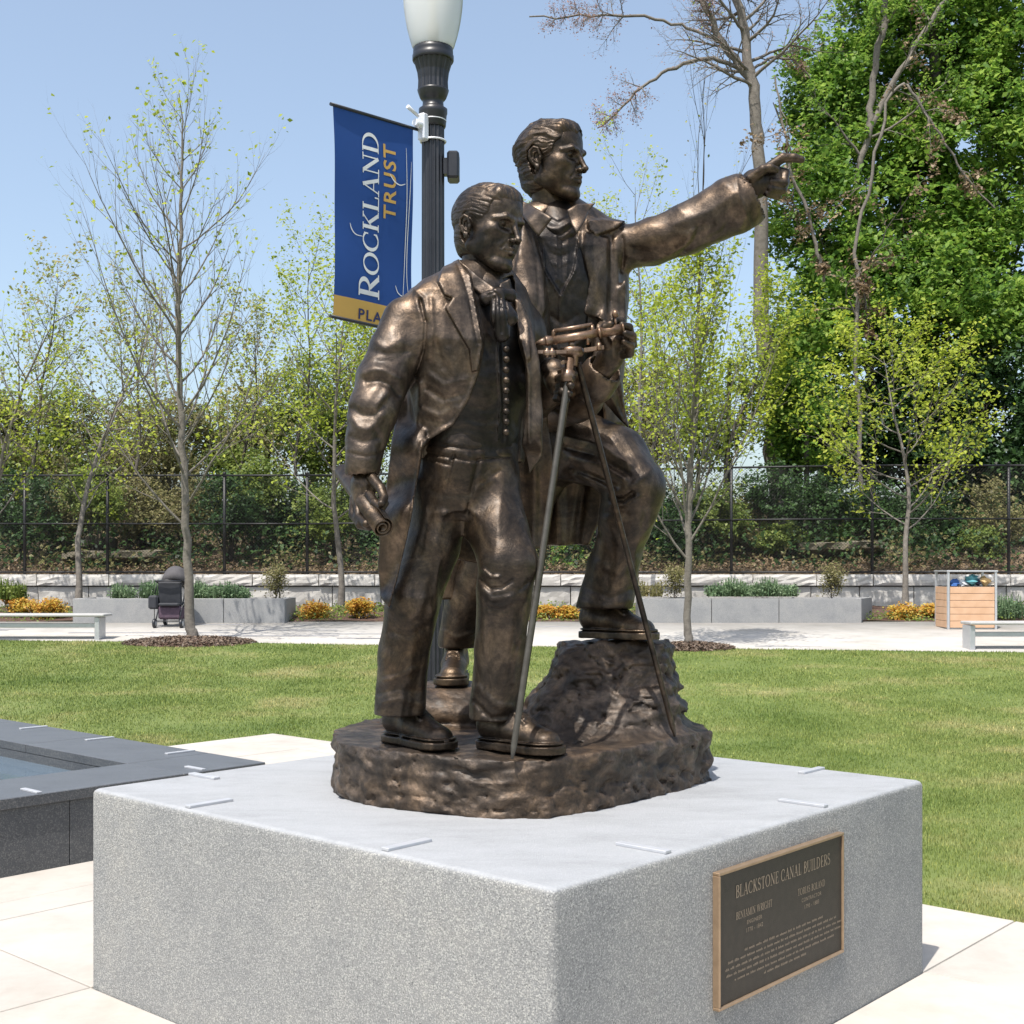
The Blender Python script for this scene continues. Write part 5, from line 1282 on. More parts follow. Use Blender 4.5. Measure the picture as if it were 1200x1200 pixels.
def sheet(poly, ctrl, t, folds=()):
    "cloth panel: pixel outline, (px, py, depth) control points for its surface, thickness, folds (polyline, width px, depth mm)"
    poly = np.array(poly, float); C = np.array(ctrl, float)
    dmin, dmax = C[:, 2].min() - 0.06, C[:, 2].max() + 0.06
    cs = [P(px, py, dd) for (px, py) in poly for dd in (dmin, dmax)]
    lo = np.min(cs, 0); hi = np.max(cs, 0)
    def fn(X, Y, Z):
        px = (600 + F * X / Y) + 0 * Z; py = (HZ - F * (Z - CH) / Y) + 0 * X
        w = 0; ys = 0
        for c in C:
            q = 1 / ((px - c[0]) ** 2 + (py - c[1]) ** 2 + 60.0) ** 1.3; w = w + q; ys = ys + q * c[2]
        ys = ys / w
        for pts, wd, amp in folds:
            ys = ys - amp * 0.001 * np.exp(-(linedist(px, py, np.array(pts, float)) / wd) ** 2)
        dy = np.abs(Y - ys) * 0.8 - t
        q = polysd(px, py, poly) * (C[:, 2].mean() / F)
        k = 0.008; h = np.clip(0.5 - 0.5 * (q - dy) / k, 0, 1)
        return q + (dy - q) * h + k * h * (1 - h)
    return fn, lo, hi
def prism_z(poly, z0, z1):
    "upright prism over a ground outline in metres"
    poly = np.array(poly, float)
    def fn(X, Y, Z):
        q = polysd(X[:, :, 0], Y[:, :, 0] + 0 * X[:, :, 0], poly)[:, :, None] if False else None
        xx, yy = np.broadcast_arrays(X[:, :, 0], Y[:, :, 0])
        q = polysd(xx, yy, poly)[:, :, None]
        return np.maximum(q, np.maximum(z0 - Z, Z - z1))
    return fn, [poly[:, 0].min(), poly[:, 1].min(), z0], [poly[:, 0].max(), poly[:, 1].max(), z1]
def xform(prim_pts, R, s, c): return [c + s * (R @ np.array(p)) for p in prim_pts]

SCULPT = thing('bronze_sculpture', (0.02, 5.05, 0.79), 'bronze statue of two men in old coats with a surveying tripod on a rock base', 'statue')

# ---- heads -----------------------------------------------------
def head(center, Hh, yaw, pitch, roll, parent, style, neck_to, mat=M_BR):
    "returns head mesh arrays; local axes: x = his left, y = forward (out of the face), z = up"
    cy, sy = math.cos(yaw), math.sin(yaw)
    f = np.array([sy, -cy, 0.0]); l = np.array([cy, sy, 0.0]); u = np.array([0, 0, 1.0])
    f2 = f * math.cos(pitch) - u * math.sin(pitch); u2 = u * math.cos(pitch) + f * math.sin(pitch)
    l2 = l * math.cos(roll) + u2 * math.sin(roll); u3 = u2 * math.cos(roll) - l * math.sin(roll)
    R = np.stack([l2, f2, u3], 1)          # columns: local axes in world
    c = np.array(center, float)
    W = lambda p: c + Hh * (R @ np.array(p, float))
    ax = R.T                               # rows: axes
    def C(a, b, ra, rb, flat=None): return cone(W(a), W(b), ra * Hh, rb * Hh, None if flat is None else (R @ np.array(flat[0], float), flat[1]))
    def E(p, r): return ell(W(p), [q * Hh for q in r], ax)
    h = 0.0026
    v = Vol(c - 0.66 * Hh - 0.02, c + 0.66 * Hh + 0.02, h)
    v.add(E((0, -0.06, 0.13), (0.315, 0.415, 0.345)))
    v.add(E((0, 0.10, -0.07), (0.265, 0.262, 0.34)), 0.06 * Hh)
    for sx in (-1, 1):
        v.add(C((sx * 0.21, -0.03, -0.24), (sx * 0.075, 0.235, -0.405), 0.075, 0.08), 0.07 * Hh)       # jaw
        v.add(E((sx * 0.175, 0.20, -0.075), (0.085, 0.10, 0.07)), 0.07 * Hh)                           # cheekbone
        v.add(E((sx * 0.20, 0.12, -0.2), (0.06, 0.12, 0.13)), 0.08 * Hh)
    v.add(E((0, 0.285, -0.415), (0.095, 0.068, 0.068)), 0.05 * Hh)                                      # chin
    v.add(E((0, 0.27, -0.25), (0.15, 0.095, 0.11)), 0.06 * Hh)                                        # muzzle
    v.add(E((0, 0.24, 0.2), (0.2, 0.11, 0.17)), 0.08 * Hh)                                           # forehead
    for sx in (-1, 1):
        v.add(C((sx * 0.040, 0.362, 0.054), (sx * 0.13, 0.345, 0.070), 0.027, 0.028), 0.03 * Hh); v.add(C((sx * 0.13, 0.345, 0.070), (sx * 0.215, 0.255, 0.042), 0.028, 0.022), 0.03 * Hh)
        v.cut(E((sx * 0.122, 0.372, -0.022), (0.082, 0.088, 0.050)), 0.035 * Hh)                           # socket
        v.cut(E((sx * 0.060, 0.385, -0.028), (0.028, 0.06, 0.045)), 0.025 * Hh)
        v.add(E((sx * 0.125, 0.246, -0.026), (0.058, 0.058, 0.05)), 0.006 * Hh)                         # eyeball
        v.add(C((sx * 0.07, 0.298, -0.016), (sx * 0.125, 0.312, 0.008), 0.010, 0.014), 0.012 * Hh)      # upper lid
        v.add(C((sx * 0.125, 0.312, 0.008), (sx * 0.19, 0.262, -0.020), 0.014, 0.010), 0.012 * Hh)
        v.add(C((sx * 0.075, 0.295, -0.050), (sx * 0.13, 0.300, -0.070), 0.008, 0.012), 0.015 * Hh)   # lower lid
        v.add(C((sx * 0.13, 0.300, -0.070), (sx * 0.185, 0.258, -0.048), 0.012, 0.008), 0.015 * Hh)
        v.cut(E((sx * 0.128, 0.310, -0.028), (0.014, 0.016, 0.014)), 0.006 * Hh)                         # pupil
    v.add(C((0, 0.335, 0.06), (0, 0.43, -0.13), 0.028, 0.034), 0.03 * Hh)                             # nose
    v.add(E((0, 0.445, -0.15), (0.036, 0.04, 0.033)), 0.02 * Hh)
    for sx in (-1, 1):
        v.add(E((sx * 0.046, 0.395, -0.165), (0.028, 0.042, 0.026)), 0.018 * Hh)
        v.cut(E((sx * 0.024, 0.425, -0.187), (0.012, 0.018, 0.010)), 0.01 * Hh)
        v.band(lambda x, y, z, d: d, 0.01)
        v.cut(C((sx * 0.085, 0.372, -0.19), (sx * 0.12, 0.325, -0.25), 0.003, 0.002), 0.04 * Hh)       # nasolabial
    v.cut(C((0, 0.40, -0.198), (0, 0.395, -0.225), 0.007, 0.007), 0.016 * Hh)
    v.add(C((-0.075, 0.335, -0.258), (0, 0.378, -0.240), 0.012, 0.020), 0.015 * Hh)
    v.add(C((0.075, 0.335, -0.258), (0, 0.378, -0.240), 0.012, 0.020), 0.015 * Hh)
    v.add(C((-0.06, 0.335, -0.282), (0, 0.368, -0.292), 0.013, 0.023), 0.015 * Hh)
    v.add(C((0.06, 0.335, -0.282), (0, 0.368, -0.292), 0.013, 0.023), 0.015 * Hh)
    for sx in (-1, 1): v.cut(C((0, 0.404, -0.266), (sx * 0.085, 0.345, -0.270), 0.006, 0.006), 0.006 * Hh)
    v.cut(C((-0.05, 0.37, -0.345), (0.05, 0.37, -0.345), 0.016, 0.016), 0.04 * Hh)
    for sx in (-1, 1):                                                                              # ears
        x0 = sx * 0.308; EY, EZ, ES = (-.035, -.055, .80) if style == 0 else (-.02, -.03, .86)
        T_ = lambda p: (x0 + (p[0]) * sx, EY + p[1] * ES, EZ + p[2] * ES)
        v.add(E(T_((.0, 0, 0)), (0.03, 0.075 * ES, 0.12 * ES)), 0.012 * Hh)
        v.cut(E(T_((.042, 0.005, 0.01)), (0.034, 0.045 * ES, 0.085 * ES)), 0.010 * Hh)
        ring = [(.026, .055, .04), (.034, .035, .11), (.043, -.025, .135), (.050, -.080, .09), (.046, -.080, .01), (.033, -.040, -.065), (.018, .005, -.12)]
        for a, b in zip(ring[:-1], ring[1:]): v.add(C(T_(a), T_(b), 0.015, 0.015), 0.006 * Hh)
        v.add(E(T_((.013, .013, -.125)), (0.020, 0.030, 0.036)), 0.012 * Hh)
        v.add(E(T_((.015, .06, -.01)), (0.02, 0.018, 0.035)), 0.012 * Hh)
        ring = [(.028, .015, .08), (.034, -.035, .06), (.028, -.04, -.01), (.022, .005, -.06)]
        for a, b in zip(ring[:-1], ring[1:]): v.add(C(T_(a), T_(b), 0.010, 0.010), 0.008 * Hh)
    v.rough_(0.0022, 26, 3, 5)
    # hair
    g = Vol(c - 0.66 * Hh - 0.02, c + 0.66 * Hh + 0.02, h)
    def hair(X, Y, Z):
        x, y, z = X - c[0], Y - c[1], Z - c[2]
        lx, ly, lz = [(x * R[0, i] + y * R[1, i] + z * R[2, i]) / Hh for i in range(3)]
        q = np.sqrt((lx / 0.332) ** 2 + ((ly + 0.06) / 0.432) ** 2 + ((lz - 0.13) / 0.362) ** 2)
        dd = (q - 1) * 0.34
        low = np.sqrt((lx / 0.30) ** 2 + ((ly + 0.10) / 0.34) ** 2 + ((lz + 0.05) / 0.42) ** 2)
        dd = np.minimum(dd, (low - 1) * 0.3 + 0.012)
        wob = 0.03 * fbm(lx * 9, ly * 9, lz * 9, 2, 31 + style)
        # hairline: high over the forehead, down the temples to the front of the ear, round the ear, down to the nape
        fr = 0.268 + 0.012 * style
        hl = np.where(ly > 0.02, fr - 0.9 * np.maximum(0, np.abs(lx) - 0.14) - 0.0, 0)
        a_front = (fr + (0.05 if style else 0.0) * np.sin(lx * 16) - 0.25 * np.abs(lx)) - lz          # >0 : below the line
        lim_y = 0.135 + 0.50 * np.clip(lz - 0.0, 0, 0.3) + (0.01 if style else 0.0)                    # temple line
        front_cut = np.minimum(ly - lim_y, a_front) * 0.85
        side = np.maximum(-(ly + 0.02), 0) 
        bottom = np.where(ly > 0.03, -0.10, np.where(ly > -0.17, 0.10, -0.36 - 0.06 * style)) - lz
        ear = 0.150 - np.sqrt(((ly + 0.045) / 0.72) ** 2 + (lz + (.065 if style == 0 else .04)) ** 2)
        cutr = np.maximum(np.maximum(front_cut, np.where(np.abs(lx) > 0.15, ear, -1)), np.where(ly > 0.03, -0.10 - lz, -0.34 - 0.05 * style - lz))
        cutr = cutr + wob + .022 * np.abs(np.sin(lx * 17 + ly * 9 + 4 * wob / .03)) - .01
        # locks: warped ridges combed from the crown forwards
        ang = np.arctan2(lx, lz - 0.02) * (1.0 if style else 1.15)
        warp = fbm(lx * 5, ly * 5, lz * 5, 3, 7 + style)
        if style: ph = ang * 13 + ly * 10 + warp * 6
        else: ph = ang * 19 + ly * 5 + warp * 8
        lock = np.clip(1 - np.abs(vnoise(ang * (5.5 if style else 8) + warp * 2.2, ly * 3.4, lz * 2.6, 61)) * 2.4, -.2, 1)
        fine = 1 - np.abs(vnoise(ang * 21 + warp * 5, ly * 6 + 3, lz * 5, 62)) * 2
        am = 0.018 if style else 0.011
        front_lift = 0.05 * np.exp(-((ly - 0.27) / 0.11) ** 2 - ((lz - 0.36) / 0.12) ** 2) * (1 if style else 0.8)
        fr_m = np.clip((ly - .0) / .18, 0, 1) * np.clip((lz - .22) / .12, 0, 1)
        fringe = 1 - np.abs(vnoise(lx * 15 + warp * 1.2, ly * 2.0, lz * 2.0, 63)) * 2.2
        if style == 0: lock = lock * .28 * (1 - fr_m) + fringe * fr_m * 1.7
        else: lock = lock * (1 - fr_m * .5) + fringe * fr_m * .8
        dd = dd - am * lock - 0.007 * fine + 0.010 - front_lift
        k = 0.02; hh = np.clip(0.5 - 0.5 * (dd - cutr) / k, 0, 1)
        return (dd + (cutr - dd) * hh + k * hh * (1 - hh)) * Hh * 0.8
    g.add((hair, c - 0.62 * Hh, c + 0.62 * Hh))
    # neck joins the collar
    if neck_to is not None:
        nv = Vol(np.minimum(W((0, 0, -0.2)), neck_to) - 0.22, np.maximum(W((0, 0, -0.2)), neck_to) + 0.22, 0.005)
        nv.add(cone(W((0, -0.10, -0.20)), neck_to, 0.185 * Hh, 0.21 * Hh), 0.0)
        for sx in (-1, 1): nv.add(cone(W((sx * 0.2, -0.1, -0.15)), np.array(neck_to) + (f * 0.05 + l * sx * 0.02), 0.035 * Hh, 0.03 * Hh), 0.02)
        nv.add(cone(W((0, 0.08, -0.36)), np.array(neck_to) + f * 0.055, 0.045 * Hh, 0.05 * Hh), 0.02)
    return v, g, (nv if neck_to is not None else None), W
def joined(name, vols, mat, parent):
    Vs, Fs, o = [], [], 0
    for v in vols:
        a, b = v.nets(); Vs.append(a); Fs.append(b + o); o += len(a)
    return npmesh(name, np.concatenate(Vs), np.concatenate(Fs), mat, parent, True)
def shoe(heel, toe, L, parent, up=0.0, mat=M_BR):
    "laced leather shoe: heel point and toe direction on the ground"
    heel = np.array(heel, float); toe = np.array(toe, float)
    u = toe - heel; u[2] = 0; u /= np.linalg.norm(u); w = np.array([-u[1], u[0], 0]); z = np.array([0, 0, 1.0])
    sl = (toe[2] - heel[2]) / np.linalg.norm((toe - heel)[:2])
    uu = u + z * sl; uu /= np.linalg.norm(uu); zz = np.cross(uu, w); zz = zz if zz[2] > 0 else -zz
    W = lambda a, b, c: heel + uu * (a * L) + w * (b * L) + zz * (c * L)
    v = Vol(heel - L * 1.15, heel + L * 1.25, 0.0042)
    v.add(cone(W(.13, 0, .20), W(.42, 0.0, .20), .125 * L, .15 * L, (zz, 1.05)))
    v.add(cone(W(.42, 0, .19), W(.79, .01, .105), .145 * L, .142 * L, (zz, 1.22)), .015)
    v.add(cone(W(.14, 0, .25), W(.17, 0, .50), .125 * L, .15 * L), .05)
    v.add(cone(W(.2, 0, .42), W(.70, 0, .15), .115 * L, .085 * L), .02)
    def foot(r0, r1, z0, z1):
        def fn(X, Y, Z):
            x, y, q = X - heel[0], Y - heel[1], Z - heel[2]
            a = (x * uu[0] + y * uu[1] + q * uu[2]) / L; b = (x * w[0] + y * w[1]) / L; c = (x * zz[0] + y * zz[1] + q * zz[2]) / L
            t = np.clip((a - .13) / (.78 - .13), 0, 1)
            rr = r0 + (r1 - r0) * t - 0.022 * np.exp(-((t - .35) / .2) ** 2)
            dd = np.sqrt((a - .13 - t * .65) ** 2 + b * b) - rr
            return np.maximum(dd, np.maximum(z0 - c, c - z1)) * L
        return fn, heel - L * 1.12, heel + L * 1.2
    vv = v.d.copy()
    v.cut(cone(W(.5, 0, -0.5), W(.5, 0, -.5), .5 * L, .5 * L), 0.0)
    v.cut(foot(.2, .2, -.3, .0), 0)
    v.add(foot(.160, .205, 0.0, .075), .002)
    v.add(foot(.146, .186, .088, .108), .002)
    for i in range(3):
        a = .40 + .07 * i; hz = .400 - .045 * i
        v.add(cone(W(a, -.055, hz), W(a + .05, .055, hz), .010 * L, .010 * L), .004)
        v.add(cone(W(a + .05, -.055, hz), W(a, .055, hz), .010 * L, .010 * L), .004)
    for sx in (-1, 1): v.add(cone(W(.35, sx * .05, .43), W(.62, sx * .085, .27), .013 * L, .011 * L), .006)
    v.rough_(0.002, 22, 3, 3)
    return v.build('shoe', mat, parent)
def fingers(vol, lst, k=0.004):
    for pts in lst:
        for a, b in zip(pts[:-1], pts[1:]): vol.add(cone(P(*a[:3]), P(*b[:3]), a[3], b[3]), k)

# ================= MAN IN FRONT =================
TH1 = math.radians(36)
def make_man1():
    hc = P(573, 267, 4.50)
    hd, hr, nk, W = head(hc, 0.325, math.radians(50), math.radians(7), math.radians(-2), SCULPT, 0, P(560, 345, 4.53))
    # right hand gripping the rolled plan
    hv = VB(396, 632, 466, 530, 4.10, 4.42, 0.0035)
    hv.add(cone(P(429, 545, 4.33), P(428, 568, 4.31), .040, .036), .01)
    hv.add(cone(P(426, 568, 4.31), P(425, 590, 4.30), .040, .036, (np.array([1, 0, 0]), 1.0)), .02)
    hv.add(cone(P(420, 566, 4.33), P(417, 592, 4.33), .025, .022), .015)
    fingers(hv, [[(415, 585, 4.31, .016), (414, 603, 4.29, .0155), (422, 615, 4.24, .0145), (433, 618, 4.23, .012)],
                 [(420, 588, 4.29, .016), (420, 606, 4.26, .0155), (429, 614, 4.21, .0145), (440, 612, 4.21, .012)],
                 [(427, 586, 4.27, .016), (430, 600, 4.23, .0155), (438, 606, 4.19, .0145), (446, 602, 4.20, .012)],
                 [(433, 580, 4.26, .016), (439, 590, 4.22, .0155), (447, 595, 4.19, .014), (452, 590, 4.2, .011)],
                 [(436, 560, 4.27, .018), (446, 572, 4.23, .017), (450, 583, 4.20, .014), (447, 590, 4.17, .0125)]])
    hv.strokes([([(424, 570), (421, 590)], 2, 2), ([(430, 568), (430, 586)], 2, 2), ([(434, 566), (440, 585)], 2, 2)])
    # left hand on the tripod
    lv = VB(626, 482, 686, 415, 4.40, 4.76, 0.0035)
    lv.add(cone(P(643, 432, 4.660), P(651, 446, 4.620), .036, .038), .02)
    lv.add(cone(P(651, 446, 4.620), P(655, 458, 4.600), .036, .03), .02)
    fingers(lv, [[(655, 444, 4.580, .016), (663, 441, 4.500, .0155), (670, 443, 4.470, .013)],
                 [(655, 452, 4.570, .016), (661, 450, 4.490, .0155), (669, 452, 4.460, .013)],
                 [(654, 460, 4.570, .016), (659, 459, 4.490, .0155), (667, 461, 4.470, .013)],
                 [(652, 467, 4.580, .015), (657, 467, 4.510, .014), (664, 469, 4.480, .012)],
                 [(657, 438, 4.600, .017), (667, 433, 4.540, .015), (673, 438, 4.500, .013)]])
    body = joined('bronze_man', [hd, nk], M_BR, SCULPT); tag(body, 'man in front with short hair, holding a rolled plan'); hv.build('hand', M_BR, body); lv.build('hand', M_BR, body)
    hr.build('hair', M_BR, body)
    # waistcoat and shirt
    lo, hi = P(395, 730, 4.95) + np.array([-.05, -.9, 0]), P(700, 290, 4.9) + np.array([0, .12, .05])
    tor = [(566, 322, 4.55, .085, .085), (563, 337, 4.55, .14, .10), (558, 360, 4.53, .215, .125), (555, 400, 4.52, .235, .15), (556, 450, 4.53, .215, .15), (554, 500, 4.55, .178, .135), (552, 540, 4.56, .170, .135)]
    w = VB(470, 560, 655, 306, 4.25, 4.85, 0.0050)
    w.add(loft(tor, TH1))
    w.strokes([([(587, 380), (584, 410), (585, 440), (587, 475), (583, 514)], 1.3, 14), ([(592, 375), (594, 440), (594, 515)], 6, 4), ([(589, 378), (590, 515)], 2.0, -6),
               ([(545, 440), (570, 452), (583, 450)], 4, -3), ([(540, 470), (565, 480), (582, 478)], 4, -4), ([(535, 492), (560, 500), (582, 497)], 4, 4),
               ([(560, 400), (575, 415)], 4, -4), ([(600, 440), (612, 460)], 4, -3)])
    w.rough_(0.007, 14, 3, 11)
    wc = w.build('waistcoat', M_VEST, body)
    for i in range(9):
        py = 409 + i * 12.2
        c = P(593 + (i % 2) * .3, py, 4.36)
        MB().lathe(c, [(0.001, .012), (.008, .010), (.0115, .004), (.0115, -.012), (.001, -.03)], 12, ax=Matrix.Rotation(math.radians(90), 3, 'X')).build('button', M_BR, body)
    # shirt collar and cravat
    cv = VB(528, 400, 612, 298, 4.3, 4.66, 0.0038)
    cv.add(cone(P(562, 333, 4.53), P(566, 345, 4.50), .085, .088))
    cv.cut(cone(P(562, 290, 4.53), P(563, 330, 4.53), .074, .074))
    cv.add(sheet([(537, 303), (546, 310), (562, 324), (580, 337), (577, 356), (566, 348), (548, 333), (538, 318)], [(538, 310, 4.44), (560, 328, 4.40), (578, 345, 4.37)], .006), .006)
    cv.add(sheet([(586, 332), (598, 326), (600, 345), (590, 352), (582, 345)], [(584, 340, 4.38), (598, 335, 4.42)], .006), .004)
    cr = VB(560, 402, 612, 326, 4.28, 4.46, 0.0038)
    cr.add(ell(P(583, 346, 4.385), (.036, .03, .028)))
    cr.add(cone(P(582, 350, 4.37), P(586, 372, 4.35), .024, .032), .01)
    cr.add(cone(P(584, 350, 4.37), P(597, 372, 4.37), .02, .030), .01)
    cr.add(cone(P(580, 344, 4.36), P(570, 350, 4.38), .018, .026), .01)
    cr.add(cone(P(586, 343, 4.37), P(598, 346, 4.40), .018, .024), .01)
    cr.add(cone(P(586, 368, 4.35), P(588, 392, 4.36), .034, .028), .01)
    cr.strokes([([(580, 348), (579, 385)], 1.5, -7), ([(586, 350), (588, 390)], 1.4, -7), ([(592, 350), (596, 380)], 1.4, -6), ([(572, 346), (580, 343)], 1.5, -5), ([(575, 338), (590, 352)], 1.3, -5), ([(583, 356), (594, 362)], 1.3, -5)])
    cv.build('shirt_collar', M_COAT, body); cr.build('cravat', M_VEST, body)
    # trousers
    t = VB(436, 866, 640, 508, 4.26, 4.80, 0.0050)
    t.add(loft([(551, 512, 4.56, .176, .138), (549, 535, 4.56, .180, .142), (547, 565, 4.57, .180, .148), (547, 600, 4.58, .145, .13)], TH1))
    t.chain([(519, 575, 4.56, .104), (506, 640, 4.56, .100), (484, 705, 4.56, .090), (472, 770, 4.60, .088), (469, 832, 4.63, .090)], .05)
    t.chain([(572, 570, 4.58, .100), (583, 620, 4.50, .102), (596, 660, 4.44, .101), (591, 690, 4.45, .094), (587, 760, 4.52, .088), (580, 838, 4.58, .090)], .05)
    t.strokes([([(500, 520), (555, 527), (597, 522)], 1.6, -8), ([(498, 531), (550, 540), (596, 535)], 1.6, -8), ([(548, 534), (552, 545)], 3, 5),
               ([(503, 538), (526, 545), (532, 533)], 1.5, -7), ([(532, 534), (524, 562)], 1.6, -6), ([(564, 530), (566, 560)], 5, 5),
               ([(560, 540), (548, 600)], 3, -10), ([(575, 560), (560, 572), (548, 590)], 4, 7), ([(585, 552), (566, 566)], 3, -7),
               ([(500, 570), (520, 580), (545, 578)], 5, -6), ([(500, 600), (530, 605), (548, 600)], 5, 6),
               ([(566, 668), (575, 676), (585, 676)], 2.2, 14), ([(564, 680), (575, 690), (590, 688), (600, 680)], 2.5, -13), ([(566, 690), (576, 703), (596, 700)], 3, 9), ([(570, 712), (590, 716), (610, 705)], 3, -6),
               ([(610, 690), (620, 680)], 3, -8), ([(600, 700), (598, 760), (590, 830)], 5, 7), ([(575, 730), (572, 800), (566, 835)], 4, -8),
               ([(612, 750), (604, 775), (600, 800)], 3, 7), ([(605, 755), (596, 790)], 3, -8), ([(560, 805), (580, 826), (600, 828)], 4, 9), ([(556, 822), (575, 842), (600, 838)], 3, -9),
               ([(450, 798), (470, 792), (485, 785)], 4, 9), ([(445, 812), (465, 806), (490, 812)], 4, -8), ([(448, 824), (470, 820), (494, 826)], 4, 8),
               ([(455, 715), (475, 730), (500, 700)], 5, 7), ([(460, 740), (480, 745), (498, 735)], 5, -7), ([(485, 740), (480, 800)], 5, 6), ([(462, 720), (458, 790)], 5, -5),
               ([(520, 600), (505, 660), (490, 720)], 5, 7), ([(505, 600), (492, 650)], 4, -6)])
    t.drape(.0058, 9, 2.3, 21); t.rough_(0.0022, 16, 3, 21); t.hem((468, 837, 4.63)); t.hem((581, 843, 4.58))
    t.build('trousers', M_BR, body)
    # coat: sleeves, body with open front, tails, lapels
    c = VB(396, 722, 678, 302, 4.14, 4.97, 0.0052)
    c.add(loft([(564, 308, 4.56, .075, .09), (562, 322, 4.56, .145, .105), (558, 334, 4.55, .205, .118), (552, 352, 4.54, .250, .135), (548, 378, 4.53, .262, .158), (548, 410, 4.52, .25, .175), (551, 450, 4.54, .23, .172), (548, 500, 4.57, .215, .165), (545, 540, 4.60, .22, .165)], TH1))
    def opening(X, Y, Z): pass
    front_gap = [(551, 322), (556, 350), (561, 375), (566, 403), (560, 434), (549, 465), (530, 497), (503, 513), (491, 527), (470, 700), (640, 720), (619, 545), (620, 480), (617, 424), (610, 398), (605, 352), (601, 322), (575, 335)]
    gp = np.array(front_gap, float)
    def gapfn(x, y, z, d):
        px = 600 + F * x / y; py = HZ - F * (z - CH) / y
        q = polysd(px, py, gp) * (4.4 / F)
        front = (y - (4.52 + (x - P(555, 400, 4.52)[0]) * math.tan(TH1) * 0.5)) 
        return np.maximum(d, np.minimum(np.where(front < 0, -q, -0.5), 0.5))
    c.d = np.where(np.abs(c.d) < 5, c.d, c.d)
    i, j, k = np.nonzero(c.d < 0.06)
    c.d[i, j, k] = gapfn(c.ax[0][i], c.ax[1][j], c.ax[2][k], c.d[i, j, k])
    # tails
    c.add(sheet([(492, 425), (501, 470), (498, 517), (489, 558), (481, 612), (470, 660), (456, 711), (446, 698), (444, 660), (447, 610), (453, 565), (461, 500), (470, 450), (480, 425)],
                [(488, 440, 4.47), (470, 455, 4.55), (490, 520, 4.385), (478, 600, 4.39), (458, 700, 4.40), (447, 690, 4.50), (452, 570, 4.56), (468, 480, 4.52)], .011,
                [([(494, 518), (489, 558), (481, 612), (470, 660), (456, 711)], 2.2, 12)]), .010)
    c.add(sheet([(474, 440), (520, 480), (640, 480), (650, 560), (640, 640), (560, 660), (480, 640), (460, 560)], [(480, 500, 4.75), (560, 500, 4.80), (640, 500, 4.85), (470, 620, 4.75), (560, 640, 4.86), (640, 620, 4.92)], .012,
                [([(520, 480), (515, 660)], 8, 25), ([(580, 480), (585, 660)], 8, -20), ([(625, 500), (625, 640)], 6, 20)]), .01)
    c.add(sheet([(604, 345), (622, 380), (632, 420), (636, 480), (634, 535), (620, 556), (612, 520), (618, 480), (616, 430), (608, 400)], [(610, 360, 4.50), (620, 420, 4.44), (625, 500, 4.46), (630, 550, 4.56)], .012, [([(612, 400), (620, 440), (620, 520)], 2, 10)]), .012)
    # right sleeve (left in the picture)
    c.chain([(474, 376, 4.42, .080), (462, 411, 4.39, .085), (448, 446, 4.36, .086), (437, 480, 4.33, .083), (429, 514, 4.31, .066), (426, 543, 4.30, .054)], .035)
    c.add(cone(P(427, 531, 4.30), P(425, 548, 4.30), .061, .058), .006)
    # left sleeve reaching to the tripod
    c.chain([(612, 385, 4.68, .080), (624, 425, 4.76, .078), (630, 462, 4.80, .074), (638, 458, 4.76, .068), (648, 438, 4.66, .054)], .03)
    lap = [(519, 311), (513, 330), (521, 346), (530, 349), (522, 361), (536, 386), (550, 410), (553, 436), (560, 434), (566, 403), (561, 375), (556, 350), (551, 322), (537, 304)]
    lapR = [(603, 350), (610, 352), (620, 380), (622, 420), (617, 424), (608, 398)]
    c.layer([(lap, .018, 1.4), (lapR, .012, 1.5)])
    c.strokes([([(551, 322), (556, 350), (561, 375), (566, 403), (560, 434), (549, 465), (530, 497), (503, 513), (491, 527)], 2.4, 12),
               ([(535, 306), (544, 330), (550, 352), (556, 385), (560, 402)], 1.6, -7),
               ([(500, 372), (496, 350), (484, 338), (470, 341)], 2.2, 5), ([(493, 352), (499, 378), (497, 410), (487, 440)], 2.4, -11), ([(505, 350), (507, 385), (503, 420)], 3, 6),
               ([(426, 436), (438, 432), (452, 434), (468, 444)], 5, 12), ([(432, 448), (444, 446), (458, 452), (466, 462)], 4.5, -16), ([(444, 424), (462, 422), (478, 412)], 4, -7), ([(458, 448), (446, 468), (440, 480)], 4, 7),
               ([(411, 490), (420, 500), (430, 503), (440, 498), (447, 488)], 5, 12), ([(414, 479), (424, 486), (436, 486), (448, 474)], 4.5, -12), ([(412, 512), (426, 518), (446, 512)], 4, -7), ([(440, 505), (446, 520), (444, 535)], 3.5, -7),
               ([(440, 400), (452, 408), (470, 398)], 5, 7), ([(436, 412), (455, 416), (475, 410)], 4, -6), ([(455, 460), (440, 480)], 3, 8),
               ([(505, 440), (520, 452), (545, 445)], 4, 7), ([(500, 455), (520, 468), (540, 462)], 4, -8), ([(495, 480), (515, 488), (535, 478)], 4, 7), ([(510, 400), (520, 430)], 4, -7), ([(525, 410), (532, 440), (525, 470)], 4, 6),
               ([(492, 450), (488, 500)], 4, 8), ([(408, 531), (430, 535), (452, 530)], 1.6, -5)])
    c.drape(.0040, 8, 2.6, 41); c.rough_(0.0022, 18, 3, 41); c.cut(cone(P(425, 554, 4.30), P(424, 568, 4.30), .050, .056), .003)
    c.build('coat', M_COAT, body)
    shoe(P(456, 855, 4.78) * [1, 1, 0] + [0, 0, 1.004], P(516, 880, 4.55) * [1, 1, 0] + [0, 0, 1.004], .37, body)
    shoe(P(565, 862, 4.64) * [1, 1, 0] + [0, 0, 1.0], P(652, 886, 4.41) * [1, 1, 0] + [0, 0, 1.004], .375, body)
    # the rolled plan in his hand
    a, b2 = Vector(P(402, 552, 4.46)), Vector(P(449, 619, 4.14)); ax = (b2 - a).normalized(); u = ax.orthogonal().normalized(); w2 = ax.cross(u)
    s = MB(); N_ = 60; ring = []
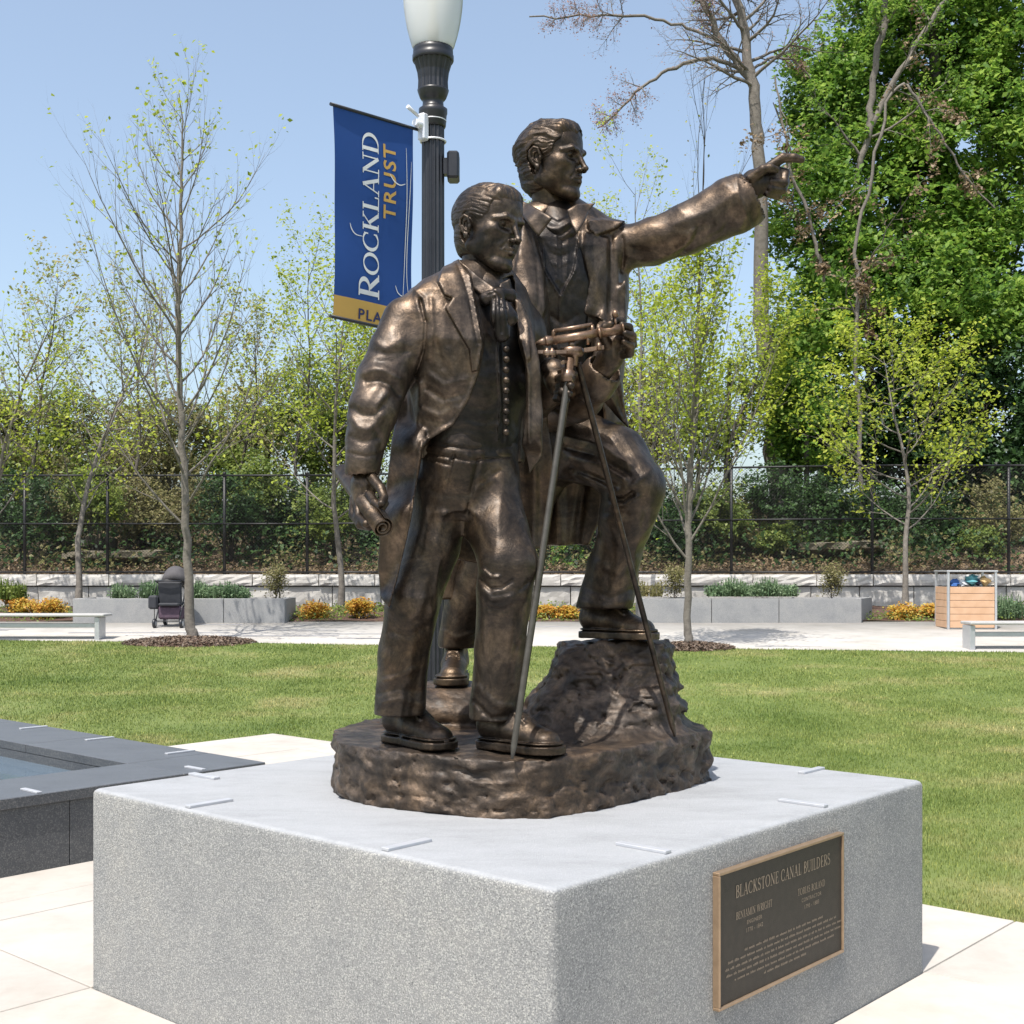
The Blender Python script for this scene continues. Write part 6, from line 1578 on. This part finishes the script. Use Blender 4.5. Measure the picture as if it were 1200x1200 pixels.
    for e in range(2):
        for tt in range(N_):
            th = tt / (N_ - 1) * 2.6 * 2 * math.pi; r = .010 + .029 * tt / (N_ - 1)
            ring.append((a if e == 0 else b2) + (u * math.cos(th) + w2 * math.sin(th)) * r)
    inner = [p + (((a if k < N_ else b2) - p).normalized() * .0032) for k, p in enumerate(ring)]
    s.add(ring + inner, [(k, k + 1, N_ + k + 1, N_ + k) for k in range(N_ - 1)] + [(2 * N_ + k + 1, 2 * N_ + k, 3 * N_ + k, 3 * N_ + k + 1) for k in range(N_ - 1)] +
          [(N_ + k, N_ + k + 1, 3 * N_ + k + 1, 3 * N_ + k) for k in range(N_ - 1)] + [(k + 1, k, 2 * N_ + k, 2 * N_ + k + 1) for k in range(N_ - 1)] + [(N_ - 1, 2 * N_ - 1, 4 * N_ - 1, 3 * N_ - 1)], True)
    s.build('rolled_plan', M_BR, SCULPT)
make_man1()
# ================= MAN BEHIND =================
TH2 = math.radians(16)
def make_man2():
    D = 5.08
    hc = P(647, 189, D)
    hd, hr, nk, W = head(hc, 0.342, math.radians(58), math.radians(1), math.radians(2), SCULPT, 1, P(649, 262, D + .04))
    # pointing hand
    hv = VB(838, 258, 950, 170, 4.86, 5.14, 0.0034)
    q = 5.02
    hv.add(cone(P(852, 238, q), P(883, 215, q), .046, .043), .01)
    hv.add(cone(P(884, 214, q), P(903, 204, q), .052, .042, (np.array([0, 1, 0]), 1.15)), .02)
    hv.add(cone(P(886, 220, q), P(907, 213, q), .042, .036), .02)
    fingers(hv, [[(900, 197, q - .01, .0215), (917, 185, q - .02, .0195), (930, 185, q - .02, .0175), (939, 187, q - .02, .0145)],
                 [(904, 199, q + .0, .020), (920, 203, q + .0, .019), (919, 214, q - .02, .0165), (904, 213, q - .035, .0145)],
                 [(903, 207, q + .02, .020), (920, 213, q + .02, .019), (917, 223, q, .0165), (903, 221, q - .03, .0145)],
                 [(901, 215, q + .03, .019), (914, 222, q + .03, .0175), (911, 230, q + .01, .0155), (899, 227, q - .02, .013)],
                 [(880, 210, q - .035, .024), (894, 199, q - .06, .020), (902, 197, q - .06, .018), (909, 199, q - .055, .0145)]])
    hv.strokes([([(906, 197), (912, 200)], 1.0, -3), ([(919, 186), (922, 183)], 1, 2), ([(885, 205), (900, 203)], 1.5, -3)])
    # right hand on the telescope
    rv = VB(688, 452, 752, 364, 4.40, 4.70, 0.0034)
    rv.add(cone(P(704, 436, 4.62), P(716, 418, 4.58), .042, .046), .01)
    rv.add(cone(P(716, 418, 4.58), P(722, 402, 4.56), .045, .038), .02)
    fingers(rv, [[(724, 398, 4.58, .018), (733, 386, 4.55, .017), (728, 377, 4.51, .0155), (718, 376, 4.49, .013)],
                 [(728, 402, 4.56, .018), (739, 394, 4.53, .017), (737, 384, 4.49, .0155), (729, 381, 4.47, .013)],
                 [(729, 409, 4.55, .018), (741, 404, 4.52, .017), (741, 394, 4.48, .0155), (733, 391, 4.46, .013)],
                 [(727, 416, 4.55, .017), (738, 414, 4.52, .016), (739, 405, 4.49, .0145), (732, 401, 4.47, .012)],
                 [(712, 404, 4.54, .020), (706, 392, 4.50, .018), (709, 384, 4.47, .016), (715, 380, 4.46, .0135)]])
    body = joined('bronze_man', [hd, nk], M_BR, SCULPT); tag(body, 'man behind pointing into the distance with his left arm'); hv.build('hand', M_BR, body); rv.build('hand', M_BR, body)
    hr.build('hair', M_BR, body)
    w = VB(578, 520, 745, 240, 4.92, 5.42, 0.0058)
    w.add(loft([(652, 244, D + .07, .08, .085), (654, 262, D + .07, .17, .12), (658, 290, D + .07, .235, .15), (660, 340, D + .08, .235, .165), (660, 400, D + .1, .205, .155), (658, 450, D + .12, .195, .15), (655, 505, D + .14, .20, .16)], TH2))
    w.layer([([(637, 290), (640, 316), (657, 346), (672, 318), (678, 278), (690, 330), (684, 460), (640, 460), (625, 390)], .010, 1.6)])
    w.strokes([([(659, 276), (660, 330)], 1.0, -6), ([(652, 276), (653, 328)], 1.3, 5), ([(666, 276), (664, 324)], 1.3, 5),
               ([(642, 286), (656, 291), (670, 285)], 2, 3), ([(643, 296), (656, 301), (672, 295)], 2, -4), ([(647, 308), (656, 311), (668, 306)], 2, 3),
               ([(638, 316), (657, 347), (674, 316)], 1.4, 6), ([(657, 347), (654, 400), (652, 460)], 1.4, 7), ([(645, 370), (660, 380), (675, 370)], 3, -5), ([(640, 400), (660, 412), (680, 400)], 3, 5)])
    w.rough_(0.008, 12, 3, 51)
    w.build('waistcoat', M_VEST, body)
    for i in range(6):
        MB().lathe(P(666 + i * .2, 353 + i * 14, D - .088), [(0.001, .012), (.008, .010), (.0115, .004), (.0115, -.012), (.001, -.03)], 12, ax=Matrix.Rotation(math.radians(90), 3, 'X'))
    # collar, scarf
    cv = VB(600, 300, 706, 224, 4.84, 5.26, 0.004)
    sv = VB(600, 300, 706, 224, 4.84, 5.26, 0.004)
    sv.add(cone(P(650, 252, D + .05), P(654, 275, D - .0), .090, .096))
    sv.cut(cone(P(649, 205, D + .04), P(650, 246, D + .05), .082, .08))
    cv.add(sheet([(606, 232), (622, 240), (648, 255), (640, 266), (631, 278), (619, 262), (609, 248)], [(608, 236, 5.02), (628, 262, 4.90), (645, 257, 4.87)], .009), .004)
    cv.add(sheet([(664, 246), (676, 239), (698, 238), (690, 247), (686, 258), (676, 275), (669, 262)], [(668, 250, 4.93), (694, 240, 4.99), (676, 272, 4.90)], .008), .004)
    sv.strokes([([(636, 262), (644, 268), (654, 269), (668, 261)], 2, 5), ([(636, 267), (648, 275), (658, 275), (670, 266)], 1.6, -6), ([(640, 254), (654, 261), (666, 255)], 1.8, -5), ([(642, 275), (655, 282), (670, 273)], 2, 4)])
    sv.build('scarf', M_VEST, body); cv.build('collar', M_COAT, body)
    # trousers
    t = VB(500, 786, 792, 466, 4.80, 5.70, 0.0062)
    t.add(loft([(655, 470, D + .16, .20, .16), (652, 510, D + .17, .21, .17), (650, 560, D + .18, .18, .16)], TH2))
    t.chain([(678, 522, 5.16, .140), (720, 540, 5.03, .132), (744, 571, 4.95, .108), (738, 594, 4.97, .100)], .05)
    t.chain([(744, 571, 4.95, .102), (731, 618, 5.02, .100), (717, 665, 5.09, .097), (711, 700, 5.12, .104), (708, 716, 5.13, .112)], .04)
    t.chain([(630, 545, 5.28, .14), (585, 640, 5.42, .12), (548, 705, 5.52, .092), (536, 752, 5.57, .084)], .05)
    t.strokes([([(664, 512), (700, 520), (740, 545)], 4, 14), ([(664, 524), (700, 534), (735, 556)], 3.5, -18), ([(668, 536), (700, 545), (732, 562)], 4, 14), ([(672, 550), (700, 560), (722, 570)], 3.5, -18), ([(680, 556), (705, 568), (716, 575)], 3, 12),
               ([(718, 584), (730, 586), (741, 578)], 2.6, -20), ([(716, 592), (732, 592), (748, 582)], 2.6, 14), ([(712, 600), (735, 604)], 4, -8), ([(740, 570), (752, 560), (764, 550)], 4, 8),
               ([(708, 610), (728, 640), (730, 660)], 5, 7), ([(704, 625), (716, 655), (712, 690)], 5, -8), ([(757, 600), (748, 640), (738, 670)], 5, -6), ([(700, 660), (722, 670), (745, 655)], 5, 8),
               ([(690, 690), (715, 700), (738, 690)], 4, -8), ([(683, 705), (710, 712), (738, 704)], 4, 7), ([(520, 740), (535, 748), (555, 742)], 3, 7)])
    t.drape(.0065, 8, 2.4, 61); t.rough_(0.0022, 16, 3, 61); t.hem((710, 713, 5.12), .16); t.hem((535, 759, 5.57))
    t.build('trousers', M_BR, body)
    # coat
    c = VB(504, 712, 900, 190, 4.54, 5.56, 0.0066)
    c.add(loft([(652, 236, D + .10, .085, .10), (654, 252, D + .10, .19, .13), (660, 268, D + .10, .245, .155), (663, 300, D + .10, .262, .18), (664, 350, D + .12, .262, .19), (664, 400, D + .13, .24, .185), (662, 450, D + .15, .235, .185), (662, 500, D + .18, .25, .2)], TH2))
    gp = np.array([(650, 238), (622, 262), (634, 300), (641, 340), (640, 372), (630, 400), (625, 520), (712, 520), (698, 420), (680, 372), (684, 330), (680, 278), (672, 250)], float)
    i, j, k = np.nonzero(c.d < 0.07)
    x, y, z = c.ax[0][i], c.ax[1][j], c.ax[2][k]
    q = polysd(600 + F * x / y, HZ - F * (z - CH) / y, gp) * (D / F)
    c.d[i, j, k] = np.maximum(c.d[i, j, k], np.where(y < D + .08, -q, -.5))
    # tails
    c.add(sheet([(560, 470), (730, 470), (728, 500), (705, 560), (702, 610), (690, 638), (640, 640), (600, 650), (562, 702), (513, 702), (520, 600), (540, 520)],
                [(560, 500, 5.32), (640, 500, 5.36), (725, 490, 5.25), (530, 690, 5.46), (600, 640, 5.42), (690, 630, 5.34)], .014,
                [([(650, 500), (655, 640)], 8, 35), ([(690, 520), (675, 640)], 6, -25), ([(610, 500), (600, 650)], 8, 30), ([(560, 540), (540, 700)], 7, -20)]), .02)
    c.add(sheet([(700, 380), (732, 330), (733, 400), (727, 440), (730, 470), (736, 500), (724, 488), (700, 460), (694, 430)], [(705, 400, 4.98), (730, 360, 5.10), (710, 450, 4.97), (733, 495, 5.05)], .013, [([(712, 380), (708, 450), (728, 488)], 2.5, 14), ([(722, 380), (718, 440), (732, 490)], 2.5, -14)]), .012)
    # pointing sleeve
    c.chain([(700, 290, 5.20, .105), (728, 290, 5.16, .088), (765, 283, 5.12, .088), (805, 268, 5.08, .095), (842, 250, 5.05, .102), (862, 240, 5.03, .108)], .03)
    c.add(cone(P(860, 241, 5.03), P(868, 237, 5.03), .113, .110), .008)
    # right sleeve: shoulder, elbow behind the tripod, forearm to the telescope
    c.chain([(607, 296, 5.06, .10), (612, 360, 5.00, .10), (624, 445, 5.00, .092), (647, 478, 4.98, .086), (680, 468, 4.82, .080), (702, 444, 4.68, .068)], .03)
    c.add(cone(P(698, 449, 4.67), P(705, 440, 4.65), .078, .076), .008)
    c.layer([([(612, 258), (606, 300), (600, 340), (612, 384), (628, 392), (640, 362), (637, 316), (624, 270)], .016, 1.8),
             ([(684, 270), (713, 279), (712, 330), (710, 376), (684, 368), (690, 330), (684, 300)], .014, 1.8),
             ([(688, 258), (706, 256), (733, 259), (722, 268), (700, 276), (690, 270)], .026, 1.6)])
    c.strokes([([(678, 275), (676, 316), (662, 356), (656, 388)], 1.8, 10), ([(637, 290), (640, 340), (636, 380)], 2, 7), ([(616, 262), (628, 300), (632, 350), (622, 388)], 1.8, -6),
               ([(716, 275), (716, 330), (714, 400)], 2, -9), ([(722, 280), (724, 330), (722, 400)], 2.2, 7), ([(729, 278), (731, 300), (728, 318)], 2, -12),
               ([(736, 300), (755, 306), (775, 302)], 3, 6), ([(738, 290), (762, 296), (790, 290)], 3, -5), ([(795, 298), (812, 284), (822, 262)], 3.2, -9), ([(786, 298), (802, 290), (812, 270)], 4, 8), ([(806, 296), (826, 284), (842, 262)], 4, 6),
               ([(820, 284), (845, 272), (862, 248)], 3.5, -6), ([(790, 262), (830, 248), (862, 226)], 4, 5), ([(800, 270), (835, 262)], 3.5, -5), ([(862, 206), (868, 235), (880, 265)], 1.8, 6),
               ([(640, 460), (662, 470), (680, 462)], 3, 8), ([(650, 478), (670, 484), (690, 470)], 3, -8), ([(660, 448), (680, 448)], 3, -7),
               ([(610, 300), (620, 330)], 4, 5), ([(604, 320), (616, 350)], 3, -6), ([(690, 300), (700, 330), (694, 360)], 4, 5)])
    c.drape(.0045, 8, 2.6, 71); c.rough_(0.0022, 18, 3, 71); c.cut(cone(P(872, 234, 5.02), P(896, 221, 5.02), .090, .100), .003); c.cut(cone(P(708, 434, 4.64), P(716, 422, 4.6), .060, .07), .003)
    c.build('coat', M_COAT, body)
    zt = 1.353
    shoe(P(684, 742, 5.24) * [1, 1, 0] + [0, 0, zt + .012], P(768, 752, 5.0) * [1, 1, 0] + [0, 0, zt + .016], .37, body)
    shoe(P(536, 790, 5.68) * [1, 1, 0] + [0, 0, 1.16], P(528, 805, 5.36) * [1, 1, 0] + [0, 0, 1.158], .37, body)
make_man2()
# ================= ROCK BASE =================
def make_rock():
    v = Vol((-.78, 4.2, .76), (.95, 6.1, 1.45), 0.0095)
    out = [(-.69, 4.93), (-.64, 4.73), (-.47, 4.56), (-.25, 4.42), (-.04, 4.345), (.12, 4.37), (.30, 4.50), (.50, 4.74), (.70, 4.98), (.81, 5.14), (.79, 5.42), (.62, 5.68), (.2, 5.88), (-.3, 5.85), (-.62, 5.55), (-.73, 5.2)]
    v.add(prism_z(out, .70, .995))
    # mound under the forward foot
    def mound(X, Y, Z):
        base = np.array([(-.02, 4.98), (.22, 4.82), (.46, 4.80), (.70, 5.00), (.78, 5.34), (.60, 5.66), (.2, 5.72), (-.08, 5.42)], float)
        top = np.array([(.22, 5.16), (.40, 5.07), (.60, 5.04), (.645, 5.2), (.58, 5.45), (.36, 5.52), (.20, 5.40)], float)
        xx, yy = np.broadcast_arrays(X[:, :, 0], Y[:, :, 0])
        qb = polysd(xx, yy, base)[:, :, None]; qt = polysd(xx, yy, top)[:, :, None]
        t = np.clip((Z - .98) / (1.35 - .98), 0, 1) ** 0.62
        q = qb * (1 - t) + qt * t
        return np.maximum(q, Z - 1.347 - 0.03 * (X - .4)) * 0.8
    v.add((mound, (-.1, 4.9, .9), (.85, 5.75, 1.38)), .05)
    v.add(cone(P(500, 835, 5.45), P(560, 838, 5.6), .17, .17, (np.array([0, 0, 1.]), 1.2)), .05)
    v.add(ell((-.27, 5.5, 1.05), (.30, .30, .12)), .04)
    v.cut((lambda X, Y, Z: -(Z - 1.150) * 1.0 + np.maximum(0, X + .0) * 9 + 0 * Y, (-.75, 5.2, 1.05), (-.02, 6.0, 1.3)), .01)
    def worley(x, y, z):
        xi, yi, zi = [np.floor(t).astype(np.int64) for t in (x, y, z)]; f1 = np.full(x.shape, 9., np.float32); f2 = f1.copy()
        for a in (-1, 0, 1):
            for b in (-1, 0, 1):
                for c in (-1, 0, 1):
                    X, Y, Z = xi + a, yi + b, zi + c
                    q = (X + _h(X, Y, Z, 1) - x) ** 2 + (Y + _h(X, Y, Z, 2) - y) ** 2 + (Z + _h(X, Y, Z, 3) - z) ** 2
                    f2 = np.minimum(f2, np.maximum(f1, q)); f1 = np.minimum(f1, q)
        return np.sqrt(f1), np.sqrt(f2)
    def strata(x, y, z, d):
        w = fbm(x * 3, y * 3, z * 3, 3, 5)
        lay = z * 34 + w * 7
        st = np.abs((lay % 1.0) - 0.5) * 2
        big = fbm(x * 5.5, y * 5.5, z * 9, 4, 15)
        side = np.clip((0.985 - z) / .03 + .2, 0.25, 1) * 1.0
        mnd = (z > 1.03) & (x > 0)
        side = np.where(mnd, 1.0, side)
        fine = fbm(x * 30, y * 30, z * 55, 3, 25)
        rid = np.abs(fbm(x * 11, y * 11, z * 22, 3, 35))
        cr = np.exp(-(np.abs(fbm(x * 6, y * 6, z * 17, 3, 55)) / .035) ** 2)
        wx = fbm(x * 6, y * 6, z * 6, 2, 91); f1, f2 = worley(x * 5 + wx * 1.5, y * 5 + wx, z * 15 + wx * 1.5); g1, g2 = worley(x * 13 + wx, y * 13, z * 42 + wx * 2)
        return d + side * (0.026 * big - 0.030 * (f1 - .5) - 0.012 * (g1 - .5) - 0.012 * rid + 0.012 * cr + .003) + 0.007 * fine
    v.band(strata, .045)
    v.d[:, :, :2] = np.maximum(v.d[:, :, :2], 0.0)
    v.band(lambda x, y, z, d: np.maximum(d, .788 - z), .2)
    v.strokes([([(636, 895), (665, 875), (690, 868), (706, 845), (716, 820), (728, 790)], 1.6, -16), ([(560, 905), (620, 898), (660, 903)], 2, -8), ([(640, 870), (700, 885), (760, 880)], 4, 6)])
    v.build('rock_base', M_BRR, SCULPT)
make_rock()
# ================= TRIPOD WITH TELESCOPE LEVEL =================
def make_tripod():
    z0 = 1.0
    tp = tag(MB().lathe(P(670, 411, 4.50), [(.020, -.055), (.024, -.02), (.038, -.018), (.042, -.012), (.042, .006), (.036, .010), (.014, .012)], 32).build('tripod_head', M_BRL, SCULPT), None)
    def leg(top, foot, bright=False):
        m = MB(); a, b = Vector(top), Vector(foot); ax = b - a
        m.tube([a, a + ax * .02, b - ax * .03, b], [.0118, .0112, .0112, .005], 12)
        return m
    leg(P(668, 425, 4.48), P(600, 889, 4.33) * [1, 1, 0] + [0, 0, 1.0]).build('leg', M_LEG, tp)
    leg(P(677, 425, 4.53), P(791, 862, 4.88) * [1, 1, 0] + [0, 0, 1.005]).build('leg', M_BR, tp)
    leg(P(670, 425, 4.55), P(606, 836, 5.06) * [1, 1, 0] + [0, 0, 1.01]).build('leg', M_BR, tp)
    a, b = Vector(P(668, 420, 4.48)), Vector(P(664.5, 448, 4.474))
    MB().tube([a, a + (b - a) * .5, a + (b - a) * .52, b], [.016, .016, .024, .023], 16).build('socket', M_BRL, tp)
    ts = tag(MB().tube([P(627, 403, 4.47), P(634, 401, 4.47), P(640, 400, 4.47)], [.004, .012, .0165], 16).tube([P(639.5, 400, 4.47), P(641, 399.7, 4.47), P(648, 398.6, 4.47)], [.019, .019, .015], 16)
        .tube([P(648, 399, 4.47), P(702, 390, 4.47)], [.0150, .0150], 16).tube([P(701, 390.2, 4.47), P(704, 389.8, 4.47)], [.020, .020], 16).tube([P(704, 389.6, 4.47), P(729, 385.5, 4.47)], [.0185, .0185], 16)
        .tube([P(729, 385.5, 4.47), P(731, 385.2, 4.47)], [.021, .021], 16).build('telescope', M_BRL, tp))
    MB().tube([P(648, 398, 4.47), P(649, 388, 4.47), P(651, 387, 4.47)], [.007, .007, .007], 8).tube([P(649, 388, 4.47), P(694, 380.5, 4.47)], .0075, 12).tube([P(693.5, 380.5, 4.47), P(695, 391, 4.47)], [.007, .007], 8).build('bubble_level', M_BRL, ts)
    MB().tube([P(651, 404, 4.47), P(651, 398, 4.47)], .006, 8).tube([P(689, 404, 4.47), P(689, 392, 4.47)], .006, 8).tube([P(670, 411, 4.5), P(670, 400, 4.48)], .012, 16).build('cradle', M_BRL, ts)
    MB().box(P(696, 409, 4.46), (.07, .02, .014), Matrix.Rotation(math.radians(-8), 3, 'Y')).tube([P(702, 410, 4.44), P(702, 402, 4.44)], .008, 10).build('side_arm', M_BRL, tp)
    for x in (641, 647): MB().lathe(P(x, 414, 4.46), [(.014, -.01), (.016, -.006), (.016, .006), (.014, .01)], 16).tube([P(x, 419, 4.46), P(x, 408, 4.46)], .006, 8).build('screw', M_BRL, tp)
    MB().box(P(647, 413, 4.47), (.10, .03, .012)).build('side_arm', M_BRL, tp)
    MB().tube([P(659, 425, 4.44), P(662, 424, 4.47)], .007, 8).build('screw', M_BRL, tp)
    MB().lathe(P(721, 368, 4.47), [(.003, .014), (.010, .010), (.013, 0), (.010, -.010), (.003, -.014)], 14).tube([P(721, 370, 4.47), P(722, 385, 4.47)], .005, 8).build('sight_knob', M_BRL, ts)
make_tripod()
print('sculpture', round(time.time() - T0, 1))
